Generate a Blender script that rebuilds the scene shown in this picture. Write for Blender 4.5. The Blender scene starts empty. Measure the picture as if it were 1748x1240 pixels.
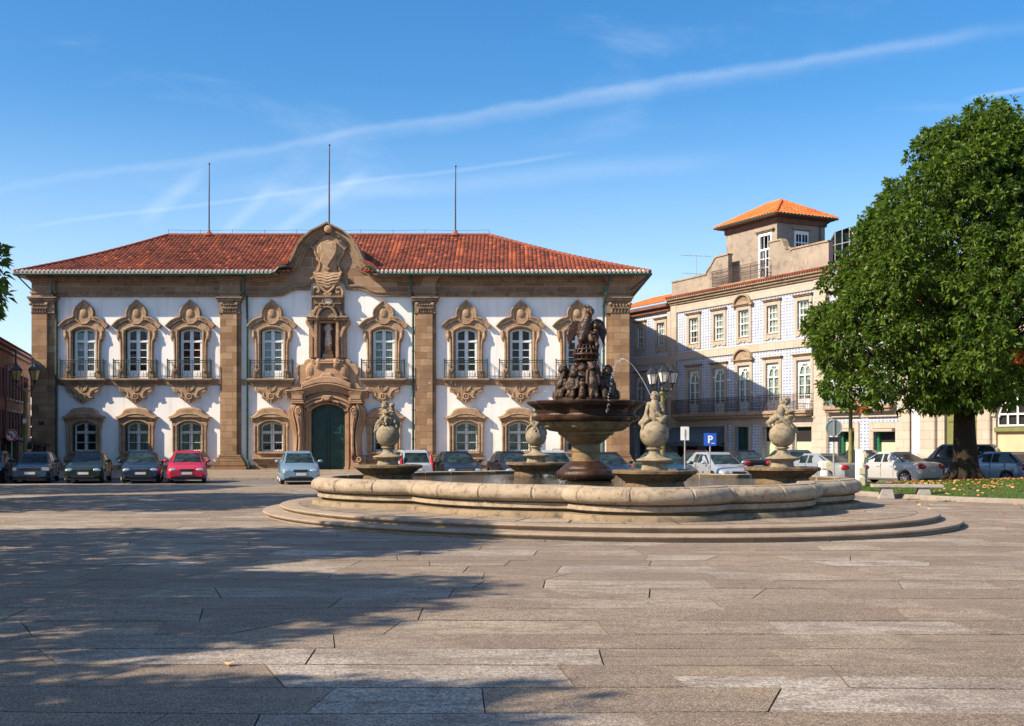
import bpy, bmesh, math, random
import numpy as np
from mathutils import Vector, Matrix, noise
random.seed(7)
R = math.radians
S = bpy.context.scene
COL = S.collection
PI = math.pi

# ------------------------------------------------------------------ mesh helper
class MB:
    def __init__(s):
        s.v = []; s.f = []; s.m = []; s.uv = {}
    def add(s, vs, fs, mi=0):
        o = len(s.v)
        s.v.extend([tuple(p) for p in vs])
        for f in fs:
            s.f.append(tuple(i + o for i in f)); s.m.append(mi)
        return o
    def box(s, x0, x1, y0, y1, z0, z1, mi=0, bev=0.0):
        if bev <= 0:
            vs = [(x0,y0,z0),(x1,y0,z0),(x1,y1,z0),(x0,y1,z0),(x0,y0,z1),(x1,y0,z1),(x1,y1,z1),(x0,y1,z1)]
            s.add(vs, [(0,3,2,1),(4,5,6,7),(0,1,5,4),(1,2,6,5),(2,3,7,6),(3,0,4,7)], mi)
        else:
            bm = bmesh.new()
            vs = [bm.verts.new(p) for p in [(x0,y0,z0),(x1,y0,z0),(x1,y1,z0),(x0,y1,z0),(x0,y0,z1),(x1,y0,z1),(x1,y1,z1),(x0,y1,z1)]]
            for f in [(0,3,2,1),(4,5,6,7),(0,1,5,4),(1,2,6,5),(2,3,7,6),(3,0,4,7)]:
                bm.faces.new([vs[i] for i in f])
            bmesh.ops.bevel(bm, geom=bm.edges[:], offset=bev, segments=2, affect='EDGES')
            s.bm(bm, mi); bm.free()
        return s
    def bm(s, bm, mi=0, M=None):
        bm.verts.ensure_lookup_table(); bm.verts.index_update()
        vs = [(M @ v.co if M else v.co) for v in bm.verts]
        s.add(vs, [tuple(v.index for v in f.verts) for f in bm.faces], mi)
    def tube(s, pts, rad, n=8, mi=0, cap=True, sc=(1,1)):
        pts = [Vector(p) for p in pts]
        if not isinstance(rad, (list, tuple)): rad = [rad]*len(pts)
        rings = []; up = Vector((0,0,1))
        t0 = (pts[1]-pts[0]).normalized()
        a = t0.cross(up)
        if a.length < 1e-3: a = t0.cross(Vector((0,1,0)))
        a.normalize()
        vs = []; fs = []
        for i, p in enumerate(pts):
            if i == 0: t = pts[1]-pts[0]
            elif i == len(pts)-1: t = pts[-1]-pts[-2]
            else: t = (pts[i+1]-pts[i]).normalized() + (pts[i]-pts[i-1]).normalized()
            if t.length < 1e-9: t = Vector((0,0,1))
            t.normalize()
            a = (a - t*a.dot(t))
            if a.length < 1e-6: a = t.orthogonal()
            a.normalize(); b = t.cross(a)
            for k in range(n):
                an = 2*PI*k/n
                vs.append(p + (a*math.cos(an)*sc[0] + b*math.sin(an)*sc[1])*rad[i])
        m = len(pts)
        for i in range(m-1):
            for k in range(n):
                k2 = (k+1) % n
                fs.append((i*n+k, i*n+k2, (i+1)*n+k2, (i+1)*n+k))
        if cap:
            fs.append(tuple(range(n-1,-1,-1))); fs.append(tuple((m-1)*n+k for k in range(n)))
        s.add(vs, fs, mi)
        return s
    def lathe(s, prof, n=32, c=(0,0,0), mi=0, shape=None, close=True):
        vs = []; fs = []
        for r, z in prof:
            for k in range(n):
                an = 2*PI*k/n
                q = r*(shape(an) if shape else 1.0)
                vs.append((c[0]+q*math.cos(an), c[1]+q*math.sin(an), c[2]+z))
        for i in range(len(prof)-1):
            for k in range(n):
                k2 = (k+1) % n
                fs.append((i*n+k, i*n+k2, (i+1)*n+k2, (i+1)*n+k))
        if close:
            fs.append(tuple(range(n-1,-1,-1))); fs.append(tuple((len(prof)-1)*n+k for k in range(n)))
        s.add(vs, fs, mi)
        return s
    def prism(s, poly, yf, yb, bev=0.0, mi=0, M=None):
        """polygon in the XZ plane pushed from yf (front, smaller y) back to yb, front edge chamfered"""
        P = [Vector((p[0], p[1])) for p in poly]
        Q = []
        for p in P:
            if not Q or (p-Q[-1]).length > 1e-4: Q.append(p)
        if (Q[0]-Q[-1]).length < 1e-4: Q.pop()
        P = Q; n = len(P)
        ar = sum(P[i].x*P[(i+1)%n].y - P[(i+1)%n].x*P[i].y for i in range(n))
        if ar < 0: P.reverse()
        def off(d):
            out = []
            for i in range(n):
                a = (P[i]-P[i-1]).normalized(); b = (P[(i+1)%n]-P[i]).normalized()
                na = Vector((-a.y, a.x)); nb = Vector((-b.y, b.x))
                m = na+nb
                if m.length < 1e-3: m = na
                m.normalize()
                k = max(0.5, m.dot(na))
                out.append(P[i] + m*(d/k))
            return out
        rings = [(P, yb)]
        if bev > 0:
            rings += [(P, yf+bev), (off(bev*0.35), yf+bev*0.3), (off(bev), yf)]
        else: rings += [(P, yf)]
        vs = []; fs = []
        for r, y in rings:
            vs += [Vector((q.x, y, q.y)) for q in r]
        for k in range(len(rings)-1):
            for i in range(n):
                j = (i+1) % n
                fs.append((k*n+i, k*n+j, (k+1)*n+j, (k+1)*n+i))
        fs.append(tuple((len(rings)-1)*n+i for i in range(n)))
        fs.append(tuple(range(n-1,-1,-1)))
        if M: vs = [M @ v for v in vs]
        s.add(vs, fs, mi)
        return s
    def strip(s, path, w, yf, yb, bev=0.0, closed=False, mi=0, side=0.5, clampx=0):
        """moulding following a path in XZ, w wide; side = share of the width to the left of the path"""
        P = [Vector((p[0], p[1])) for p in path]; n = len(P)
        if side is None:   # grow towards the inside of a mirrored pair (down and to x = 0)
            side = 0.0 if P[-1].x < P[0].x and False else (1.0 if P[0].x > P[-1].x else 0.0)
        L = []; Rr = []
        for i in range(n):
            if i == 0: a = b = (P[1]-P[0]).normalized()
            elif i == n-1: a = b = (P[-1]-P[-2]).normalized()
            else: a = (P[i]-P[i-1]).normalized(); b = (P[i+1]-P[i]).normalized()
            na = Vector((-a.y,a.x)); nb = Vector((-b.y,b.x)); m = na+nb
            if m.length < 1e-3: m = na
            m.normalize(); k = max(0.6, m.dot(na))
            a_, b_ = P[i]+m*(w*side/k), P[i]-m*(w*(1-side)/k)
            if clampx > 0: a_.x = max(a_.x, 0); b_.x = max(b_.x, 0)
            if clampx < 0: a_.x = min(a_.x, 0); b_.x = min(b_.x, 0)
            L.append(a_); Rr.append(b_)
        s.prism([tuple(p) for p in L] + [tuple(p) for p in reversed(Rr)], yf, yb, bev, mi)
        return s
    def ell(s, c, r, rot=None, seg=12, rings=8, mi=0):
        vs = []; fs = []
        Mr = rot.to_matrix() if rot is not None else None
        if isinstance(r, (int, float)): r = (r, r, r)
        for i in range(rings+1):
            th = PI*i/rings
            for k in range(seg):
                ph = 2*PI*k/seg
                p = Vector((r[0]*math.sin(th)*math.cos(ph), r[1]*math.sin(th)*math.sin(ph), r[2]*math.cos(th)))
                if Mr: p = Mr @ p
                vs.append(p + Vector(c))
        for i in range(rings):
            for k in range(seg):
                k2 = (k+1) % seg
                fs.append((i*seg+k, (i+1)*seg+k, (i+1)*seg+k2, i*seg+k2))
        s.add(vs, fs, mi)
        return s
    def build(s, name, mats, parent=None, smooth=False, off=None, label=None, dissolve=False, loc=None):
        me = bpy.data.meshes.new(name)
        v = s.v
        if off is not None: v = [(p[0]-off[0], p[1]-off[1], p[2]-off[2]) for p in v]
        me.from_pydata(v, [], s.f)
        if not isinstance(mats, (list, tuple)): mats = [mats]
        for m in mats: me.materials.append(m)
        if len(mats) > 1: me.polygons.foreach_set('material_index', s.m)
        bm = bmesh.new(); bm.from_mesh(me)
        bmesh.ops.remove_doubles(bm, verts=bm.verts, dist=1e-5)
        bmesh.ops.recalc_face_normals(bm, faces=bm.faces)
        big = [f for f in bm.faces if len(f.verts) > 4]
        if big: bmesh.ops.triangulate(bm, faces=big)
        bm.to_mesh(me); bm.free()
        if smooth:
            me.polygons.foreach_set('use_smooth', [True]*len(me.polygons))
            if smooth != 2: me.set_sharp_from_angle(angle=R(38))
        o = bpy.data.objects.new(name, me); COL.objects.link(o)
        if parent: o.parent = parent
        if loc is not None: o.location = loc
        if label: o['label'] = label
        return o

def tag(o, label=None, cat=None, group=None, kind=None):
    if label: o['label'] = label
    if cat: o['category'] = cat
    if group: o['group'] = group
    if kind: o['kind'] = kind
    return o
def empty(name, loc=(0,0,0), rz=0, label=None, cat=None, group=None):
    o = bpy.data.objects.new(name, None); COL.objects.link(o)
    o.location = loc; o.rotation_euler = (0,0,rz); o.empty_display_size = 0.3
    return tag(o, label, cat, group)
KIDS = {}
def copy_tree(o, parent=None):
    c = o.copy(); COL.objects.link(c); c.parent = parent
    for ch in list(o.children): copy_tree(ch, c)
    return c
def copy_at(o, loc):
    c = o.copy(); COL.objects.link(c); c.parent = o.parent; c.location = loc
    for ch in list(o.children):
        d = ch.copy(); COL.objects.link(d); d.parent = c
    return c

def sculpt(name, prims, voxel, mat, parent=None, smooth=1, off=None, disp=None, loc=None, k=None):
    """one continuous body: smooth union of ellipsoids and tapered limbs, skinned by surface nets"""
    K = k if k else voxel*1.0
    lo = np.array([1e9]*3); hi = -lo
    items = []
    for p in prims:
        if p[0] == 'e':
            r = p[2] if isinstance(p[2], (tuple, list)) else (p[2],)*3
            c = np.array(p[1], float); r = np.array(r, float); items.append(('e', c, r)); lo = np.minimum(lo, c-r); hi = np.maximum(hi, c+r)
        else:
            for i in range(len(p[1])-1):
                a = np.array(p[1][i], float); b = np.array(p[1][i+1], float); ra, rb = p[2][i], p[2][i+1]
                if np.linalg.norm(a-b) < 1e-6: continue
                items.append(('s', a, b, ra, rb)); m = max(ra, rb); lo = np.minimum(lo, np.minimum(a,b)-m); hi = np.maximum(hi, np.maximum(a,b)+m)
    lo -= voxel*3; hi += voxel*3
    n = np.ceil((hi-lo)/voxel).astype(int)+1
    G = np.full(tuple(n), 1.0, dtype=np.float32)
    ax = [lo[i]+voxel*np.arange(n[i]) for i in range(3)]
    for it in items:
        if it[0] == 'e': bl = it[1]-it[2]; bh = it[1]+it[2]
        else: m = max(it[3], it[4]); bl = np.minimum(it[1],it[2])-m; bh = np.maximum(it[1],it[2])+m
        pad = K*2+voxel*3
        i0 = np.maximum(0, np.floor((bl-pad-lo)/voxel).astype(int)); i1 = np.minimum(n, np.ceil((bh+pad-lo)/voxel).astype(int)+1)
        X = ax[0][i0[0]:i1[0],None,None]; Y = ax[1][None,i0[1]:i1[1],None]; Z = ax[2][None,None,i0[2]:i1[2]]
        if it[0] == 'e':
            c, r = it[1], it[2]
            q = np.sqrt(((X-c[0])/r[0])**2+((Y-c[1])/r[1])**2+((Z-c[2])/r[2])**2)
            g = np.sqrt(((X-c[0])/r[0]**2)**2+((Y-c[1])/r[1]**2)**2+((Z-c[2])/r[2]**2)**2)+1e-9
            d = q*(q-1)/g
            d = np.where(q < .3, -r.min()*.7, d)
        else:
            a, b, ra, rb = it[1:]; ab = b-a; L2 = ab.dot(ab)
            t = np.clip(((X-a[0])*ab[0]+(Y-a[1])*ab[1]+(Z-a[2])*ab[2])/L2, 0, 1)
            d = np.sqrt((X-a[0]-t*ab[0])**2+(Y-a[1]-t*ab[1])**2+(Z-a[2]-t*ab[2])**2)-(ra+(rb-ra)*t)
        sub = G[i0[0]:i1[0], i0[1]:i1[1], i0[2]:i1[2]]
        h = np.maximum(K-np.abs(sub-d), 0)/K
        G[i0[0]:i1[0], i0[1]:i1[1], i0[2]:i1[2]] = np.minimum(sub, d)-h*h*K*.25
    S_ = G < 0
    c000 = S_[:-1,:-1,:-1]; cnt = np.zeros(c000.shape, np.int8)
    for dx in (0,1):
        for dy in (0,1):
            for dz in (0,1): cnt += S_[dx:S_.shape[0]-1+dx, dy:S_.shape[1]-1+dy, dz:S_.shape[2]-1+dz]
    act = (cnt > 0) & (cnt < 8)
    idx = -np.ones(act.shape, np.int64); cells = np.argwhere(act); idx[act] = np.arange(len(cells))
    acc = np.zeros((len(cells), 3)); w = np.zeros(len(cells))
    cs = [(x,y,z) for x in (0,1) for y in (0,1) for z in (0,1)]
    for p0 in cs:
        for d_ in range(3):
            if p0[d_]: continue
            p1 = list(p0); p1[d_] = 1
            A = G[cells[:,0]+p0[0], cells[:,1]+p0[1], cells[:,2]+p0[2]]; B = G[cells[:,0]+p1[0], cells[:,1]+p1[1], cells[:,2]+p1[2]]
            m = (A < 0) != (B < 0); t = np.where(m, A/np.where(m, A-B, 1), 0)
            pt = np.tile(np.array(p0, float), (len(cells),1)); pt[:,d_] += t
            acc += pt*m[:,None]; w += m
    P = lo + (cells + acc/w[:,None])*voxel
    faces = []
    for d_ in range(3):
        sl0 = [slice(1,-1)]*3; sl1 = [slice(1,-1)]*3; sl0[d_] = slice(0,-1); sl1[d_] = slice(1,None)
        A = S_[tuple(sl0)]; B = S_[tuple(sl1)]
        e = np.argwhere(A != B); 
        if not len(e): continue
        base = e.copy(); o = [1,1,1]; o[d_] = 0; base += np.array(o)
        flip = A[tuple(e.T)]
        u, v_ = (d_+1)%3, (d_+2)%3
        q = []
        for du, dv in ((0,0),(-1,0),(-1,-1),(0,-1)):
            c = base.copy(); c[:,u] += du; c[:,v_] += dv; q.append(idx[tuple(c.T)])
        q = np.stack(q, 1); q[~flip] = q[~flip][:,::-1]; faces.append(q)
    Fq = np.concatenate(faces); Fq = Fq[(Fq >= 0).all(1)]
    me = bpy.data.meshes.new(name); me.from_pydata(P.tolist(), [], Fq.tolist())
    if disp:
        a, sc = disp
        nv = len(me.vertices); co = np.zeros(nv*3); me.vertices.foreach_get('co', co); nr = np.zeros(nv*3); me.vertex_normals.foreach_get('vector', nr)
        co = co.reshape(-1,3); nr = nr.reshape(-1,3)
        for i in range(nv):
            p = Vector(co[i]); co[i] += nr[i]*(a*(noise.noise(p*sc) + 0.5*noise.noise(p*sc*2.3)))
        me.vertices.foreach_set('co', co.ravel())
    if off is not None:
        for v in me.vertices: v.co -= Vector(off)
    me.materials.append(mat); me.polygons.foreach_set('use_smooth', [True]*len(me.polygons))
    r = bpy.data.objects.new(name, me); COL.objects.link(r)
    if parent: r.parent = parent
    if loc is not None: r.location = loc
    return r

def paint_attr(me, vals, name='tone'):
    at = me.color_attributes.new(name, 'FLOAT_COLOR', 'CORNER')
    arr = np.zeros((len(me.loops), 4), dtype=np.float32); arr[:,3] = 1
    ls = np.zeros(len(me.polygons), dtype=np.int32); me.polygons.foreach_get('loop_total', ls)
    idx = np.repeat(np.arange(len(me.polygons)), ls)
    v = np.asarray(vals, dtype=np.float32)
    if v.ndim == 1: v = np.stack([v,v,v], 1)
    arr[:,0:3] = v[idx]; at.data.foreach_set('color', arr.ravel())
def arc(cx, cz, rx, rz, a0, a1, n):
    return [(cx+rx*math.cos(R(a0+(a1-a0)*i/n)), cz+rz*math.sin(R(a0+(a1-a0)*i/n))) for i in range(n+1)]
def smooth_path(pts, n=4):
    P = [Vector(p) for p in pts]; out = []
    for i in range(len(P)-1):
        p0 = P[max(i-1,0)]; p1 = P[i]; p2 = P[i+1]; p3 = P[min(i+2,len(P)-1)]
        for k in range(n):
            t = k/n
            out.append(tuple(0.5*((2*p1)+(-p0+p2)*t+(2*p0-5*p1+4*p2-p3)*t*t+(-p0+3*p1-3*p2+p3)*t**3)))
    out.append(tuple(P[-1]))
    return out
def mir(pts, cx=0.0):
    return [(2*cx-p[0], p[1]) for p in reversed(pts)]

# ------------------------------------------------------------------ materials
class NT:
    def __init__(s, name):
        s.mat = bpy.data.materials.new(name); s.mat.use_nodes = True
        s.t = s.mat.node_tree; s.t.nodes.clear()
        s.out = s.n('ShaderNodeOutputMaterial')
        s.b = s.n('ShaderNodeBsdfPrincipled'); s.l(s.b.outputs[0], s.out.inputs[0])
    def n(s, typ, **kw):
        n = s.t.nodes.new(typ)
        for k, v in kw.items(): setattr(n, k, v)
        return n
    def l(s, a, b): s.t.links.new(a, b)
    def val(s, sock, v):
        if isinstance(v, bpy.types.NodeSocket): s.l(v, sock)
        else: sock.default_value = v
    def math(s, op, a, b=None, c=None, clamp=False):
        m = s.n('ShaderNodeMath', operation=op, use_clamp=clamp)
        s.val(m.inputs[0], a)
        if b is not None: s.val(m.inputs[1], b)
        if c is not None: s.val(m.inputs[2], c)
        return m.outputs[0]
    def coord(s, kind='Object'):
        return s.n('ShaderNodeTexCoord').outputs[kind]
    def rcoord(s):
        """object coordinates shifted for every object, so copies do not repeat their stains"""
        oi = s.n('ShaderNodeObjectInfo'); a = s.n('ShaderNodeVectorMath', operation='ADD'); m = s.n('ShaderNodeVectorMath', operation='SCALE')
        s.l(oi.outputs['Location'], m.inputs[0]); m.inputs['Scale'].default_value = 3.17
        s.l(s.coord(), a.inputs[0]); s.l(m.outputs[0], a.inputs[1]); return a.outputs[0]
    def noise(s, vec, scale, detail=4, rough=0.55, out='Fac', dist=0.0):
        n = s.n('ShaderNodeTexNoise'); s.l(vec, n.inputs['Vector'])
        n.inputs['Scale'].default_value = scale; n.inputs['Detail'].default_value = detail
        n.inputs['Roughness'].default_value = rough; n.inputs['Distortion'].default_value = dist
        return n.outputs[out]
    def ramp(s, fac, stops, interp='LINEAR'):
        r = s.n('ShaderNodeValToRGB'); s.l(fac, r.inputs[0])
        e = r.color_ramp.elements; r.color_ramp.interpolation = interp
        while len(e) < len(stops): e.new(0.5)
        for i, (p, c) in enumerate(stops):
            e[i].position = p; e[i].color = c if len(c) == 4 else (*c, 1)
        return r.outputs[0]
    def mix(s, fac, a, b, mode='MIX'):
        m = s.n('ShaderNodeMix', data_type='RGBA', blend_type=mode)
        s.val(m.inputs[0], fac)
        for k, v in ((6, a), (7, b)):
            if isinstance(v, bpy.types.NodeSocket): s.l(v, m.inputs[k])
            else: m.inputs[k].default_value = (*v, 1) if len(v) == 3 else v
        return m.outputs[2]
    def scale(s, vec, v3):
        m = s.n('ShaderNodeVectorMath', operation='MULTIPLY'); s.l(vec, m.inputs[0]); m.inputs[1].default_value = v3
        return m.outputs[0]
    def bump(s, h, strength=0.3, dist=0.02, prev=None):
        b = s.n('ShaderNodeBump'); s.l(h, b.inputs['Height'])
        b.inputs['Strength'].default_value = strength; b.inputs['Distance'].default_value = dist
        if prev is not None: s.l(prev, b.inputs['Normal'])
        s.l(b.outputs[0], s.b.inputs['Normal'])
        return b.outputs[0]
    def set(s, col=None, rough=None, metal=None, spec=None, coat=None):
        if col is not None:
            if isinstance(col, bpy.types.NodeSocket): s.l(col, s.b.inputs['Base Color'])
            else: s.b.inputs['Base Color'].default_value = (*col, 1)
        if rough is not None: s.val(s.b.inputs['Roughness'], rough)
        if metal is not None: s.b.inputs['Metallic'].default_value = metal
        if spec is not None: s.b.inputs['Specular IOR Level'].default_value = spec
        if coat is not None: s.b.inputs['Coat Weight'].default_value = coat; s.b.inputs['Coat Roughness'].default_value = 0.05
        return s.mat

def m_plain(name, c, rough=0.6, metal=0.0, spec=0.5, var=0.12, sc=3.0, bump=0.0, coat=None):
    t = NT(name); co = t.coord()
    n = t.noise(co, sc, 5)
    d = tuple(max(0, x*(1-var)) for x in c); l = tuple(min(1, x*(1+var)) for x in c)
    t.set(t.ramp(n, [(0.3, d), (0.7, l)]), rough, metal, spec, coat)
    if bump: t.bump(t.noise(co, sc*8, 5), bump, 0.01)
    return t.mat

def wallvec(t, u=1.0):
    """object coordinates folded so that every upright face gets (along, up)"""
    sx = t.n('ShaderNodeSeparateXYZ'); t.l(t.coord(), sx.inputs[0])
    a = t.math('ADD', sx.outputs[0], sx.outputs[1])
    c = t.n('ShaderNodeCombineXYZ'); t.l(a, c.inputs[0]); t.l(sx.outputs[2], c.inputs[1])
    return c.outputs[0], sx

def m_ashlar(name, c1, c2, mortar, bw=0.95, bh=0.42, dark=(0.10,0.07,0.05), stain=0.5, mort=0.012, gran=60):
    t = NT(name); v, sx = wallvec(t)
    b = t.n('ShaderNodeTexBrick'); t.l(v, b.inputs['Vector'])
    b.inputs['Color1'].default_value = (0,0,0,1); b.inputs['Color2'].default_value = (1,1,1,1)
    b.inputs['Mortar'].default_value = (0.5,0.5,0.5,1)
    b.inputs['Scale'].default_value = 1.0; b.inputs['Brick Width'].default_value = bw; b.inputs['Row Height'].default_value = bh
    b.inputs['Mortar Size'].default_value = mort; b.inputs['Mortar Smooth'].default_value = 0.3; b.inputs['Bias'].default_value = 0
    b.offset = 0.45
    col = t.mix(b.outputs['Color'], c1, c2)
    co = t.coord()
    n1 = t.noise(co, 0.9, 6, 0.65)
    col = t.mix(t.math('MULTIPLY', t.ramp(n1, [(0.45,(0,0,0)),(0.72,(1,1,1))]), stain), col, dark)
    n2 = t.noise(co, gran, 3, 0.7)
    col = t.mix(t.ramp(n2, [(0.35,(0.35,)*3),(0.65,(0,0,0))]), col, tuple(x*0.55 for x in c1))
    col = t.mix(b.outputs['Fac'], col, mortar)
    t.set(col, 0.9, spec=0.25)
    h = t.math('SUBTRACT', t.noise(co, 14, 6, 0.65), t.math('MULTIPLY', b.outputs['Fac'], 0.8))
    t.bump(h, 0.6, 0.03)
    return t.mat

def m_stone(name, c1, c2, dark, sc=1.2, stain=0.6, gran=45, rough=0.88, pits=0.0, bump=0.6, wet=None):
    t = NT(name); co = t.rcoord()
    n1 = t.noise(co, sc, 6, 0.6)
    col = t.mix(t.ramp(n1, [(0.35,(0,0,0)),(0.65,(1,1,1))]), c1, c2)
    n2 = t.noise(co, sc*2.7, 8, 0.72, dist=0.4)
    col = t.mix(t.math('MULTIPLY', t.ramp(n2, [(0.5,(0,0,0)),(0.66,(1,1,1))]), stain), col, dark)
    n3 = t.noise(co, gran, 2, 0.8)
    col = t.mix(t.ramp(n3, [(0.38,(0.5,)*3),(0.6,(0,0,0))]), col, tuple(x*0.5 for x in c1))
    if pits:
        vo = t.n('ShaderNodeTexVoronoi'); t.l(co, vo.inputs['Vector']); vo.inputs['Scale'].default_value = 9
        pm = t.math('MULTIPLY', t.ramp(vo.outputs['Distance'], [(0.10,(1,1,1)),(0.22,(0,0,0))]), t.ramp(t.noise(co, 2.1, 3), [(0.5,(0,0,0)),(0.6,(pits,)*3)]))
        col = t.mix(pm, col, (0.10,0.065,0.04))
    t.set(col, rough, spec=0.3)
    t.bump(t.noise(co, 11, 8, 0.7), bump, 0.03)
    return t.mat
# warm granite of the town hall trim
M = {}
M['ashlar'] = m_ashlar('brown granite blocks', (0.27,0.155,0.082), (0.47,0.315,0.185), (0.19,0.13,0.09), stain=0.6, mort=0.014)
M['trim'] = m_stone('brown carved granite', (0.49,0.34,0.21), (0.31,0.19,0.11), (0.10,0.07,0.05), sc=1.6, stain=0.6)
M['trim_dark'] = m_stone('weathered carved granite', (0.34,0.24,0.155), (0.24,0.16,0.105), (0.07,0.05,0.035), sc=1.1, stain=0.85)
M['portal'] = m_stone('pink brown portal granite', (0.50,0.325,0.20), (0.33,0.20,0.12), (0.13,0.08,0.055), sc=1.1, stain=0.45)
M['frieze'] = m_ashlar('frieze granite blocks', (0.24,0.145,0.085), (0.42,0.285,0.185), (0.42,0.33,0.25), bw=1.35, bh=.62, stain=0.5, mort=0.016)
def plaster():
    t = NT('white lime plaster'); co = t.coord()
    n = t.noise(co, 0.5, 6, 0.6)
    c = t.ramp(n, [(0.3,(0.80,0.79,0.76)),(0.7,(0.86,0.85,0.82))])
    v, sx = wallvec(t)
    st = t.noise(t.scale(t.coord(), (2.2,2.2,0.22)), 1.0, 6, 0.6)
    c = t.mix(t.math('MULTIPLY', t.ramp(st, [(0.52,(0,0,0)),(0.72,(1,1,1))]), 0.42), c, (0.50,0.48,0.44))
    sz = t.n('ShaderNodeSeparateXYZ'); t.l(t.coord(), sz.inputs[0])
    dirt = t.math('MULTIPLY', t.ramp(t.math('DIVIDE', sz.outputs[2], 2.2), [(0.0,(1,1,1)),(1.0,(0,0,0))]), t.ramp(t.noise(co, 1.8, 6, .7), [(0.4,(0,0,0)),(0.7,(1,1,1))]))
    c = t.mix(t.math('MULTIPLY', dirt, 0.6), c, (0.40,0.37,0.32))
    t.set(c, 0.92, spec=0.2); t.bump(t.noise(co, 9, 6, 0.6), 0.18, 0.02)
    return t.mat
M['plaster'] = plaster()
def rooftile(name, a, b, c, streak):
    t = NT(name); uv = t.coord('UV')
    fl = t.n('ShaderNodeVectorMath', operation='FLOOR'); t.l(uv, fl.inputs[0])
    wn = t.n('ShaderNodeTexWhiteNoise', noise_dimensions='2D'); t.l(fl.outputs[0], wn.inputs['Vector'])
    col = t.ramp(wn.outputs['Value'], [(0.0,a),(0.45,b),(0.93,b),(1.0,c)])
    # columns of newer tiles
    sx = t.n('ShaderNodeSeparateXYZ'); t.l(fl.outputs[0], sx.inputs[0])
    cv = t.n('ShaderNodeCombineXYZ'); t.l(t.math('MULTIPLY', sx.outputs[0], 0.31), cv.inputs[0]); t.l(t.math('MULTIPLY', sx.outputs[1], 0.045), cv.inputs[1])
    sn = t.noise(cv.outputs[0], 1.0, 3, 0.5)
    col = t.mix(t.ramp(sn, [(0.61,(0,0,0)),(0.66,(streak,)*3)]), col, c)
    dn = t.noise(t.coord(), 0.55, 5, 0.65)
    col = t.mix(t.ramp(dn, [(0.45,(0,0,0)),(0.75,(0.6,)*3)]), col, tuple(x*0.35 for x in a))
    t.set(col, 0.85, spec=0.2); t.bump(t.noise(t.coord(), 20, 4), 0.3, 0.01)
    return t.mat
M['tile_old'] = rooftile('old red roof tile', (0.11,0.038,0.027), (0.255,0.074,0.044), (0.52,0.14,0.055), 0.6)
M['tile_new'] = rooftile('orange roof tile', (0.60,0.15,0.045), (0.74,0.19,0.055), (0.85,0.27,0.09), 0.3)
M['mortar'] = m_plain('pale mortar', (0.62,0.55,0.48), 0.9, var=0.35, sc=12)
M['green'] = m_plain('dark green paint', (0.012,0.06,0.045), 0.45, var=0.3)
M['door_green'] = m_plain('dark green door paint', (0.006,0.045,0.038), 0.4, var=0.25, sc=2)
M['iron'] = m_plain('green black wrought iron', (0.025,0.05,0.045), 0.5, var=0.3)
M['rust_iron'] = m_plain('rusty wrought iron', (0.055,0.035,0.03), 0.7, var=0.5, sc=6)
M['teal_iron'] = m_plain('pale green railing paint', (0.14,0.24,0.21), 0.6, var=0.3)
M['white'] = m_plain('white window paint', (0.78,0.78,0.76), 0.5, var=0.05)
M['curtain'] = m_plain('pale curtain', (0.62,0.66,0.60), 0.9, var=0.12, sc=6)
M['curtain_green'] = m_plain('grey green curtain', (0.34,0.38,0.29), 0.9, var=0.12, sc=6)
M['curtain_red'] = m_plain('red brown curtain', (0.22,0.05,0.03), 0.9, var=0.3, sc=3)
M['dark'] = m_plain('dark interior', (0.012,0.011,0.011), 0.9)
M['room'] = m_plain('dim room', (0.05,0.05,0.048), 0.9)
def glass(name, tint=(0.85,0.9,0.9), refl=1.0):
    t = NT(name); t.t.nodes.remove(t.b)
    tr = t.n('ShaderNodeBsdfTransparent'); tr.inputs[0].default_value = (*tint,1)
    gl = t.n('ShaderNodeBsdfGlossy'); gl.inputs[1].default_value = 0.03
    co = t.coord(); b = t.n('ShaderNodeBump'); t.l(t.noise(co, 1.3, 2), b.inputs['Height']); b.inputs['Strength'].default_value = 0.06; b.inputs['Distance'].default_value = 0.2
    t.l(b.outputs[0], gl.inputs['Normal'])
    fr = t.n('ShaderNodeFresnel'); fr.inputs[0].default_value = 1.5
    mx = t.n('ShaderNodeMixShader'); t.l(t.math('MULTIPLY', fr.outputs[0], refl), mx.inputs[0]); t.l(tr.outputs[0], mx.inputs[1]); t.l(gl.outputs[0], mx.inputs[2])
    t.l(mx.outputs[0], t.out.inputs[0])
    return t.mat
M['glass'] = glass('window glass', refl=0.45)
M['car_glass'] = glass('tinted car glass', (0.26,0.32,0.31), 1.0)
M['basin'] = m_stone('pale pitted fountain granite', (0.43,0.35,0.255), (0.32,0.255,0.18), (0.11,0.08,0.058), sc=2.1, stain=0.8, pits=1.0, gran=70)
M['basin_in'] = m_stone('wet basin granite', (0.16,0.12,0.07), (0.10,0.08,0.05), (0.03,0.03,0.02), sc=2, rough=0.4)
M['basin_base'] = m_stone('stained plinth granite', (0.34,0.26,0.17), (0.24,0.175,0.11), (0.04,0.034,0.027), sc=1.3, stain=0.85, pits=0.5, gran=70)
M['step'] = m_stone('worn step granite', (0.37,0.29,0.215), (0.29,0.225,0.165), (0.17,0.13,0.10), sc=1.5, stain=0.55, pits=0.5, gran=70)
M['statue'] = m_stone('lichen grey statue granite', (0.38,0.315,0.215), (0.24,0.20,0.135), (0.065,0.058,0.038), sc=4.2, stain=0.85, gran=80, pits=0.4)
M['wetstone'] = m_stone('wet brown fountain granite', (0.075,0.036,0.018), (0.026,0.014,0.010), (0.010,0.007,0.006), sc=4.5, stain=0.9, rough=0.36, gran=60)
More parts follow.
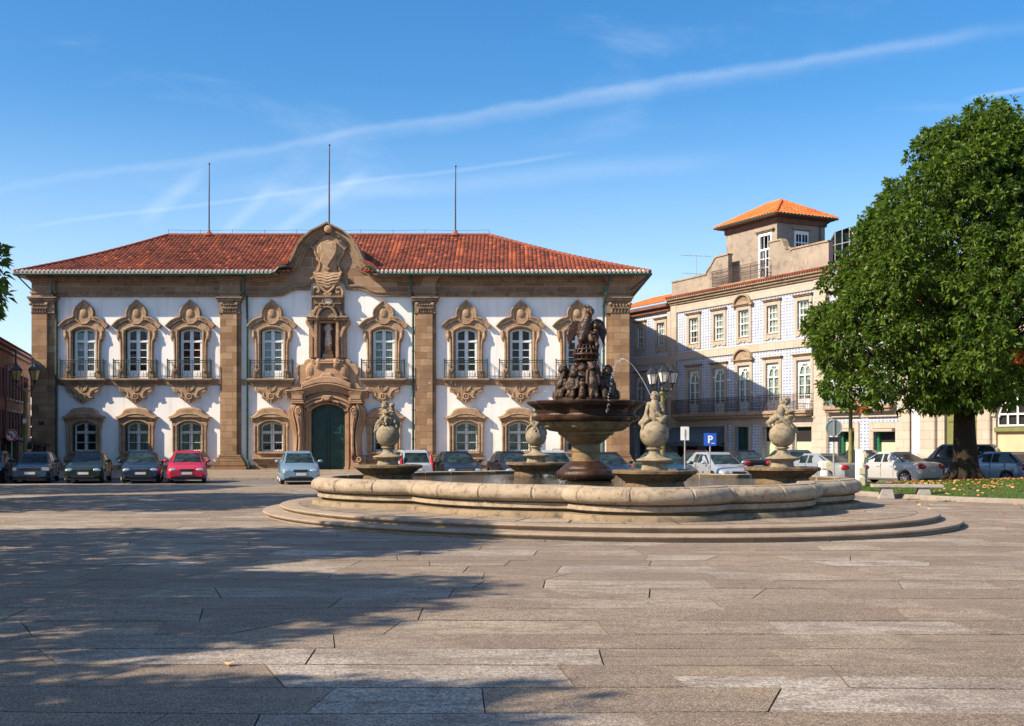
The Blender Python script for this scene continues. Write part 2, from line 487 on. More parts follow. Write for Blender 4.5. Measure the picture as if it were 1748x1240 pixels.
M['ring'] = m_stone('wet figures granite with painted gold highlights', (0.055,0.030,0.018), (0.020,0.012,0.009), (0.26,0.17,0.075), sc=3.4, stain=0.5, rough=0.42, gran=60)  # golden patches are highlights painted into the dark wet stone
M['wetmid'] = m_stone('damp golden fountain granite', (0.32,0.235,0.125), (0.17,0.11,0.055), (0.035,0.022,0.015), sc=2.2, stain=0.8, rough=0.5, gran=60)
M['dish'] = m_stone('mossy dish granite', (0.22,0.145,0.08), (0.12,0.08,0.042), (0.022,0.017,0.012), sc=3.0, stain=0.95, gran=60, rough=0.65)
M['madonna'] = m_plain('grey statue stone', (0.50,0.42,0.37), 0.85, var=0.3, sc=6)
M['tan'] = m_ashlar('tan granite blocks', (0.46,0.395,0.325), (0.53,0.465,0.39), (0.34,0.27,0.20), bw=0.9, bh=0.5, stain=0.22, dark=(0.30,0.22,0.15))
M['tan_trim'] = m_stone('tan window granite', (0.50,0.435,0.36), (0.43,0.365,0.295), (0.24,0.18,0.13), sc=0.9, stain=0.3)
M['cornice'] = m_stone('stained cornice granite', (0.42,0.31,0.21), (0.33,0.24,0.16), (0.07,0.05,0.04), sc=1.0, stain=0.75)
M['render_old'] = m_stone('old stained render', (0.40,0.33,0.26), (0.30,0.25,0.20), (0.12,0.10,0.085), sc=0.55, stain=0.7, gran=20, bump=0.3)
M['render_white'] = m_plain('white building render', (0.62,0.62,0.62), 0.9, var=0.15, sc=1)
M['peach'] = m_plain('peach render panel', (0.66,0.43,0.27), 0.9, var=0.12, sc=0.8)
def azulejo():
    t = NT('blue and white wall tiles'); v, sx = wallvec(t)
    s2 = t.n('ShaderNodeSeparateXYZ'); t.l(v, s2.inputs[0])
    P = 0.60; Q = 0.40
    cx = t.math('SINE', t.math('MULTIPLY', s2.outputs[0], 2*PI/P)); cz = t.math('SINE', t.math('MULTIPLY', s2.outputs[1], 2*PI/Q))
    a = t.math('MULTIPLY', cx, cz)
    c2x = t.math('COSINE', t.math('MULTIPLY', s2.outputs[0], 4*PI/P)); c2z = t.math('COSINE', t.math('MULTIPLY', s2.outputs[1], 4*PI/Q))
    f = t.math('ADD', t.math('MULTIPLY', t.math('ABSOLUTE', a), 0.9), t.math('MULTIPLY', t.math('MULTIPLY', c2x, c2z), 0.35))
    fac = t.ramp(f, [(0.30,(0,0,0)),(0.45,(1,1,1))])
    fl = t.n('ShaderNodeVectorMath', operation='FLOOR'); t.l(t.scale(v, (1/P*2,1/P*2,1)), fl.inputs[0])
    wn = t.n('ShaderNodeTexWhiteNoise', noise_dimensions='2D'); t.l(fl.outputs[0], wn.inputs['Vector'])
    blue = t.ramp(wn.outputs['Value'], [(0,(0.14,0.20,0.38)),(1,(0.27,0.34,0.50))])
    col = t.mix(fac, (0.55,0.56,0.585), blue)
    br = t.n('ShaderNodeTexBrick'); t.l(v, br.inputs['Vector']); br.offset = 0
    br.inputs['Scale'].default_value = 1; br.inputs['Brick Width'].default_value = 0.15; br.inputs['Row Height'].default_value = 0.15; br.inputs['Mortar Size'].default_value = 0.006
    col = t.mix(t.math('MULTIPLY', br.outputs['Fac'], 0.3), col, (0.5,0.5,0.52))
    n = t.noise(t.coord(), 0.7, 5, 0.6)
    col = t.mix(t.ramp(n, [(0.5,(0,0,0)),(0.8,(0.45,)*3)]), col, (0.45,0.42,0.40))
    t.set(col, 0.35, spec=0.5)
    return t.mat
M['azulejo'] = azulejo()
def planks():
    t = NT('brown brick cladding'); v, sx = wallvec(t)
    b = t.n('ShaderNodeTexBrick'); t.l(v, b.inputs['Vector'])
    b.inputs['Color1'].default_value = (0.15,0.065,0.035,1); b.inputs['Color2'].default_value = (0.26,0.12,0.06,1); b.inputs['Mortar'].default_value = (0.07,0.04,0.03,1)
    b.inputs['Scale'].default_value = 1; b.inputs['Brick Width'].default_value = 0.9; b.inputs['Row Height'].default_value = 0.16; b.inputs['Mortar Size'].default_value = 0.015
    t.set(t.mix(t.ramp(t.noise(t.coord(), 1.2, 5), [(0.4,(0,0,0)),(0.7,(0.5,)*3)]), b.outputs['Color'], (0.08,0.045,0.03)), 0.85)
    return t.mat
M['brown'] = planks()
M['maroon'] = m_plain('maroon frame paint', (0.10,0.018,0.018), 0.5, var=0.2)
def slabmat():
    t = NT('granite paving slabs'); co = t.coord()
    a = t.n('ShaderNodeAttribute', attribute_name='tone')
    s = t.n('ShaderNodeSeparateColor'); t.l(a.outputs['Color'], s.inputs[0])
    col = t.ramp(s.outputs[0], [(0.0,(0.205,0.138,0.082)),(0.38,(0.34,0.250,0.158)),(0.70,(0.465,0.36,0.240)),(0.92,(0.55,0.465,0.35)),(1.0,(0.60,0.55,0.48))])
    col = t.mix(t.math('MULTIPLY', s.outputs[1], 0.38), col, (0.24,0.205,0.185))
    n0 = t.noise(co, 0.35, 4, 0.6)
    col = t.mix(t.ramp(n0, [(0.44,(0,0,0)),(0.62,(0.62,)*3)]), col, (0.17,0.125,0.095))
    st = t.noise(t.scale(co, (0.8,1.8,1)), 1.7, 8, 0.75, dist=0.6)
    col = t.mix(t.ramp(st, [(0.40,(0.75,)*3),(0.53,(0,0,0))]), col, (0.125,0.09,0.068))
    pt = t.noise(co, 1.1, 6, 0.65, dist=0.6)
    col = t.mix(t.ramp(pt, [(0.58,(0,0,0)),(0.66,(0.6,)*3)]), col, (0.46,0.38,0.30))
    g0 = t.noise(co, 13, 5, 0.85)
    col = t.mix(t.ramp(g0, [(0.42,(0.7,)*3),(0.52,(0,0,0))]), col, (0.12,0.088,0.066))
    g = t.noise(co, 34, 4, 0.85)
    col = t.mix(t.ramp(g, [(0.44,(0.8,)*3),(0.55,(0,0,0))]), col, (0.085,0.066,0.052))
    g2 = t.noise(co, 80, 3, 0.8)
    col = t.mix(t.ramp(g2, [(0.50,(0,0,0)),(0.62,(0.55,)*3)]), col, (0.66,0.58,0.49))
    t.set(col, 0.92, spec=0.22)
    h = t.math('ADD', t.noise(co, 24, 8, 0.85), t.noise(co, 3, 3))
    t.bump(h, 0.7, 0.015)
    return t.mat
M['slab'] = slabmat()
M['joint'] = m_plain('joint grit', (0.06,0.047,0.036), 0.95, var=0.5, sc=5)
M['road'] = m_stone('road setts', (0.20,0.18,0.165), (0.15,0.14,0.13), (0.09,0.08,0.075), sc=0.8, gran=30)
M['walk'] = m_ashlar('pavement', (0.40,0.33,0.27), (0.46,0.39,0.32), (0.2,0.16,0.13), stain=0.2)
M['kerb'] = m_stone('kerb granite', (0.34,0.29,0.24), (0.28,0.24,0.20), (0.14,0.12,0.10), sc=1.5)
M['bark'] = m_stone('dark bark', (0.035,0.024,0.016), (0.022,0.015,0.010), (0.06,0.055,0.03), sc=4, stain=0.3, gran=30, bump=1.0)
def leafmat(name, cs, trans=0.35):
    t = NT(name)
    a = t.n('ShaderNodeAttribute', attribute_name='tone'); s = t.n('ShaderNodeSeparateColor'); t.l(a.outputs['Color'], s.inputs[0])
    col = t.ramp(s.outputs[0], cs)
    t.set(col, 0.5, spec=0.3)
    tl = t.n('ShaderNodeBsdfTranslucent'); t.l(t.mix(0.5, col, (0.16,0.24,0.02)), tl.inputs[0])
    mx = t.n('ShaderNodeMixShader'); mx.inputs[0].default_value = trans
    t.l(t.b.outputs[0], mx.inputs[1]); t.l(tl.outputs[0], mx.inputs[2]); t.l(mx.outputs[0], t.out.inputs[0])
    return t.mat
M['leaf'] = leafmat('sweetgum leaves', [(0,(0.018,0.045,0.006)),(0.35,(0.045,0.095,0.010)),(0.7,(0.11,0.18,0.016)),(0.95,(0.19,0.26,0.03)),(1.0,(0.27,0.31,0.05))])
M['leaf_red'] = leafmat('orange autumn leaves', [(0,(0.45,0.06,0.02)),(1,(0.7,0.14,0.03))])
M['fallen'] = leafmat('fallen leaves', [(0,(0.35,0.08,0.03)),(0.5,(0.60,0.24,0.10)),(1,(0.78,0.50,0.22))], 0.1)
M['blade'] = leafmat('grass blades', [(0,(0.035,0.09,0.008)),(0.6,(0.08,0.17,0.015)),(1,(0.18,0.24,0.04))], 0.3)
M['turf'] = m_plain('turf soil', (0.05,0.085,0.015), 0.95, var=0.4, sc=3)
def paint(name, c, metal=0.3, rough=0.28):
    t = NT(name); co = t.coord()
    n = t.noise(co, 2.5, 5, 0.6)
    t.set(t.mix(t.ramp(n, [(0.45,(0,0,0)),(0.8,(0.3,)*3)]), c, tuple(x*0.7+0.03 for x in c)), rough, metal, coat=0.35)
    return t.mat
M['tyre'] = m_plain('tyre rubber', (0.018,0.018,0.018), 0.85, var=0.2)
M['alloy'] = m_plain('wheel alloy', (0.42,0.42,0.43), 0.35, metal=0.8)
M['trim_black'] = m_plain('black car trim', (0.02,0.02,0.022), 0.5)
M['chrome'] = m_plain('chrome', (0.6,0.6,0.62), 0.15, metal=1.0)
M['headlight'] = m_plain('headlight lens', (0.55,0.60,0.62), 0.08, metal=0.6, spec=1.0)
M['taillight'] = m_plain('red tail light lens', (0.45,0.012,0.015), 0.15, spec=0.8)
M['amber'] = m_plain('amber lens', (0.75,0.22,0.02), 0.2)
M['plate'] = m_plain('number plate', (0.62,0.63,0.62), 0.5, var=0.2, sc=14)
M['plate_blue'] = m_plain('plate blue band', (0.02,0.08,0.4), 0.5)
M['plate_yellow'] = m_plain('plate yellow band', (0.75,0.5,0.03), 0.5)
M['seat'] = m_plain('car interior cloth', (0.03,0.03,0.035), 0.9)
M['lamp_green'] = m_plain('olive lamp post paint', (0.16,0.14,0.045), 0.5, var=0.25)
M['lamp_black'] = m_plain('black lantern metal', (0.02,0.02,0.022), 0.5)
M['lamp_glass'] = m_plain('milky lantern glass', (0.62,0.60,0.55), 0.25, var=0.1)
M['lamp_glass_amber'] = m_plain('yellowed lantern glass', (0.42,0.30,0.10), 0.25, var=0.25)
M['galv'] = m_plain('galvanised steel', (0.36,0.37,0.37), 0.5, metal=0.4)
M['sign_back'] = m_plain('grey green sign back', (0.20,0.25,0.23), 0.5)
M['sign_white'] = m_plain('white sign back', (0.72,0.74,0.70), 0.5)
M['sign_blue'] = m_plain('blue sign', (0.015,0.09,0.48), 0.4, var=0.05)
M['sign_red'] = m_plain('red sign ring', (0.55,0.02,0.03), 0.4, var=0.05)
M['cream'] = m_plain('cream painted panel', (0.62,0.56,0.36), 0.5, var=0.06)
M['offwhite'] = m_plain('offwhite painted steel', (0.74,0.74,0.68), 0.5, var=0.05)
M['awning'] = m_plain('blue grey awning cloth', (0.085,0.12,0.145), 0.85, var=0.15)
M['paper'] = m_plain('pale green paper', (0.50,0.55,0.33), 0.9, var=0.12, sc=2)
M['shop_green'] = m_plain('bright green shop frame', (0.01,0.13,0.05), 0.4)
M['olive_door'] = m_plain('olive door paint', (0.17,0.18,0.06), 0.5, var=0.15)
M['black_text'] = m_plain('black letters', (0.02,0.015,0.012), 0.7)
M['bench'] = m_stone('bench granite', (0.46,0.43,0.38), (0.40,0.37,0.33), (0.2,0.18,0.15), sc=2)
M['brick_orange'] = m_plain('weathered timber eave', (0.16,0.07,0.045), 0.8, var=0.3)
def watermat():
    t = NT('fountain water'); co = t.coord()
    t.set((0.030,0.030,0.018), 0.04, spec=0.6)
    t.b.inputs['IOR'].default_value = 1.33
    h = t.math('ADD', t.noise(t.scale(co,(1,1.5,1)), 3.5, 5, 0.6), t.math('MULTIPLY', t.noise(co, 11, 3), 0.35))
    t.bump(h, 0.5, 0.03)
    return t.mat
M['water'] = watermat()
def dropmat():
    t = NT('water drops'); t.set((0.85,0.9,0.95), 0.1, spec=0.8)
    t.b.inputs['Transmission Weight'].default_value = 0.35
    return t.mat
M['drops'] = dropmat()
# ================================================================== CAMERA, LIGHT, SKY, GROUND
cam_d = bpy.data.cameras.new('camera'); cam = bpy.data.objects.new('camera', cam_d); COL.objects.link(cam)
cam.location = (0,0,1.85); cam.rotation_euler = (PI/2,0,0)
cam_d.sensor_width = 36; cam_d.lens = 36*2000/1748; cam_d.shift_y = 135/1748
cam_d.clip_start = .1; cam_d.clip_end = 6000
S.camera = cam
AZ, EL = 65.5, 37.5            # the sun stands left of and behind the camera
sd = Vector((math.sin(R(AZ))*math.cos(R(EL)), math.cos(R(AZ))*math.cos(R(EL)), -math.sin(R(EL))))
ld = bpy.data.lights.new('sun', 'SUN'); ld.energy = 5.0; ld.angle = R(.53); ld.color = (1.0,.84,.64)
sun = bpy.data.objects.new('sun', ld); COL.objects.link(sun); sun.rotation_euler = sd.to_track_quat('-Z','Y').to_euler(); sun.location = (-30,-10,30)
W = bpy.data.worlds.new('World'); S.world = W; W.use_nodes = True
wt = W.node_tree; wt.nodes.clear()
def wn(t, **k):
    n = wt.nodes.new(t)
    for a, b in k.items(): setattr(n, a, b)
    return n
def wl(a, b): wt.links.new(a, b)
def wm(op, a, b=None, c=None, clamp=False):
    m = wn('ShaderNodeMath', operation=op, use_clamp=clamp)
    for i, v in enumerate((a,b,c)):
        if v is None: continue
        if isinstance(v, bpy.types.NodeSocket): wl(v, m.inputs[i])
        else: m.inputs[i].default_value = v
    return m.outputs[0]
out = wn('ShaderNodeOutputWorld'); bg = wn('ShaderNodeBackground'); wl(bg.outputs[0], out.inputs[0])
sky = wn('ShaderNodeTexSky', sky_type='NISHITA'); sky.sun_disc = False
sky.sun_elevation = R(EL); sky.sun_rotation = R(180+AZ)
sky.air_density = 1.0; sky.dust_density = 0.6; sky.ozone_density = 3.0
bg.inputs[1].default_value = 0.100
hs = wn('ShaderNodeHueSaturation'); hs.inputs['Saturation'].default_value = 1.35; hs.inputs['Value'].default_value = 1.09
wl(sky.outputs[0], hs.inputs['Color'])
tc = wn('ShaderNodeTexCoord'); dirv = tc.outputs['Generated']
def ray(px, py): return Vector(((px-874)/2000, 1, (755-py)/2000)).normalized()
def dot(v):
    m = wn('ShaderNodeVectorMath', operation='DOT_PRODUCT'); wl(dirv, m.inputs[0]); m.inputs[1].default_value = v
    return m.outputs['Value']
def wnoise(scale3, sc, det=5, rough=.6, dist=0.0):
    m = wn('ShaderNodeVectorMath', operation='MULTIPLY'); wl(dirv, m.inputs[0]); m.inputs[1].default_value = scale3
    n = wn('ShaderNodeTexNoise'); wl(m.outputs[0], n.inputs['Vector']); n.inputs['Scale'].default_value = sc; n.inputs['Detail'].default_value = det; n.inputs['Roughness'].default_value = rough; n.inputs['Distortion'].default_value = dist
    return n.outputs['Fac']
def smooth(v, a, b):
    m = wn('ShaderNodeMapRange', interpolation_type='SMOOTHSTEP'); wl(v, m.inputs[0])
    m.inputs[1].default_value = a; m.inputs[2].default_value = b; m.inputs[3].default_value = 0; m.inputs[4].default_value = 1
    return m.outputs[0]
nz = wnoise((1,1,1), 9, 5, .6)
nf = wnoise((1,1,2.5), 26, 6, .65)
def streak(p0, p1, width, amount, ends=None, wob=.004, soft=1.0):
    a, b = ray(*p0), ray(*p1); n = a.cross(b).normalized()
    d = dot(n); d = wm('ADD', d, wm('MULTIPLY', wm('SUBTRACT', nz, .5), wob*2))
    v = wm('ABSOLUTE', d)
    f = wm('SUBTRACT', 1.0, smooth(v, 0.0, width))
    f = wm('MULTIPLY', f, wm('ADD', .45, wm('MULTIPLY', nf, 1.1)))
    t = (b-n*b.dot(n)); along = (b-a).normalized()
    if ends:
        q = dot(along); e0, e1 = a.dot(along), b.dot(along)
        f = wm('MULTIPLY', f, wm('MULTIPLY', smooth(q, e0-ends, e0+ends), wm('SUBTRACT', 1.0, smooth(q, e1-ends, e1+ends))))
    return wm('MULTIPLY', f, amount)
parts = [streak((0,324),(1640,60),.0056,.070,.07,.010), streak((300,283),(1500,95),.011,.036,.10,.012), streak((700,222),(1748,42),.009,.05,.06,.008),
         streak((60,386),(960,266),.0028,.085,.03,.004), streak((380,400),(460,325),.008,.11,.012,.003), streak((250,372),(345,290),.010,.12,.012,.003),
         streak((430,350),(1200,275),.013,.075,.05,.006), streak((1660,168),(1790,145),.003,.14,.01,.001), streak((470,400),(620,300),.008,.12,.015,.004)]
tot = parts[0]
for p in parts[1:]: tot = wm('ADD', tot, p)
cir = wm('MULTIPLY', smooth(wnoise((1,1,4.0), 3.2, 6, .62, .4), .52, .78), .14)
tot = wm('ADD', tot, cir, clamp=True)
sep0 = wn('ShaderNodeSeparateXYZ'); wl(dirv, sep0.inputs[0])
fill_veil = wm('MULTIPLY', smooth(sep0.outputs[2], .40, .75), wm('ADD', .04, wm('MULTIPLY', wnoise((1,1,1), 2.2, 5, .6), .18)))   # unseen whiteness added overhead to brighten the shade and make it less blue
tot = wm('ADD', tot, fill_veil, clamp=True)
# pale air low over the horizon
sep = wn('ShaderNodeSeparateXYZ'); wl(dirv, sep.inputs[0])
low = wm('SUBTRACT', 1.0, smooth(sep.outputs[2], -.02, .30))
mixh = wn('ShaderNodeMix', data_type='RGBA'); wl(wm('MULTIPLY', low, .55), mixh.inputs[0]); wl(hs.outputs[0], mixh.inputs[6]); mixh.inputs[7].default_value = (5.6,6.6,8.4,1)
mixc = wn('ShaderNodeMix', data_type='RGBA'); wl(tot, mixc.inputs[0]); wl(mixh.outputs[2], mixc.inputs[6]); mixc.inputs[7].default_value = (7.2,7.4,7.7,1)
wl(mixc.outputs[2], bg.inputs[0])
S.view_settings.view_transform = 'Standard'; S.view_settings.look = 'None'; S.view_settings.exposure = 0.78; S.view_settings.gamma = 1
S.cycles.max_bounces = 8; S.cycles.transparent_max_bounces = 24; S.cycles.use_denoising = True
S.cycles.sample_clamp_indirect = 6

# ---- ground
mb = MB(); mb.add([(-900,-60,-.012),(900,-60,-.012),(900,1800,-.012),(-900,1800,-.012)], [(0,1,2,3)])
tag(mb.build('ground', M['joint']), 'ground under the square', 'ground', kind='structure')
mb = MB(); mb.add([(-120,50.2,-.006),(120,50.2,-.006),(120,57.2,-.006),(-120,57.2,-.006)], [(0,1,2,3)])
mb.add([(8,57.2,-.006),(120,57.2,-.006),(120,130,-.006),(8,130,-.006)], [(0,1,2,3)])
mb.add([(-120,57.2,-.006),(-32.5,57.2,-.006),(-32.5,130,-.006),(-120,130,-.006)], [(0,1,2,3)])
tag(mb.build('road', M['road']), 'grey road in front of the town hall', 'road', kind='structure')
# paving slabs: irregular courses, random lengths and skewed joints
rnd = random.Random(21)
V = []; F = []; T = []
y = 3.2
isl = lambda x, y: False
rot = R(-0.6)
while y < 50.3:
    hgt = rnd.uniform(.68,.94) if y < 24 else rnd.uniform(.75,1.1)
    x0 = -.50*(y+1)-3; x1 = .50*(y+hgt)+3
    x = x0-rnd.random()*2; sk = rnd.uniform(-.35,.35)
    band = rnd.random()
    while x < x1:
        ln = rnd.choice([rnd.uniform(.7,1.3), rnd.uniform(1.2,2.0), rnd.uniform(1.8,2.7)])
        sk2 = rnd.uniform(-.6,.6) if rnd.random() < .45 else rnd.uniform(-.12,.12)
        g = .004+rnd.random()*.005; gy_ = .014+rnd.random()*.012
        tone = rnd.random()**1.15*1.08
        if rnd.random() < .07: ln = min(ln, 1.9); tone = rnd.uniform(.95,1.25)
        tone = min(1, max(0, tone*.88+band*.10)); sec = rnd.random()
        zz = rnd.uniform(0,.007); mid = .5*(sk+sk2)
        hh = y+hgt-gy_
        pent = rnd.random() < .16
        a = [(x+g, y+g), (x+ln-g, y+g)]
        if pent: a += [(x+ln-g+sk2*.5+rnd.uniform(.15,.4), y+hgt*rnd.uniform(.4,.6))]
        a += [(x+ln-g+sk2, hh), (x+g+sk, hh)]
        if rnd.random() < .12:   # split patch
            m_ = y+hgt*.5
            q1 = [(x+g,y+g),(x+ln-g,y+g),(x+ln-g+sk2*.5,m_-g),(x+g+sk*.5,m_-g)]; q2 = [(x+g+sk*.5,m_+g),(x+ln-g+sk2*.5,m_+g),(x+ln-g+sk2,hh),(x+g+sk,hh)]
            polys = [q1,q2]
        else: polys = [a]
        for q in polys:
            o = len(V)
            tt = (tone if q is polys[0] else rnd.random()*.9, sec, 0)
            m = len(q); cx = sum(p[0] for p in q)/m; cy = sum(p[1] for p in q)/m
            c_, s_ = math.cos(rot), math.sin(rot)
            q = [(p[0]+.12*noise.noise(Vector((p[0]*.4, p[1]*.5, 1.7))), p[1]+.10*noise.noise(Vector((p[0]*.33, p[1]*.4, 9.2)))) for p in q]
            V += [(p[0]*c_-p[1]*s_, p[0]*s_+p[1]*c_, zz) for p in q]
            V += [(p[0]*c_-p[1]*s_, p[0]*s_+p[1]*c_, -.012) for p in q]
            F.append(tuple(range(o, o+m))); T.append(tt)
            for k in range(m):
                k2 = (k+1)%m; F.append((o+k2, o+k, o+m+k, o+m+k2)); T.append((0,.5,0))
        x += ln; sk = sk2
    y += hgt
me = bpy.data.meshes.new('plaza_paving'); me.from_pydata(V, [], F); me.materials.append(M['slab']); paint_attr(me, T)
pv = bpy.data.objects.new('plaza_paving', me); COL.objects.link(pv); tag(pv, 'worn brown and grey granite slabs paving the square', 'paving', kind='structure')
# pavement in front of the hall
V = []; F = []; T = []
y = 57.4; 
while y < 74.6:
    h_ = 1.1; x = -33.5-rnd.random()
    while x < 9.6:
        ln = rnd.uniform(1.2,2.4); o = len(V); g = .012
        x2 = min(x+ln, 9.8)
        V += [(x+g,y+g,.10),(x2-g,y+g,.10),(x2-g,min(y+h_,75)-g,.10),(x+g,min(y+h_,75)-g,.10)]; F.append((o,o+1,o+2,o+3)); T.append((.45+.4*rnd.random(), rnd.random()*.5,0)); x += ln
    y += h_
me = bpy.data.meshes.new('pavement'); me.from_pydata(V, [], F); me.materials.append(M['slab']); paint_attr(me, T)
o = bpy.data.objects.new('pavement', me); COL.objects.link(o); tag(o, 'pale pavement slabs in front of the hall', 'pavement', kind='structure')
mb = MB(); mb.box(-34, 9.9, 57.38, 75.0, -.02, .09); tag(mb.build('pavement_base', M['joint']), 'bedding under the pavement slabs', 'pavement', kind='structure')
mb = MB(); x = -34.0
while x < 9.9: mb.box(x+.005, x+1.195, 57.14, 57.38, -.02, .105, bev=.015); x += 1.2
for i in range(14): mb.box(9.88, 10.12, 57.4+i*1.3, 57.4+i*1.3+1.29, -.02, .105, bev=.015)
tag(mb.build('kerb', M['kerb']), 'granite kerb of the hall pavement', 'kerb', kind='structure')
# ================================================================== TOWN HALL
HD = 75.0; HK = HD/2000
HCX = (566-874)*HK
def hx(px): return (px-874)*HK - HCX
def hz(py): return 1.85 + (755-py)*HK
def hp(pts, cx=None): return [(hx(p[0]), hz(p[1])) for p in pts]
def segarch(w, zs, za, n=10, cx=0.0):
    h = za-zs; r = (w*w+h*h)/(2*h); a = math.asin(min(1, w/r))
    return [(cx + r*math.sin(-a+2*a*i/n), zs + r*math.cos(-a+2*a*i/n) - (r-h)) for i in range(n+1)]
def holed_wall(mb, x0, x1, z0, z1, holes, th=0.5, y=0.0, reveal=True, mi=0):
    xs = sorted({x0, x1} | {h[0] for h in holes} | {h[1] for h in holes})
    zs = sorted({z0, z1} | {h[2] for h in holes} | {h[3] for h in holes})
    for i in range(len(xs)-1):
        for j in range(len(zs)-1):
            cx = (xs[i]+xs[i+1])/2; cz = (zs[j]+zs[j+1])/2
            if any(h[0] < cx < h[1] and h[2] < cz < h[3] for h in holes): continue
            mb.add([(xs[i],y,zs[j]),(xs[i+1],y,zs[j]),(xs[i+1],y,zs[j+1]),(xs[i],y,zs[j+1])], [(0,1,2,3)], mi)
    for a, b, c, d in holes:
        mb.add([(a,y,c),(b,y,c),(b,y,d),(a,y,d),(a,y+th,c),(b,y+th,c),(b,y+th,d),(a,y+th,d)],
               [(0,1,5,4),(1,2,6,5),(2,3,7,6),(3,0,4,7)], mi)

hall = empty('town_hall', (HCX, HD, 0), 0, 'long white baroque town hall with brown granite trim and red hip roof', 'town hall')
UPX = [144.5, 234.5, 326, 465, 655, 796, 889, 985]
LPX = [145, 235, 325, 464, 656, 796, 886, 985]
XL, XR = hx(58), hx(1075)
ZT = hz(472)
UW = 19.6*HK
u_sp, u_ap, u_bt = hz(566.3), hz(561.0), hz(647)
l_sp, l_ap, l_bt = hz(726.5), hz(720.5), hz(771)
DX = hx(560.5)
holes = [(hx(p)-UW-.05, hx(p)+UW+.05, u_bt, u_ap+.05) for p in UPX]
holes += [(hx(p)-UW-.05, hx(p)+UW+.05, l_bt, l_ap+.05) for p in LPX]
holes += [(DX-1.15, DX+1.15, 0.0, hz(690)), (hx(545.5), hx(574), hz(612), hz(549))]
mb = MB(); holed_wall(mb, XL, XR, -0.2, ZT, holes, 0.45)
mb.add([(XR,0,-.2),(XR,24,-.2),(XR,24,ZT),(XR,0,ZT),(XL,0,-.2),(XL,14,-.2),(XL,14,ZT),(XL,0,ZT)], [(0,1,2,3),(7,6,5,4)])
mb.add([(XL,14,-.2),(4,14,-.2),(4,14,ZT),(XL,14,ZT)], [(0,1,2,3)])
mb.add([(XR,24,-.2),(4,24,-.2),(4,24,ZT),(XR,24,ZT),(4,14,-.2),(4,14,ZT)], [(0,1,2,3),(1,4,5,2)])
mb.build('wall', M['plaster'], hall)
mb = MB(); mb.box(XL+.1, XR-.1, 1.3, 1.4, -.1, ZT-.1)
mb.build('interior', M['dark'], hall)
# plinth course
mb = MB()
segs = [(hx(58), hx(496)), (hx(626), XR)]
for a, b in segs: mb.box(a, b, -.10, 0.02, -.05, hz(794.5), bev=.02)
mb.build('plinth', M['ashlar'], hall)
# string course between the storeys
mb = MB()
for a, b in [(hx(96), hx(503)), (hx(619), hx(1036))]:
    mb.box(a, b, -.07, 0.02, hz(658), hz(648), bev=.015)
    mb.box(a, b, -.11, 0.0, hz(650), hz(647.6), bev=.015)
mb.build('string_course', M['trim'], hall)

# ---- pilasters
PIL = [(58, 97, 1), (377, 412, 0), (708.5, 744.5, 0), (1035, 1074, 2)]
def pilaster(p0, p1, typ):
    mb = MB(); a, b = hx(p0), hx(p1); zb, zc = hz(777), hz(535)
    if typ == 1: a2, b2 = a, hx(p0+27)
    elif typ == 2: a2, b2 = hx(p0+6), b
    else: a2, b2 = a+.18, b-.18
    mb.box(a, b, -.22, .02, zb, zc, bev=.02)
    mb.box(a2, b2, -.42, -.2, zb, zc, bev=.03)
    # base mouldings
    for k, (e, z0, z1) in enumerate([(.50, -.05, hz(796)), (.40, hz(796), hz(791)), (.34, hz(791), hz(788)), (.24, hz(788), hz(784)), (.16, hz(784), hz(780.5)), (.08, hz(780.5), hz(776.5))]):
        ex0 = e if typ != 1 else e*.6
        mb.box(a-ex0, b+e, -.42-e*.6, .0, z0, z1, bev=min(.05,(z1-z0)*.3))
    o = mb.build('pilaster', M['ashlar'], hall)
    # capital
    cb = MB()
    cb.box(a-.04, b+.04, -.46, 0, hz(536.5), hz(534.5), bev=.02)
    zc0, zc1 = hz(534.5), hz(519)
    cb.box(a+.0, b-.0, -.42, 0, zc0, zc1, bev=.02)
    rnd = random.Random(int(p0))
    n = 6
    for r in range(2):
        for i in range(n):
            x = a2 + (b2-a2)*(i+.5+(.5 if r else 0))/n
            if x > b2+.05: continue
            z = zc0+.10+r*.24
            cb.ell((x, -.46-.05*r, z), (.085, .06, .15), seg=8, rings=5)
            cb.ell((x, -.54-.05*r, z+.13), (.075, .06, .045), seg=8, rings=5)
    for x in (a2, b2): cb.ell((x, -.52, zc1-.07), (.14, .09, .11), seg=10, rings=6)
    cb.box(a-.05, b+.05, -.5, 0, zc1, hz(516), bev=.03)
    cb.box(a-.14, b+.14, -.60, 0, hz(516), hz(512), bev=.04)
    cb.box(a-.22, b+.22, -.68, 0, hz(512), hz(508), bev=.04)
    cb.build('capital', M['trim_dark'], o, smooth=True)
    # entablature block above
    eb = MB()
    for e, z0, z1 in [(.02, 508, 503), (.08, 503, 499), (.0, 499, 484), (.06, 484, 481), (.14, 481, 477), (.26, 477, 473.5), (.40, 473.5, 469)]:
        eb.box(a-e, b+e, -.40-e, .0, hz(z0), hz(z1), bev=.02)
    eb.build('entablature_block', M['frieze'], o)
for a, b, t in PIL: pilaster(a, b, t)

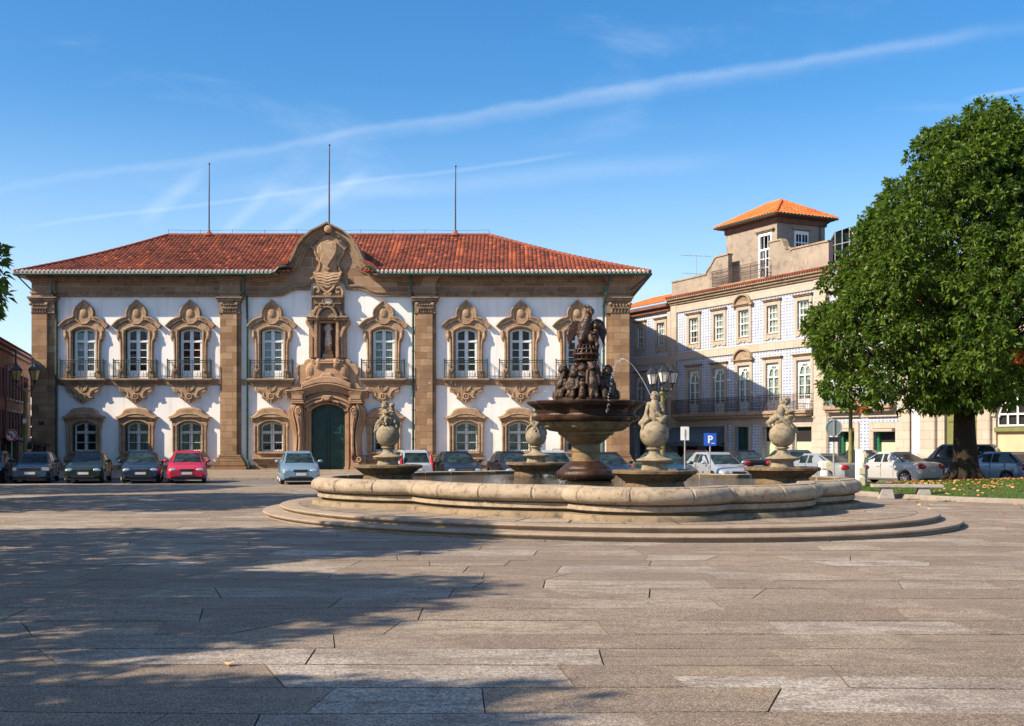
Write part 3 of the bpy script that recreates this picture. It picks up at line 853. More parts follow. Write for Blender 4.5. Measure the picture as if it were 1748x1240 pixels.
# ---- entablature with the swoop over the portal
low_l = [(420,507),(455,507),(480,506),(488,503),(496,498.5),(502,496.2),(510,495.6),(527,495.4),(527.8,490),(530,486.5),(534,483),(540,480)]
low = smooth_path(low_l, 2) if False else low_l
low_r = [(1121-p[0], p[1]) for p in reversed(low_l)]
lowline = low_l + [(546,478.5),(560.5,478),(575,478.5)] + low_r
ped_l = [(420,467),(468,467),(478,463),(484,456),(492,453.5),(498,450.6),(503,440.6),(510,424),(520,410),(534,398.5),(548.5,391.5),(560.5,385)]
ped_r = [(1121-p[0], p[1]) for p in reversed(ped_l[:-1])]
pedline = ped_l + ped_r
mb = MB()
mb.prism(hp(lowline) + hp(list(reversed(pedline))), -.14, .0, .0)
mb.box(hx(97), hx(377), -.14, 0, hz(507), hz(470)); mb.box(hx(412), hx(421), -.139, 0, hz(507), hz(470))
mb.box(hx(700), hx(708.5), -.139, 0, hz(507), hz(470)); mb.box(hx(744.5), hx(1035), -.14, 0, hz(507), hz(470))
mb.build('frieze', M['frieze'], hall)
mb = MB()   # architrave moulding
for a, b in [(97,377),(744.5,1035),(412,421),(700,708.5)]:
    mb.box(hx(a), hx(b), -.22, -.1, hz(507.2), hz(502.5), bev=.02)
    mb.box(hx(a), hx(b), -.28, -.1, hz(502.5), hz(499), bev=.03)
    mb.box(hx(a), hx(b), -.24, -.1, hz(484), hz(481.5), bev=.02)
    mb.box(hx(a), hx(b), -.36, -.1, hz(481.5), hz(477.5), bev=.04)
    mb.box(hx(a), hx(b), -.55, -.1, hz(477.5), hz(473.8), bev=.05)
    mb.box(hx(a), hx(b), -.72, -.1, hz(473.8), hz(469.5), bev=.05)
Lp = hp(smooth_path(lowline[:12], 3)); Rp = hp(smooth_path(low_r, 3))
for P in (Lp, Rp):
    mb.strip([(x, z+.09) for x, z in P], .20, -.22, -.1, .02)
    mb.strip([(x, z+.25) for x, z in P], .16, -.30, -.1, .04)
# cornice following the eave and the pediment
cor = hp(smooth_path(ped_l, 3)); cor_r = mir(cor, DX)
full = cor + cor_r[1:]
mb.strip(full, .30, -.44, .0, .05, side=0.12)
mb.strip([(x, z) for x, z in full], .50, -.34, .0, .05, side=0.12)
mb.strip([(x, z) for x, z in full], .68, -.24, .0, .05, side=0.12)
mb.build('cornice', M['trim_dark'], hall)
# pediment body (real depth behind the gable, runs back into the roof)
mb = MB()
gab = hp([(470,468),(484,456.5),(498,451),(503,441),(510,424.5),(520,410.5),(534,399),(548.5,392),(560.5,385.6)])
gab = gab + mir(gab[:-1], DX)
mb.prism(gab, -.05, 3.2, 0)
mb.build('pediment', M['frieze'], hall)
mb = MB()   # roof covering of the gable
mb.strip([(x, z+.09) for x, z in gab[1:-1]], .10, -.70, 3.4, .0)
mb.build('gable_capping', M['trim_dark'], hall)

# ---- carved centrepiece of the pediment, layered relief
def sym(pts): return hp(pts) + mir(hp(pts), DX)
def c(pts):   # zoom picture coordinates -> photo px
    return [(480+p[0]/4.96, 370+p[1]/4.96) for p in pts]
mb = MB()
mb.prism(hp(c([(285,250),(270,290),(300,340),(300,370),(330,400),(325,450),(300,475),(403,500),(510,475),(480,450),(475,420),(510,380),(515,340),(545,300),(570,260),(540,240),(500,215),(480,190),(440,170),(403,160),(370,170),(330,205),(310,235)])), -.30, -.1, .07)
mb.prism(hp(c([(310,265),(310,320),(340,350),(335,390),(365,420),(370,450),(403,470),(440,450),(445,420),(475,390),(480,350),(505,320),(505,265),(470,225),(403,205),(345,225)])), -.42, -.28, .07)
mb.prism(hp(c([(340,235),(342,300),(360,340),(362,370),(385,405),(403,435),(425,405),(450,370),(470,330),(485,290),(483,235),(440,225),(403,232),(370,222)])), -.58, -.4, .06)
mb.ell((hx(480+413/4.96), -.76, hz(370+125/4.96)), (.25,.16,.25), seg=14, rings=8)
mb.lathe([(.34,0),(.34,.1),(.28,.14),(.28,.0)], 16, (0,0,0)) if False else None
mb.strip(hp(c(smooth_path([(255,255),(285,280),(300,330),(325,365),(335,420),(318,470)],3))), .12, -.36, -.1, .04)
mb.strip(hp(c(smooth_path([(570,255),(541,280),(526,330),(500,365),(490,420),(508,470)],3))), .12, -.36, -.1, .04)
mb.build('coat_of_arms', M['trim'], hall)
mb = MB()   # draped garlands under the arms
for k, (w, y, pr) in enumerate([(118,480,.40),(112,502,.46),(102,526,.48),(92,550,.46),(80,572,.42)]):
    q = smooth_path([(403-w,y),(403-w*.8,y+16),(403-w*.4,y+20),(403,y+34),(403+w*.4,y+20),(403+w*.8,y+16),(403+w,y)],3)
    mb.tube([(x, -pr-.05*math.cos((i-len(q)/2)/len(q)*PI), z) for i, (x, z) in enumerate(hp(c(q)))], .095, 8)
mb.prism(hp(c([(300,480),(318,560),(340,610),(403,640),(466,610),(488,560),(506,480)])), -.38, 0, .05)
for sgn in (-1,1):
    mb.tube([(x,-.50,z) for x, z in hp(c(smooth_path([(403+sgn*60,600),(403+sgn*20,640),(403-sgn*30,672)],3)))], .09, 8)
    q = [(403+sgn*p[0], p[1]) for p in smooth_path([(128,675),(126,640),(110,612),(85,610),(70,630),(80,650),(100,645)],3)]
    mb.tube([(x,-.42,z) for x, z in hp(c(q))], .095, 8)
mb.prism(hp(c([(290,612),(283,672),(523,672),(515,612),(460,650),(350,650)])), -.36, 0, .04)
mb.build('garland', M['trim'], hall)
mb = MB()   # attic piece with round window
mb.prism(sym(c([(270,688),(270,700),(285,705),(290,738),(283,742),(283,752),(300,760),(290,790),(262,810),(245,840),(245,878),(403,878)])), -.45, 0, .05)
mb.box(hx(c([(268,0)])[0][0]), hx(c([(538,0)])[0][0]), -.68, 0, hz(370+698/4.96), hz(370+678/4.96), bev=.03)
mb.box(hx(c([(285,0)])[0][0]), hx(c([(522,0)])[0][0]), -.58, 0, hz(370+750/4.96), hz(370+738/4.96), bev=.03)
ring = [(hx(561.2)+.30*math.cos(a*PI/10), hz(514)+.30*math.sin(a*PI/10)) for a in range(21)]
mb.strip(ring, .10, -.60, -.4, .03)
mb.prism(hp(c(arc(403, -872, 70, -100, 0, 180, 12))) if False else [(hx(561.3)+.50*math.cos(R(a)), hz(545)+.62*math.sin(R(a))) for a in range(0,181,15)], -.60, -.4, .04)
mb.strip([(hx(561.3)+.62*math.cos(R(a)), hz(546.5)+.78*math.sin(R(a))) for a in range(0,181,12)], .18, -.80, -.3, .05)
mb.strip([(hx(561.3)+.92*math.cos(R(a)), hz(547)+1.0*math.sin(R(a))) for a in range(-5,60,10)], .2, -.66, -.3, .05)
mb.strip([(hx(561.3)+.92*math.cos(R(a)), hz(547)+1.0*math.sin(R(a))) for a in range(125,190,10)], .2, -.66, -.3, .05)
for sgn in (-1,1):
    mb.strip([(hx(561.3)+sgn*x, hz(525)+z) for x, z in smooth_path([(0,.16),(.18,.1),(.34,.16),(.46,.06),(.4,-.06),(.3,-.02)],3)], .11, -.85, -.4, .04)
mb.build('niche_crown', M['trim_dark'], hall)
mb = MB(); mb.prism([(hx(561.2)+.24*math.cos(a*PI/10), hz(514)+.24*math.sin(a*PI/10)) for a in range(20)], -.53, -.3, .03)
mb.build('round_window', M['mortar'], hall)
mb = MB(); mb.prism(sym(c([(262,676),(262,880),(403,880)])), -.22, 0, .02); mb.box(hx(546), hx(576), -.3, 0, hz(512), hz(494)); mb.build('crown_backing', M['trim_dark'], hall)
# niche surround
mb = MB()
nl, nr, nt, nb = hx(545.5), hx(574), hz(549), hz(612)
for sgn, xin, xout in ((-1, 545.5, 528.5), (1, 574, 592.5)):
    a, b = sorted((hx(xin), hx(xout)))
    mb.box(a, b, -.30, 0, nb, nt, bev=.03)
    m0, m1 = (hx(xin-1.5), hx(xin-7)) if sgn < 0 else (hx(xin+1.5), hx(xin+7))
    m0, m1 = sorted((m0, m1))
    mb.box(m0, m1, -.55, -.28, nb, nt, bev=.04)
    m0, m1 = sorted((hx(xin+sgn*9), hx(xin+sgn*13)))
    mb.box(m0, m1, -.44, -.28, nb, nt, bev=.04)
    mb.box(a-.06, b+.06, -.68, 0, nt, nt+.16, bev=.04)
    mb.box(a-.14, b+.14, -.78, 0, nt+.16, nt+.28, bev=.04)
    # S scrolls
    cx = 561.2
    q = smooth_path([(20,566),(22,575),(24,572),(27,564),(33,556),(35.5,550.5),(33,547),(29.5,547.8),(29.5,551.5),(32,552)], 3)
    mb.strip(hp([(cx+sgn*p[0]*.985, p[1]) for p in q]), .22, -.50, 0, .06)
    mb.prism(hp([(cx+sgn*p[0], p[1]) for p in [(17,560),(30,551),(27,566),(21,581),(17,582)]]), -.36, 0, .05)
mb.box(nl, nr, -.20, 0, nt-.12, nt+.02, bev=.02)
mb.build('niche_surround', M['portal'], hall)
mb = MB(); mb.box(nl-.05, nr+.05, .75, .85, nb-.1, nt+.1); mb.box(nl-.06, nl-.01, 0.45, .8, nb, nt); mb.box(nr+.01, nr+.06, 0.45, .8, nb, nt); mb.box(nl-.05,nr+.05,.44,.8,nt+.0,nt+.08)
mb.build('niche_back', M['trim_dark'], hall)
# bulging pedestal storey between portal and niche
def z2(pts): return [(480+p[0]/4.96, 580+p[1]/4.96) for p in pts]
mb = MB()
mb.prism(sym(z2([(232,165),(205,180),(195,205),(160,215),(135,240),(130,280),(150,318),(150,360),(120,400),(95,425),(300,425),(403,425)])), -.35, 0, .08)
for sgn in (-1,1):
    cxp = 560.8
    q = smooth_path([(24,616),(29,621),(33,630),(33.5,640),(30,645)],3)
    mb.ell((hx(cxp+sgn*28), -.36, hz(634)), (.36,.34,.55), seg=14, rings=10)
    mb.box(*(sorted((hx(cxp+sgn*24), hx(cxp+sgn*32)))), -.5, 0, hz(664), hz(646), bev=.05)
    mb.box(*(sorted((hx(cxp+sgn*23.0), hx(cxp+sgn*36)))), -.6, 0, hz(666), hz(661), bev=.05)
    mb.ell((hx(cxp+sgn*15), -.62, hz(622)), (.2,.2,.34), seg=12, rings=8)
mb.prism(sym(z2([(262,180),(262,215),(250,235),(262,265),(258,300),(210,345),(403,330)])), -.62, -.3, .10)
mb.box(hx(536), hx(585), -.72, -.3, hz(619), hz(615.5), bev=.04)
mb.box(hx(538), hx(583), -.80, -.3, hz(622.5), hz(619), bev=.04)
# shallow curved block on the portal cornice
blk = [(hx(518.5),hz(665)),(hx(518.5),hz(656)),(hx(532),hz(649)),(hx(548),hz(645)),(hx(560.5),hz(644)),(hx(573),hz(645)),(hx(589),hz(649)),(hx(602),hz(656)),(hx(602),hz(665)),(hx(590),hz(660)),(hx(576),hz(656)),(hx(560.5),hz(655)),(hx(545),hz(656)),(hx(531),hz(660))]
mb.prism(blk, -.95, -.2, .06)
mb.prism([(hx(521),hz(656)),(hx(533),hz(648.5)),(hx(549),hz(644)),(hx(553),hz(638)),(hx(568),hz(638)),(hx(572),hz(644)),(hx(588),hz(648.5)),(hx(600),hz(656)),(hx(576),hz(650)),(hx(545),hz(650))], -.82, -.2, .1)
mb.build('portal_pedestal', M['portal'], hall)
# statue in the niche stands on a small stepped pedestal
mb = MB()
px0 = hx(559.8)
for w, z0, z1 in [(.34, nb, nb+.28), (.26, nb+.28, nb+.42), (.30, nb+.42, nb+.47), (.2, nb+.47, nb+.85), (.24, nb+.85, nb+.93)]:
    mb.box(px0-w, px0+w, .18-w*.8, .18+w*.8, z0, z1, bev=.02)
mb.build('statue_pedestal', M['trim'], hall)

# ---- portal
mb = MB()
cor = hp([(491,667.7),(500,667.5),(518,665.7),(529,662),(540.5,658.6),(551,656.4),(560.5,655.6),(570,656.4),(581,658.6),(592,662),(603,666),(619,667.7),(629.5,667.7)])
for dz, w, p in [(-.02,.10,.92),(-.13,.13,.80),(-.26,.14,.68),(-.40,.15,.58)]:
    mb.strip([(x, z+dz) for x, z in cor], w, -p, 0, .03)
# tympanum arches below
def arch2(w, pz, sz, n=14): return segarch(w, sz, pz, n, DX)
for w, top, sp, wd, p in [(1.52, 677.5, 691, .16, .60), (1.42, 682.5, 696, .16, .50), (1.30, 687, 700, .16, .40)]:
    mb.strip(segarch(w, hz(sp), hz(top), 14, DX), wd, -p, 0, .03)
big = segarch(1.75, hz(690), hz(668), 14, DX)
inner = segarch(1.13, hz(702), hz(690.2), 14, DX)
mb.prism(big + list(reversed(inner)), -.36, 0, .02)
mb.prism(hp([(499,669),(524,668),(524,690),(499,690)]), -.50, 0, .03); mb.prism(hp([(597,668),(622,669),(622,690),(597,690)]), -.50, 0, .03)
for sgn in (-1,1):
    for e, z0, z1 in [(12.5,690,687),(11.5,687,683),(10,683,675),(11.5,675,672),(13,672,669)]:
        a, b = sorted((hx(560.5+sgn*(50-e)), hx(560.5+sgn*(50+e*.85))))
        mb.box(a, b, -.85+abs(11.5-e)*-.02, 0, hz(z0), hz(z1), bev=.03)
mb.prism(hp([(553,676),(569,676),(564,684.5),(557,684.5)]), -.72, -.3, .05)
for sgn in (-1,1):
    mb.strip(hp([(560.5+sgn*p[0], p[1]) for p in smooth_path([(7,680),(9,684.5),(14,686),(20,688)],3)]), .13, -.62, -.3, .04)
mb.build('portal_arch', M['portal'], hall)
for sgn in (-1,1):   # jambs
    mb = MB()
    for x0, x1, p in [(29,33,.22),(33,36.5,.34),(36.5,40,.26)]:
        a, b = sorted((hx(560.5+sgn*x0), hx(560.5+sgn*x1)))
        mb.box(a, b, -p, .05, 0.0, hz(700), bev=.03)
    a, b = sorted((hx(560.5+sgn*27.6), hx(560.5+sgn*36)))
    mb.box(a, b, -.42, 0, hz(703), hz(699), bev=.05)
    mb.box(a, b, -.36, 0, 0, hz(797), bev=.03)
    mb.build('door_jamb', M['portal'], hall)
# the two big scroll brackets: ribbed S shape seen from the front
for sgn in (-1,1):
    mb = MB()
    def pt(p): return (hx(560.5+sgn*p[0]), hz(p[1]))
    outer = smooth_path([(44,691),(52,690),(60,692),(65,699),(66,708),(63,722),(59,735),(57,748),(57,762),(58,777),(62,777),(65,781),(66,790),(62,795),(54,795)],3)
    innr = smooth_path([(42,795),(43,786),(44.5,776),(44,760),(43,745),(43,725),(42,708),(41,698)],3)
    mb.prism([pt(p) for p in outer] + [pt(p) for p in innr], -.55, 0, .08)
    # ribs on the outer flank
    for k, off in enumerate((0, -2.8, -5.6, -8.4)):
        q = smooth_path([(56+off*.5,692),(63+off,699),(64.5+off,708),(61.5+off,722),(57.5+off*.8,736),(55.8+off*.7,750),(55.8+off*.6,764),(56.5+off*.5,778)],4)
        mb.strip([pt(p) for p in q], .10, -.68-.07*k, -.4, .04)
    # front face with spiral volute
    face = smooth_path([(42,700),(45,694),(50,695),(53,702),(52,712),(48,728),(46.5,745),(46.5,760),(47.5,772),(45,778),(42.5,776),(42,750),(41,725)],3)
    mb.prism([pt(p) for p in face], -.98, -.4, .06)
    sp = [pt((46.5+(5.6-5.0*t)*math.cos(t*3.6*PI+PI*.2), 701.5+(5.6-5.0*t)*1.1*math.sin(t*3.6*PI+PI*.2))) for t in [i/40 for i in range(40)]]
    mb.strip(sp, .075, -1.10, -.9, .025)
    mb.ell((pt((46.5,701.5))[0], -1.05, pt((46.5,701.5))[1]), (.07,.08,.07), seg=8, rings=6)
    mb.strip([pt(p) for p in smooth_path([(47,712),(46,722),(44.5,735)],3)], .06, -1.03, -.9, .02)
    mb.ell((pt((45,740))[0], -1.0, pt((45,740))[1]), (.09,.06,.2), seg=8, rings=6)
    # lower volute
    sp = [pt((55+(5.2-4.6*t)*math.cos(-t*3.2*PI+PI*.9), 784+(5.2-4.6*t)*math.sin(-t*3.2*PI+PI*.9))) for t in [i/34 for i in range(34)]]
    mb.strip(sp, .09, -.95, -.5, .03)
    mb.prism([pt(p) for p in smooth_path([(42,776),(46,786),(50,790),(58,790),(64,786),(66,796),(42,796)],3)], -.82, -.3, .07)
    a, b = sorted((pt((41,0))[0], pt((66,0))[0]))
    mb.box(a-.02, b+.02, -1.0, 0, 0, hz(795), bev=.05)
    mb.build('scroll_bracket', M['portal'], hall, smooth=False)
# door
door = MB()
dz = hz(690.5); zsp = hz(702)
half = segarch(1.13, zsp, dz, 14, 0)
door.prism([(-1.13, 0.0)] + half + [(1.13, 0.0)], .22, .32, 0)
for sx in (-1,1):
    xa, xb = sorted((sx*.10, sx*1.02))
    rows = [(.12,.62),(.74,1.50),(1.62,2.12),(2.24,3.0),(3.12,3.55)]
    for z0, z1 in rows:
        door.box(xa, xb, .16, .24, z0, z1, bev=.03)
        door.box(xa+.14, xb-.14, .11, .2, z0+.10, z1-.10, bev=.05)
door.box(-.05, .05, .10, .25, 0, 3.7, bev=.02)
d = door.build('door', M['door_green'], hall, loc=(DX,0,0))
k = MB(); k.tube([(.12,.10,1.5),(.12,.04,1.5)], [.03,.05], 8); k.ell((.12,.0,1.5), .045, seg=8, rings=6)
k.build('door_handle', M['rust_iron'], d)
mb = MB(); mb.box(DX-2.4, DX+2.4, -1.0, .3, -.05, .06, bev=.02); mb.build('door_step', M['step'], hall)
# lettering over the door
def letters(txt, parent, path_r, size, mat, y):
    w, sp_, ap = 1.215, hz(699.5), hz(687.6)
    h = ap-sp_; r = (w*w+h*h)/(2*h); cz = ap-r
    a = math.asin(w/r)*.93; n = len(txt)
    mb = MB()
    for i, ch in enumerate(txt):
        if ch == ' ': continue
        an = -a + 2*a*(i+.5)/n
        cu = bpy.data.curves.new('t', 'FONT'); cu.body = ch; cu.size = size; cu.extrude = 0.012; cu.align_x = 'CENTER'
        o = bpy.data.objects.new('t', cu); COL.objects.link(o)
        dg = bpy.context.evaluated_depsgraph_get(); dg.update()
        me = bpy.data.meshes.new_from_object(o.evaluated_get(dg))
        Mx = Matrix.Translation((DX+(r-.05)*math.sin(an), y, cz+(r-.05)*math.cos(an))) @ Matrix.Rotation(an, 4, 'Y') @ Matrix.Rotation(PI/2, 4, 'X')
        mb.add([Mx @ v.co for v in me.vertices], [tuple(p.vertices) for p in me.polygons])
        bpy.data.objects.remove(o); bpy.data.meshes.remove(me); bpy.data.curves.remove(cu)
    mb.build('inscription', mat, parent)
letters('CAMARA MUNICIPAL DE BRAGA', hall, 1, .19, M['black_text'], -.42)

# ---- windows (one prototype, then copies)
def frame_upper():
    mb = MB(); w = UW-.03; y0, y1 = .20, .28; b = u_bt+.02
    for s_ in (-1,1):
        a, c_ = sorted((s_*w, s_*(w-.11))); mb.box(a, c_, y0, y1, b, u_sp, bev=.01)
    mb.strip(segarch(w, u_sp, u_ap, 10), .13, y0+.002, y1, .01, side=0)
    mb.box(-.055, .055, y0-.02, y1, b, u_ap-.05, bev=.01)
    zt0, zt1 = hz(584.8), hz(580.8)
    mb.box(-w, w, y0-.03, y1, zt0, zt1, bev=.015)
    mb.box(-w, w, y0-.005, y1, b, b+.52, bev=.01)
    for s_ in (-1,1):
        a, c_ = sorted((s_*.12, s_*(w-.16))); mb.box(a, c_, y0-.03, y0+.01, b+.1, b+.42, bev=.02)
        a, c_ = sorted((s_*.055, s_*.115)); mb.box(a, c_, y0+.01, y1-.01, b+.5, u_ap-.06)
        a, c_ = sorted((s_*(w-.11), s_*(w-.17))); mb.box(a, c_, y0+.01, y1-.01, b+.5, u_sp)
    for py in (597.5, 610.0, 621.5): mb.box(-w, w, y0+.015, y1-.015, hz(py)-.025, hz(py)+.025)
    return mb
def surround_upper():
    mb = MB()
    def q(pts): return [((265-x)/5.9*HK, hz(490+y/5.9)) for x, y in pts]   # left half of the zoom, mirrored to +x
    side = [(60,440),(58,480),(66,515),(78,522),(76,548),(92,556),(96,640),(98,760),(96,850),(78,856),(75,922)]
    inner_b = (UW, u_bt)
    ar = segarch(UW, u_sp, u_ap, 12)
    half_in = [p for p in ar if p[0] >= -1e-6]
    top = [(265,330),(200,345),(120,375),(70,412)]
    outer = q(top) + q(side)
    poly = outer + [(UW, hz(490+922/5.9))] + list(reversed(half_in))
    mb.prism(poly, -.16, .02, .03)
    mb.prism([(-x, z) for x, z in poly], -.16, .02, .03)
    # raised inner fillet
    for s_ in (-1,1):
        mb.strip([(s_*(UW+.11), u_bt+.45), (s_*(UW+.11), u_sp)], .10, -.23, -.1, .03)
        mb.strip([(s_*x, z) for x, z in q(smooth_path([(84,440),(80,480),(90,510),(98,530),(108,560),(110,640),(112,760),(108,850)],2))], .12, -.25, -.1, .04)
        a, c_ = sorted((s_*(UW+.03), s_*(UW+.40)))
        mb.box(a, c_, -.34, 0, u_bt, u_bt+.48, bev=.05)
        mb.ell((s_*(UW+.22), -.36, u_bt+.5), (.16,.10,.14), seg=10, rings=6)
        mb.ell((s_*(UW+.42), -.14, hz(490+500/5.9)), (.13,.16,.26), seg=10, rings=8)
    mb.strip(segarch(UW+.12, u_sp+.02, u_ap+.14, 12), .10, -.23, -.1, .03)
    return mb
def hood_upper():
    mb = MB()
    def q(pts): return [((265-x)/5.9*HK, hz(490+y/5.9)) for x, y in pts]
    # ogee field
    fld = q([(255,150),(225,190),(180,235),(165,290),(160,340),(265,380)])
    mb.prism(fld + [(-x, z) for x, z in reversed(fld)], -.20, .02, .03)
    edge = smooth_path([(12,395),(60,345),(110,315),(158,300),(158,268),(172,222),(210,182),(240,155),(262,133)], 4)
    e = q(edge)
    e = [p for i, p in enumerate(e) if i == 0 or (Vector(p)-Vector(e[i-1])).length > .01]
    for wd, yf, dz in [(.10,-.34,0),(.20,-.28,0),(.30,-.22,0)]:
        mb.strip(e, wd, yf, .0, .03, side=None, clampx=1); mb.strip([(-x, z) for x, z in e], wd, yf, .0, .03, side=None, clampx=-1)
    # inner line of relief
    i2 = smooth_path([(100,372),(140,345),(185,335),(210,350),(235,372),(265,378)], 3)
    for s_ in (-1,1): mb.strip([(s_*x, z) for x, z in q(i2)], .07, -.27, -.1, .025)
    i3 = smooth_path([(200,340),(190,290),(205,235),(240,205),(265,190)], 3)
    for s_ in (-1,1): mb.strip([(s_*x, z) for x, z in q(i3)], .07, -.28, -.1, .025)
    mb.ell((0, -.2, hz(490+268/5.9)), (.24,.10,.30), seg=14, rings=8)
    return mb
def corbel():
    mb = MB()
    def q(pts): return [((265-x)/5.9*HK, hz(490+y/5.9)) for x, y in pts]
    h = q([(55,975),(80,1000),(100,1010),(97,1040),(118,1050),(150,1058),(172,1070),(180,1085),(165,1100),(166,1125),(212,1128),(218,1145),(240,1158),(258,1160),(260,1172),(265,1172)])
    mb.prism([(0, h[0][1])] + h, -.34, .02, .05)
    mb.prism([(0, h[0][1])] + [(-x, z) for x, z in h], -.34, .02, .05)
    for s_ in (-1,1):
        for k in range(3): mb.ell((s_*(.60+.09*k+.22), -.34, hz(669+.8-k*.7)), (.045,.07,.10), seg=8, rings=5)
        mb.strip([(s_*x, z) for x, z in q(smooth_path([(110,1020),(150,1035),(185,1060),(195,1100)],3))], .06, -.39, -.30, .02)
    mb.strip([(.30*math.cos(R(a)), hz(657.5)+.42*math.sin(R(a))) for a in range(180,361,15)], .06, -.40, -.30, .02)
    mb.strip([(.17*math.cos(R(a)), hz(677.5)+.17*math.sin(R(a))) for a in range(0,361,24)], .10, -.44, -.30, .03)
    mb.ell((0,-.38,hz(677.5)), (.07,.08,.08), seg=8, rings=6)
    mb.ell((0,-.34,hz(686)), (.07,.07,.10), seg=8, rings=6)
    return mb
def balcony_slab():
    mb = MB(); z0, z1 = hz(651.2), hz(647.0)
    mb.box(-1.50, 1.50, -.60, 0, z0+.04, z1, bev=.03)
    mb.box(-1.44, 1.44, -.55, 0, z0-.05, z0+.06, bev=.03)
    mb.box(-1.34, 1.34, -.46, 0, z0-.15, z0-.03, bev=.05)
    mb.box(-1.20, 1.20, -.40, 0, z0-.26, z0-.12, bev=.05)
    return mb
def railing():
    mb = MB(); z0, z1 = hz(647)+.02, hz(616.3); W = 1.36; Y = -.53
    r = .020
    for z in (z0+.08, z1, z1-.14):
        mb.tube([(-W,-.03,z),(-W,Y,z),(W,Y,z),(W,-.03,z)], r if z < z1 else .028, 5)
    for s_ in (-1,1):
        mb.tube([(s_*W,Y,z0),(s_*W,Y,z1+.04)], .032, 6)
        mb.ell((s_*W,Y,z1+.07), .045, seg=6, rings=4)
    n = 17
    for i in range(1, n):
        x = -W+2*W*i/n
        mb.tube([(x,Y,z0+.08),(x,Y,z1)], .011, 4)
        if i % 2 == 0:
            zc = z0+.22
            mb.tube([(x+.07*math.cos(R(a)), Y, zc+.09*math.sin(R(a))) for a in range(0,361,60)], .010, 4, cap=False)
    for s_ in (-1,1):
        for j in range(1,5): mb.tube([(s_*W, Y*j/5, z0+.08),(s_*W, Y*j/5, z1)], .011, 4)
    return mb
def curtain_mb(w, z0, z1, y, gap, amp=.03, wl=.17):
    mb = MB(); n = 26
    for s_ in (-1,1):
        a, b = gap, w
        vs = []
        for i in range(n+1):
            x = s_*(a+(b-a)*i/n); yy = y+amp*math.sin(x*2*PI/wl)+.01*math.sin(x*31)
            vs += [(x, yy, z0), (x, yy, z1)]
        mb.add(vs, [(2*i,2*i+2,2*i+3,2*i+1) for i in range(n)])
    return mb
def pane_mb(w, zb, zs, za, y):
    mb = MB(); mb.prism([(-w, zb)] + segarch(w, zs, za, 8) + [(w, zb)], y, y+.008, 0); return mb

cur_kind = {0:'c',1:None,2:'r',3:'c',4:'c',5:None,6:None,7:None}
fw = frame_upper().build('balcony_window', M['white'], hall, loc=(hx(UPX[0]),0,0))
surround_upper().build('surround', M['trim'], fw)
hood_upper().build('hood', M['trim'], fw)
pane_mb(UW-.05, u_bt+.3, u_sp, u_ap, .245).build('pane', M['glass'], fw)
reveal = MB()
reveal.strip([(-UW, u_bt),(-UW, u_sp)] + segarch(UW, u_sp, u_ap, 10)[1:-1] + [(UW, u_sp),(UW, u_bt)], .05, -.05, .21, .0, side=1.0)
rv = reveal.build('reveal', M['green'], fw)
bs = balcony_slab().build('balcony', M['trim'], hall, loc=(hx(UPX[0]),0,0))
corbel().build('corbel', M['trim'], bs)
railing().build('railing', M['iron'], bs)
wins = [fw] + [copy_at(fw, (hx(p),0,0)) for p in UPX[1:]]
for p in UPX[1:]: copy_at(bs, (hx(p),0,0))
for i, w_ in enumerate(wins):
    k = cur_kind[i]
    if k == 'c':
        curtain_mb(UW, u_bt+.4, hz(584), .42, .06 if i == 0 else .0).build('curtain', M['curtain'], w_)
        mb = MB(); mb.box(-UW, UW, .40, .43, hz(581), u_ap-.25); mb.build('blind', M['curtain'], w_)
    if k == 'r':
        curtain_mb(UW, u_bt+.4, u_ap, .42, .0).build('curtain', M['curtain_red'], w_)
    w_['label'] = {'c':'balcony window with pale curtains behind the panes', 'r':'balcony window with red brown curtains'}.get(k, 'balcony window with dark empty panes')

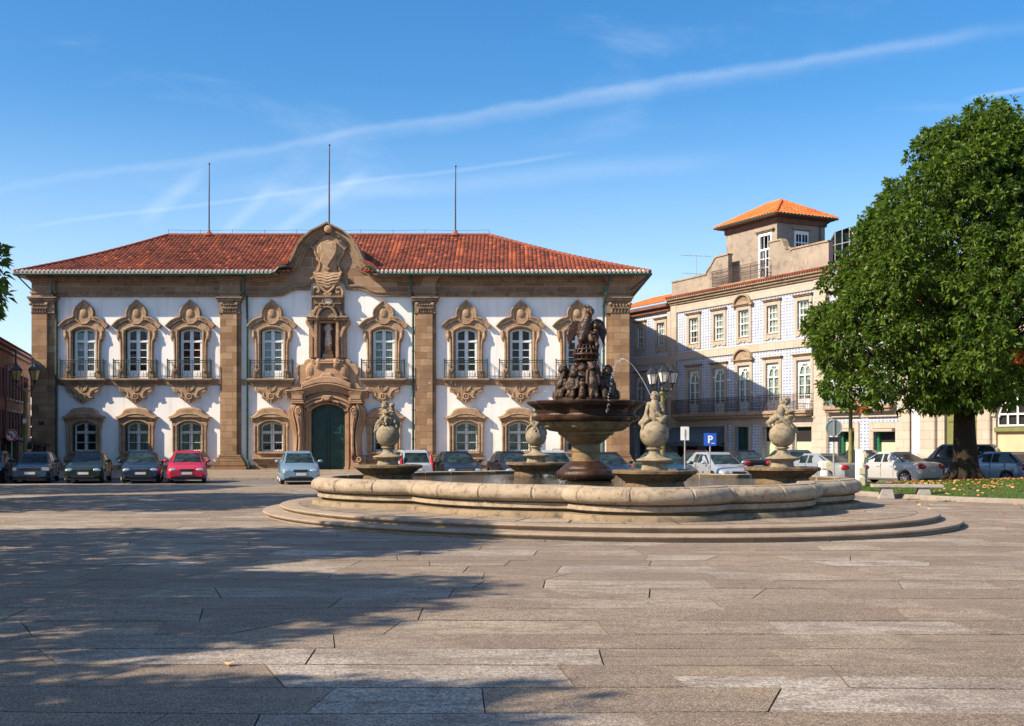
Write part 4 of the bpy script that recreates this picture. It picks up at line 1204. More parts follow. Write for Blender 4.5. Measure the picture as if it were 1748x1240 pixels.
# ---- ground floor windows
def frame_lower():
    mb = MB(); w = UW-.03; y0, y1 = .20, .28; b = l_bt+.02
    for s_ in (-1,1):
        a, c_ = sorted((s_*w, s_*(w-.10))); mb.box(a, c_, y0, y1, b, l_sp, bev=.01)
        a, c_ = sorted((s_*.06, s_*.11)); mb.box(a, c_, y0+.01, y1-.01, b, l_ap-.06)
    mb.strip(segarch(w, l_sp, l_ap, 10), .12, y0+.002, y1, .01, side=0)
    mb.box(-.06, .06, y0-.02, y1, b, l_ap-.05, bev=.01)
    mb.box(-w, w, y0-.03, y1, hz(740.5), hz(736), bev=.015)
    mb.box(-w, w, y0-.01, y1, b, b+.09, bev=.01)
    mb.box(-w, w, y0+.015, y1-.015, hz(755.5)-.025, hz(755.5)+.025)
    return mb
def surround_lower():
    mb = MB()
    def q(pts): return [((372-x)/8.27*HK, hz(680+y/8.27)) for x, y in pts]
    side = [(112,290),(122,360),(124,430),(140,445),(142,760),(142,790),(120,815),(100,845),(120,862),(150,885),(160,935)]
    ar = [p for p in segarch(UW, l_sp, l_ap, 12) if p[0] >= -1e-6]
    poly = q([(372,225),(290,228),(200,265)]) + q(side) + q([(372,935)])[:1] + [(0, l_bt-.02),(UW, l_bt-.02)] + list(reversed(ar))
    mb.prism(poly, -.20, .02, .03); mb.prism([(-x, z) for x, z in poly], -.20, .02, .03)
    for s_ in (-1,1):
        mb.strip([(s_*(UW+.10), l_bt), (s_*(UW+.10), l_sp)], .10, -.26, -.1, .03)
        mb.strip([(s_*(UW+.30), l_bt-.05), (s_*(UW+.30), l_sp)], .12, -.30, -.1, .04)
    mb.strip(segarch(UW+.10, l_sp+.02, l_ap+.11, 12), .10, -.26, -.1, .03)
    mb.box(-UW-.14, UW+.14, -.42, 0, l_bt-.16, l_bt-.0, bev=.04)
    z = hz(680+845/8.27)
    mb.box(-1.24, 1.24, -.42, 0, z-.10, z+.04, bev=.04)
    mb.box(-1.12, 1.12, -.34, 0, z-.22, z-.08, bev=.05)
    return mb
def hood_lower():
    mb = MB()
    def q(pts): return [((372-x)/8.27*HK, hz(680+y/8.27)) for x, y in pts]
    up = q([(68,263),(120,246),(160,215),(190,170),(230,147),(300,134),(372,131)])
    lo = q([(95,285),(150,278),(200,262),(250,238),(310,224),(372,221)])
    polyh = up + [(-x, z) for x, z in reversed(up[:-1])] + [(-x, z) for x, z in lo] + list(reversed(lo[:-1]))
    mb.prism(polyh, -.36, .02, .10)
    mb.strip([(x, z) for x, z in lo] + [(-x, z) for x, z in reversed(lo[:-1])], .09, -.40, -.1, .03)
    mb.strip([(x, z-.12) for x, z in lo] + [(-x, z-.12) for x, z in reversed(lo[:-1])], .12, -.30, -.1, .04)
    return mb
def grille():
    mb = MB(); w = UW+.10; z0, z1 = l_bt-.08, l_ap+.12; Y = -.24
    n = 11
    for i in range(n+1):
        x = -w+2*w*i/n
        zt = z1 - .22*(abs(x)/w)**2
        mb.tube([(x, Y+.16, zt),(x, Y, zt-.10),(x, Y, z0)], .012, 4)
    for z in (z0+.05, z0+.6, z0+1.15, z0+1.6):
        mb.tube([(-w, -.1, z),(-w, Y, z),(w, Y, z),(w, -.1, z)], .014, 4)
    return mb
fl = frame_lower().build('grille_window', M['white'], hall, loc=(hx(LPX[0]),0,0))
surround_lower().build('surround', M['trim'], fl); hood_lower().build('hood', M['trim'], fl)
pane_mb(UW-.05, l_bt+.04, l_sp, l_ap, .245).build('pane', M['glass'], fl)
grille().build('grille', M['iron'], fl)
rv2 = MB(); rv2.strip([(-UW, l_bt),(-UW, l_sp)] + segarch(UW, l_sp, l_ap, 10)[1:-1] + [(UW, l_sp),(UW, l_bt)], .05, -.05, .21, .0, side=1.0)
rv2.build('reveal', M['green'], fl)
lw = [fl] + [copy_at(fl, (hx(p),0,0)) for p in LPX[1:]]
for i in (1,2,5,6):
    curtain_mb(UW, l_bt, l_ap, .42, .02, .02, .12).build('curtain', M['curtain_green'], lw[i])
    lw[i]['label'] = 'barred ground floor window with grey green curtains'

# ---- frieze vents, downpipes, gutters
mb = MB()
for px in (190, 278, 368, 515, 607, 755, 843, 933, 1027):
    mb.tube([(hx(px), -.15, hz(493)), (hx(px), -.24, hz(493))], .085, 10)
mb.build('frieze_vents', M['trim_dark'], hall)
for px, kick in ((96,1),(420.5,0),(703,0),(1034,-1)):
    mb = MB(); x = hx(px); y = -.62 if px in (420.5, 703) else -.5
    if px == 1034:
        mb.tube([(hx(1040),-1.15,hz(470)),(hx(1039),-.8,hz(478)),(x-.05,-.75,hz(505)),(x-.15,-.25,hz(525)),(x-.15,-.2,hz(790))], .075, 8)
    else:
        mb.tube([(x,-1.15,hz(470)),(x,-.85,hz(474)),(x,-.8,hz(500)),(x+.1,-.3,hz(508)),(x+.1,-.2,hz(530)),(x+.1,-.2,hz(785)),(x+.28,-.55,hz(790)),(x+.28,-.55,hz(803))], .075, 8)
    for py in (560,600,650,700,750): mb.tube([(x+(.1 if px != 1034 else -.15),-.2,hz(py)-.04),(x+(.1 if px != 1034 else -.15),-.2,hz(py)+.04)], .095, 8)
    mb.build('downpipe', M['green'], hall)
GZ = 12.42
mb = MB()
gl = [(-19.75,-1.30,GZ),(hx(420),-1.30,GZ),(hx(466),-1.30,GZ),(hx(476),-1.30,GZ+.15),(hx(482),-1.25,GZ+.42),(hx(495),-1.2,GZ+.52)]
mb.tube(gl, .085, 7)
gr = [(hx(628),-1.2,GZ+.52),(hx(636),-1.25,GZ+.5),(hx(642),-1.3,GZ+.3),(hx(652),-1.30,GZ),(hx(700),-1.30,GZ),(20.25,-1.30,GZ)]
mb.tube(gr, .085, 7)
mb.tube([(20.3,-1.30,GZ),(20.3,24,GZ)], .085, 7); mb.tube([(-19.8,-1.30,GZ),(-19.8,13,GZ)], .085, 7)
mb.build('gutter', M['green'], hall)
mb = MB()   # corner brackets under the overhang
mb.tube([(-19.6,-1.2,GZ-.1),(hx(58)-.05,-.3,hz(496))], .045, 6); mb.tube([(20.1,-1.2,GZ-.1),(XR+.05,-.3,hz(496))], .045, 6)
mb.build('eave_brace', M['green'], hall)
mb = MB()   # soffit
mb.box(-19.75, hx(480), -1.25, .0, GZ-.02, GZ+.05); mb.box(hx(641), 20.2, -1.25, .0, GZ-.02, GZ+.05)
mb.box(-19.75, XL, .0, 14, GZ-.02, GZ+.05); mb.box(XR, 20.2, .0, 24, GZ-.02, GZ+.05)
mb.build('soffit', M['trim_dark'], hall)

# ---- roof with real barrel tiles
def tile_roof(E0, E1, R0, R1, tw=.27, th=.40, sag=0.0, skip=None, sub=6):
    """E0,E1 eave ends, R0,R1 ridge ends (Vectors). returns verts, faces, uvs"""
    E0, E1, R0, R1 = map(Vector, (E0, E1, R0, R1))
    ux = (E1-E0).normalized(); L = (E1-E0).length
    mid = (R0-E0) - ux*((R0-E0).dot(ux)); sl = mid.length; vy = mid/sl
    nrm = ux.cross(vy).normalized()
    if nrm.z < 0: nrm = -nrm
    r0 = (R0-E0).dot(ux); r1 = (R1-E0).dot(ux)
    ncol = max(1, int(L/tw)); tw = L/ncol; nrow = max(1, int(sl/th)); th = sl/nrow
    us = [i*tw/sub for i in range(ncol*sub+1)]
    vs_ = []
    for j in range(nrow): vs_ += [(j*th, .035, j), ((j+1)*th, .0, j)]
    V = []; UVv = []
    for v, lift, j in vs_:
        f = v/sl; lo = r0*f; hi = L+(r1-L)*f
        for u in us:
            uu = min(max(u, lo), hi)
            ph = (uu/tw) % 1.0
            h = .055*math.sqrt(max(0, 1-((ph-.5)/.36)**2)) if abs(ph-.5) < .36 else -.01
            p = E0 + ux*uu + vy*v + nrm*(h+lift) - Vector((0,0,sag*math.sin(PI*f)))
            V.append(p)
    n = len(us); F = []; UV = []
    for r in range(len(vs_)-1):
        f0 = vs_[r][0]/sl; f1 = vs_[r+1][0]/sl
        for i in range(n-1):
            uc = (us[i]+us[i+1])/2
            if not (r0*max(f0,f1)-tw*.2 <= us[i+1] and us[i] <= L+(r1-L)*min(f0,f1)+tw*.2): continue
            if skip and skip(E0 + ux*uc + vy*vs_[r][0]): continue
            a, b, c_, d_ = r*n+i, r*n+i+1, (r+1)*n+i+1, (r+1)*n+i
            if (V[a]-V[b]).length < 1e-6 and (V[c_]-V[d_]).length < 1e-6: continue
            F.append((a,b,c_,d_))
            col = math.floor(uc/tw); row = vs_[r][2]
            UV.append((col+.5+E0.x*0, row+.5))
    return V, F, UV
def roof_obj(name, pieces, mat, parent):
    V = []; F = []; U = []
    for k, (v, f, u) in enumerate(pieces):
        o = len(V); V += v; F += [tuple(i+o for i in q) for q in f]; U += [(a+k*311, b+k*97) for a, b in u]
    me = bpy.data.meshes.new(name); me.from_pydata([tuple(v) for v in V], [], F)
    uvl = me.uv_layers.new(name='UVMap')
    arr = np.zeros((len(me.loops), 2), dtype=np.float32)
    li = 0
    for i, f in enumerate(F):
        arr[li:li+len(f)] = U[i]; li += len(f)
    uvl.data.foreach_set('uv', arr.ravel())
    me.materials.append(mat)
    o = bpy.data.objects.new(name, me); COL.objects.link(o); o.parent = parent
    return o
ez = GZ+.12
E_l, E_r, yE = -19.75, 20.25, -1.30
RZ = 16.30; yR = 7.0
R_l, R_r = -12.5, 9.95
gsk = lambda p: (hx(497) < p.x < hx(626)) and p.y < 1.6 and True
front = tile_roof((E_l,yE,ez),(E_r,yE,ez),(R_l,yR,RZ),(R_r,yR,RZ), sag=.16, skip=lambda p: hx(503) < p.x < hx(618) and p.y < 0.5)
left = tile_roof((E_l,yE+16.6,ez),(E_l,yE,ez),(R_l,yR,RZ),(R_l,yR,RZ), sag=.16, sub=4)
right = tile_roof((E_r,yE,ez),(E_r,25,ez),(R_r,yR,RZ),(R_r,25,RZ), sag=.16, sub=4)
backw = tile_roof((4,25,ez+1.5),(4,yR,ez+1.5),(R_r,25,RZ),(R_r,yR,RZ), sub=2)
back = tile_roof((E_r-10,yE+16.6,ez),(E_l,yE+16.6,ez),(R_r,yR,RZ),(R_l,yR,RZ), sub=2)
rf = roof_obj('roof', [front, left, right, backw, back], M['tile_old'], hall)
mb = MB()
def ridge(mb, a, b, r=.13, step=.42, sag=0.0):
    a, b = Vector(a), Vector(b); L = (b-a).length; n = max(1, int(L/step))
    for i in range(n):
        f0 = i/n; f1 = (i+1.12)/n
        p = a.lerp(b, f0) - Vector((0,0,sag*math.sin(PI*f0))); q_ = a.lerp(b, min(1.02,f1)) - Vector((0,0,sag*math.sin(PI*min(1,f1))))
        mb.tube([p, q_], [r*1.12, r*.92], 8)
ridge(mb, (R_l,yR,RZ+.03), (R_r,yR,RZ+.03)); ridge(mb, (E_l,yE,ez+.03), (R_l,yR,RZ+.03), sag=.16); ridge(mb, (E_r,yE,ez+.03), (R_r,yR,RZ+.03), sag=.16)
ridge(mb, (R_r,yR,RZ+.03), (R_r,25,RZ+.03))
mb.build('ridge_tile', M['tile_old'], rf)
mb = MB(); n = int(40/.27)
for i in range(n):
    x = E_l + 40.0*(i+.5)/n
    if hx(478) < x < hx(644): continue
    mb.tube([(x, yE-.05, ez+.02),(x, yE+.28, ez+.12)], .10, 8)
mb.build('eave_tile', M['mortar'], rf)
for sgn in (-1,1):   # little tiled swoops beside the gable
    mb = MB()
    for i in range(9):
        t = i/8
        px = 560.5+sgn*(66+t*20); py = 452+13*(t**1.6)
        mb.tube([(hx(px), -1.15, hz(py)),(hx(px), .3, hz(py-3.5))], .13, 8)
    mb.build('swoop_tile', M['tile_old'], rf)
# masts and the wire along the ridge
for px, top, base in ((357, 280, 404), (562, 248, 386), (777.5, 284, 405)):
    Y = yR if px != 562 else 1.2
    s_ = (HD+Y)/2000; X = (px-874)*s_-HCX; Z0 = RZ if px != 562 else 1.85+(755-388)*s_; Z1 = 1.85+(755-top)*s_
    mb = MB(); mb.tube([(X,Y,Z0-.1),(X,Y,(Z0+Z1)/2),(X+.02,Y,Z1)], [.055,.045,.03], 6)
    mb.ell((X+.02,Y,Z1), .07, seg=6, rings=4)
    f = mb.build('lightning_mast', M['rust_iron'], hall)
    if px != 562:
        mb = MB(); mb.lathe([(.38,0),(.30,.1),(.12,.28),(.06,.4)], 12, (X,Y,RZ-.02)); mb.build('mast_foot', M['tile_old'], f)
mb = MB()
xs = [R_l+ (R_r-R_l)*i/10 for i in range(11)]
for x in xs: mb.tube([(x,yR,RZ),(x,yR,RZ+.42)], .014, 4)
mb.tube([(x, yR, RZ+.40-.06*(i%2)) for i, x in enumerate(xs)], .010, 4)
mb.build('lightning_wire', M['rust_iron'], hall)
# small plaque on the left corner pilaster
mb = MB(); mb.box(hx(71), hx(80), -.47, -.41, hz(726), hz(720), bev=.01); mb.build('plaque', M['rust_iron'], hall)

# ---- figure standing in the niche
mado = empty('saint_statue', (HCX+px0, HD+.16, nb+.93), 0, 'small grey stone saint holding a child in the niche above the green door', 'statue')
sculpt('figure', [
    ('t', [(0,0,.02),(0,0,.35),(0,0,.75),(0,0,1.02)], [.24,.21,.16,.17]),
    ('t', [(0,0,1.02),(0,-.02,1.20),(0,-.02,1.30)], [.17,.13,.07]), ('e', (0,-.03,1.42), (.095,.10,.125)),
    ('t', [(-.16,0,1.15),(-.20,-.06,.92),(-.06,-.2,.88)], [.065,.06,.045]),
    ('t', [(.16,0,1.15),(.22,-.06,.95),(.12,-.2,.93)], [.065,.06,.045]),
    ('t', [(.12,-.16,.92),(.12,-.17,1.12)], [.08,.06]), ('e', (.12,-.17,1.24), .062),
    ('t', [(-.12,-.14,.1),(-.1,-.13,.8)], [.05,.04]), ('t', [(.08,-.16,.05),(.06,-.13,.8)], [.05,.04]),
], .028, M['madonna'], mado, smooth=1, disp=(.012, 9))
# ================================================================== FOUNTAIN
FC = Vector((1.75, 30.1))
def closed_sweep(mb, P, N, prof, mi=0, pinch=None):
    n = len(P); m = len(prof); vs = []; fs = []
    for i in range(n):
        for (o, z) in prof:
            q = P[i] + N[i]*(o - (pinch[i] if pinch and z > .55 else 0))
            vs.append((q.x, q.y, z))
    for i in range(n):
        j = (i+1) % n
        for k in range(m-1):
            fs.append((i*m+k, j*m+k, j*m+k+1, i*m+k+1))
    mb.add(vs, fs, mi)
def normals(P):
    n = len(P); out = []
    for i in range(n):
        a = (P[i]-P[i-1]).normalized(); b = (P[(i+1)%n]-P[i]).normalized()
        m = Vector((a.y,-a.x)) + Vector((b.y,-b.x)); m.normalize()
        out.append(m)
    return out
def arc3(a, b, m, n):
    ax, ay = a; bx, by = b; cx, cy = m
    d = 2*(ax*(by-cy)+bx*(cy-ay)+cx*(ay-by))
    ux = ((ax*ax+ay*ay)*(by-cy)+(bx*bx+by*by)*(cy-ay)+(cx*cx+cy*cy)*(ay-by))/d
    uy = ((ax*ax+ay*ay)*(cx-bx)+(bx*bx+by*by)*(ax-cx)+(cx*cx+cy*cy)*(bx-ax))/d
    r = math.hypot(ax-ux, ay-uy)
    a0 = math.atan2(ay-uy, ax-ux); a1 = math.atan2(by-uy, bx-ux); am = math.atan2(cy-uy, cx-ux)
    d1 = (a1-a0) % (2*PI); dm = (am-a0) % (2*PI)
    if dm > d1: d1 -= 2*PI
    return [Vector((ux+r*math.cos(a0+d1*i/n), uy+r*math.sin(a0+d1*i/n))) for i in range(n)]
P1, P2, P3, P4 = (-4.2,-2.85), (-.72,-5.98), (2.8,-6.32), (5.25,-3.45)
def bulge(a, b, s):
    mx, my = (a[0]+b[0])/2, (a[1]+b[1])/2; dx, dy = b[0]-a[0], b[1]-a[1]; L = math.hypot(dx, dy)
    return (mx+dy/L*s, my-dx/L*s)
neg = lambda p: (-p[0], -p[1])
half = arc3(P1, P2, bulge(P1,P2,.62), 26) + arc3(P2, P3, (1.15,-7.38), 26) + arc3(P3, P4, bulge(P3,P4,.66), 22) + arc3(P4, neg(P1), (6.95,-.5), 40)
OUT = [p+FC for p in half] + [FC-p for p in half]
NO = normals(OUT)
# joints between the rim stones
L = [0]
for i in range(len(OUT)): L.append(L[-1] + (OUT[(i+1)%len(OUT)]-OUT[i]).length)
dense = []; pin = []
step = 1.28; tot = L[-1]; nj = round(tot/step); stp = tot/nj
marks = []
for i in range(len(OUT)): marks.append((L[i], False))
for k in range(nj):
    for d, pflag in ((-.035,0),(-.012,1),(.012,1),(.035,0)): marks.append(((k*stp+.4+d) % tot, bool(pflag)))
marks.sort()
P_, pin_ = [], []
last = -1
for s_, pf in marks:
    if s_-last < .004: continue
    last = s_
    i = max(j for j in range(len(OUT)) if L[j] <= s_+1e-9)
    f = (s_-L[i])/(L[i+1]-L[i]); a = OUT[i]; b = OUT[(i+1)%len(OUT)]
    P_.append(a.lerp(b, f)); pin_.append(.030 if pf else 0)
def interpN(p):
    best = min(range(len(OUT)), key=lambda j: (OUT[j]-p).length_squared); return NO[best]
N_ = [interpN(p) for p in P_]
def wob(i, k): return .006*math.sin(i*1.7+k)
basin = empty('fountain_basin', (FC.x, FC.y, 0), 0, 'wide lobed granite fountain basin with thick rounded rim on two round steps', 'fountain basin')
off = (FC.x, FC.y, 0)
mb = MB()
closed_sweep(mb, P_, N_, [(-.54,.5),(-.54,.93),(-.52,.955),(-.20,.96),(-.16,.955),(-.15,.935),(-.10,.925),(-.05,.885),(-.01,.83),(.0,.77),(-.01,.71),(-.05,.655),(-.12,.62),(-.22,.608),(-.27,.600)], pinch=pin_)
mb.build('basin_rim', M['basin'], basin, smooth=True, off=off)
mb = MB(); closed_sweep(mb, OUT, NO, [(-.27,.601),(-.27,.585),(-.17,.580),(-.165,.478),(-.18,.466),(-.36,.460)])
mb.build('basin_band', M['basin'], basin, smooth=True, off=off)
mb = MB(); closed_sweep(mb, OUT, NO, [(-.35,.461),(-.36,.405),(-.10,.402),(-.04,.39),(-.025,.37),(-.02,.26)])
mb.build('basin_plinth', M['basin_base'], basin, smooth=True, off=off)
mb = MB(); closed_sweep(mb, OUT, NO, [(-.541,.94),(-.545,.45)])
pc = [tuple((p-n*.545)) + (.45,) for p, n in zip(OUT, NO)]
mb.add([(FC.x,FC.y,.45)] + pc, [(0, i+1, (i+1)%len(pc)+1) for i in range(len(pc))])
mb.build('basin_lining', M['basin_in'], basin, off=off)
# steps
def ellipse(a, b, rot, n=140):
    out = []
    for i in range(n):
        t = 2*PI*i/n; x, y = a*math.cos(t), b*math.sin(t)
        out.append(Vector((x*math.cos(rot)-y*math.sin(rot), x*math.sin(rot)+y*math.cos(rot)))+FC)
    return out
for nm, a, b, prof in (('lower_step', 9.2, 7.5, [(-.03,-.02),(-.03,.05),(-.01,.06),(.03,.075),(.045,.10),(.03,.128),(-.01,.137),(-1.2,.142)]),
                       ('upper_step', 8.72, 7.10, [(-.03,.10),(-.03,.175),(-.01,.19),(.03,.21),(.045,.238),(.03,.262),(-.01,.272),(-.45,.276)])):
    E = ellipse(a, b, R(-45)); E = [q+Vector((.15,-.2)) for q in E]; NE = normals(E)
    mb = MB(); closed_sweep(mb, E, NE, prof); mb.build(nm, M['step'], basin, smooth=True, off=off)
E = [q+Vector((.15,-.2)) for q in ellipse(8.28, 6.66, R(-45), 80)]
mb = MB(); rnd = random.Random(3)
vs = [(FC.x,FC.y,.277)]
for q in E: vs.append((q.x,q.y,.277))
mb.add(vs, [(0,i+1,(i+1)%80+1) for i in range(80)])
deck = mb.build('fountain_platform', M['joint'], basin, off=off)
mb = MB(); tones = []
nseg = 44
for i in range(nseg):
    t0 = 2*PI*i/nseg+.004; t1 = 2*PI*(i+1)/nseg-.004
    rr = [(.56,.78),(.783,1.0)] if i % 2 else [(.56,.86),(.863,1.0)]
    for r0, r1 in rr:
        q = []
        for r, t in ((r0,t0),(r1,t0),(r1,t1),(r0,t1)):
            x, y = 8.27*r*math.cos(t), 6.65*r*math.sin(t)
            q.append((x*math.cos(R(-45))-y*math.sin(R(-45))+FC.x+.15, x*math.sin(R(-45))+y*math.cos(R(-45))+FC.y-.2, .281))
        mb.add(q, [(0,1,2,3)]); tones.append((.55+.4*rnd.random(), rnd.random()*.4, 0))
o = mb.build('platform_paving', M['slab'], basin, off=off); paint_attr(o.data, tones)
# water
WZ = .865
mb = MB(); vs = [(FC.x,FC.y,WZ)] + [tuple(p-n*.53)+(WZ,) for p, n in zip(OUT, NO)]
mb.add(vs, [(0, i+1, (i+1)%len(OUT)+1) for i in range(len(OUT))])
w = mb.build('water', M['water']); tag(w, 'dark rippled water filling the lobed fountain basin', 'water', kind='structure')

# ---- central column with the big bowl
CX, CY = 1.90, 30.1
ks = 30.1/2000
def fz(py): return 1.85 + (755-py)*ks
col = empty('central_fountain', (CX, CY, .45), 0, 'tall wet brown fountain centrepiece with wide lobed bowl on a thick round column', 'fountain')
co_ = (0,0,.45)
def lob(k, amp, ph=0): return lambda a: 1+amp*abs(math.cos(a*k/2+ph))-amp*.5
def up(pts): return [(r*ks, fz(y)-.45) for r, y in pts]
# profile radii in photo px
mb = MB(); mb.lathe(up([(36,824),(47,817),(50,812),(50,808),(47,803),(41,800),(40,797),(35,793),(30,789),(27,787)]), 40, (0,0,0), shape=lob(8,.05))
mb.build('column_foot', M['wetstone'], col, smooth=True)
mb = MB(); mb.lathe(up([(27,789),(25.5,787),(24.5,786),(24.5,775),(23,774),(23,772),(24.5,771),(24.5,760),(23.5,759),(26,757),(27,755)]), 40)
mb.build('column_shaft', M['wetmid'], col, smooth=True)
mb = MB(); mb.lathe(up([(25,757),(29,755),(34,751),(39,746),(39,744.5),(44,743.5),(47,740.5),(47,737.5),(49,736),(54,734)]), 48, shape=lob(8,.03))
mb.build('bowl_stem', M['wetmid'], col, smooth=True)
mb = MB(); mb.lathe(up([(46,738),(60,735.5),(66,732),(66,730.5),(70,729.5),(72,725),(75,721),(75,719.5),(79,718),(79,715)]), 64, shape=lob(8,.09,.4))
mb.build('bowl_underside', M['wetmid'], col, smooth=True)
mb = MB(); mb.lathe(up([(72,722),(84,718),(86,714.5),(86,712),(83,711),(79,709.5),(78,707),(80,704),(80,702),(83,698),(87,695),(91,693),(91,691.8),(94,691),(95,689),(95.5,687),(94,685.5),(90,685.3),(86,688),(30,690),(.5,690)]), 96, shape=lob(8,.13,.4))
mb.build('bowl', M['wetstone'], col, smooth=True)
# ring of masks and dolphins
rnd = random.Random(11); pr = []
zb = fz(686)-.0; zt = fz(650)
pr.append(('t', [(0,0,zb-.02),(0,0,zb+.30),(0,0,zb+.55),(0,0,fz(630))], [.52,.50,.40,.20]))
for i in range(8):
    a = 2*PI*i/8+.2; ca, sa = math.cos(a), math.sin(a)
    hgt = [.76,.62,.80,.68][i%4]; rr = .66
    pr.append(('t', [(ca*rr, sa*rr, zb), (ca*(rr+.03), sa*(rr+.03), zb+hgt*.55), (ca*(rr-.12), sa*(rr-.12), zb+hgt)], [.13,.115,.09]))
    pr.append(('e', (ca*(rr-.06), sa*(rr-.06), zb+hgt+.06), (.115,.115,.13)))     # head
    pr.append(('e', (ca*(rr+.05), sa*(rr+.05), zb+hgt+.04), (.035,.035,.04)))      # nose
    for s_ in (-1,1):
        tx, ty = -sa*s_, ca*s_
        pr.append(('e', (ca*(rr+.02)+tx*.05, sa*(rr+.02)+ty*.05, zb+hgt+.02), (.04,.04,.045)))   # cheeks
        pr.append(('e', (ca*(rr-.08)+tx*.07, sa*(rr-.08)+ty*.07, zb+hgt+.15), (.06,.06,.05)))    # curls
        pr.append(('t', [(ca*(rr-.06)+tx*.11, sa*(rr-.06)+ty*.11, zb+hgt-.05),(ca*(rr+.05)+tx*.16, sa*(rr+.05)+ty*.16, zb+hgt*.55),(ca*(rr+.1)+tx*.05, sa*(rr+.1)+ty*.05, zb+hgt*.45)], [.05,.045,.035]))
        pr.append(('t', [(ca*(rr+.06)+tx*.06, sa*(rr+.06)+ty*.06, zb+.28),(ca*(rr+.13)+tx*.08, sa*(rr+.13)+ty*.08, zb+.14),(ca*(rr+.10)+tx*.05, sa*(rr+.10)+ty*.05, zb+.02)], [.05,.05,.045]))
    a2 = a+PI/8; ca, sa = math.cos(a2), math.sin(a2)
    # curled dolphin between two figures
    pts = []
    for k in range(9):
        t = k/8; an = -PI*.5+t*PI*1.7
        rad_ = .66+.13*math.cos(an); pts.append((ca*rad_, sa*rad_, zb+.16+.14*math.sin(an)))
    pr.append(('t', pts, [.10-.007*k for k in range(9)]))
    pr.append(('e', (ca*.62, sa*.62, zb+.42), (.10,.10,.12))); pr.append(('e', (ca*.66, sa*.66, zb+.52), (.06,.06,.05)))
for i in range(5):
    a = 2*PI*i/5+.6; ca, sa = math.cos(a), math.sin(a)
    pr.append(('t', [(ca*.32,sa*.32,zb+.45),(ca*.30,sa*.30,zb+.72)], [.11,.09])); pr.append(('e', (ca*.29,sa*.29,zb+.83), (.12,.12,.13)))
    pr.append(('e', (ca*.38,sa*.38,zb+.82), .04))
sculpt('figure_ring', [(p[0], *( [[(q[0],q[1],q[2]-.45) for q in p[1]], p[2]] if p[0]=='t' else [(p[1][0],p[1][1],p[1][2]-.45), p[2]])) for p in pr], .0145, M['ring'], col, smooth=1, disp=(.010, 20))
mb = MB(); mb.lathe(up([(52,686),(53,683),(52,681),(48,679),(30,678)]), 40, shape=lob(8,.08)); mb.build('ring_plinth', M['wetstone'], col, smooth=True)
# pierced globe
gz = fz(606)-.45; gr_ = .315
mb = MB()
mb.ell((0,0,gz), gr_*.90, seg=24, rings=16)
for la in (-50,-25,0,25,50):
    r = gr_*math.cos(R(la)); z = gz+gr_*math.sin(R(la))
    mb.tube([(r*math.cos(t*PI/14), r*math.sin(t*PI/14), z) for t in range(29)], .030 if la else .042, 6)
for k in range(8):
    a = k*PI/8
    mb.tube([(gr_*math.cos(a)*math.cos(t*PI/14), gr_*math.sin(a)*math.cos(t*PI/14), gz+gr_*math.sin(t*PI/14)) for t in range(29)], .024, 6)
mb.lathe([(.30,-.52),(.22,-.42),(.16,-.36),(.22,-.30)], 20, (0,0,gz))
mb.build('globe', M['wetstone'], col, smooth=2)
# eagle
ez_ = fz(583)-.45
eg = [('t', [(-.02,0,ez_-.02),(-.02,.02,ez_+.18),(.0,.0,ez_+.36),(.03,-.02,ez_+.52)], [.17,.21,.19,.12]),
      ('t', [(.03,-.02,ez_+.50),(.06,-.03,ez_+.64),(.08,-.04,ez_+.72)], [.115,.095,.09]),
      ('e', (.10,-.05,ez_+.76), (.115,.11,.11)), ('t', [(.13,-.14,ez_+.74),(.14,-.20,ez_+.70),(.14,-.21,ez_+.64)], [.045,.03,.015]),
      ('e', (.07,-.03,ez_+.87), (.09,.09,.035)),
      ('t', [(-.08,-.1,ez_+.12),(-.12,-.16,ez_+.02),(-.12,-.16,ez_-.06)], [.12,.10,.06]), ('t', [(.12,-.1,ez_+.1),(.14,-.16,ez_+.0),(.14,-.14,ez_-.08)], [.11,.09,.06]),
      ('t', [(.05,.15,ez_+.1),(.12,.22,ez_-.12),(.16,.24,ez_-.3)], [.12,.10,.05])]
for k in range(5): eg.append(('e', (.02+.05*math.cos(k*1.256), -.03+.05*math.sin(k*1.256), ez_+.90), (.025,.025,.035)))
def wing(sgn, x0, z0, W, H):
    out = []
    for i in range(9):
        t = i/8
        xt = x0 + sgn*W*(.12+.80*t); zt_ = z0 + .07*math.sin(t*PI*.9) - .05*t*t; xb = x0+sgn*W*(.45+.50*t); ln = H*(.42+.62*t-.12*t*t)
        xm = x0 + sgn*W*(.22+.85*t)
        out.append(('t', [(xt, .03, zt_), (xm, .01, zt_-ln*.45), (xb, .0-.03*t, zt_-ln)], [.045,.042,.018]))
    return out
eg += wing(-1, -.08, ez_+.44, .36, .60) + wing(1, .14, ez_+.48, .32, .58)
# small figure held on the eagle's flank
eg += [('t', [(.22,-.10,ez_-.05),(.24,-.12,ez_+.12),(.25,-.10,ez_+.26)], [.08,.09,.07]), ('e', (.25,-.12,ez_+.38), (.075,.075,.085)),
       ('t', [(.27,-.16,ez_+.24),(.20,-.22,ez_+.18),(.12,-.2,ez_+.22)], [.04,.035,.03]), ('t', [(.24,-.14,ez_),(.28,-.2,ez_-.12),(.27,-.16,ez_-.25)], [.065,.055,.04])]
sculpt('crowned_eagle', eg, .012, M['wetstone'], col, smooth=1, disp=(.006, 26))
for c_ in col.children:
    pass
col.location = (CX, CY, .45)

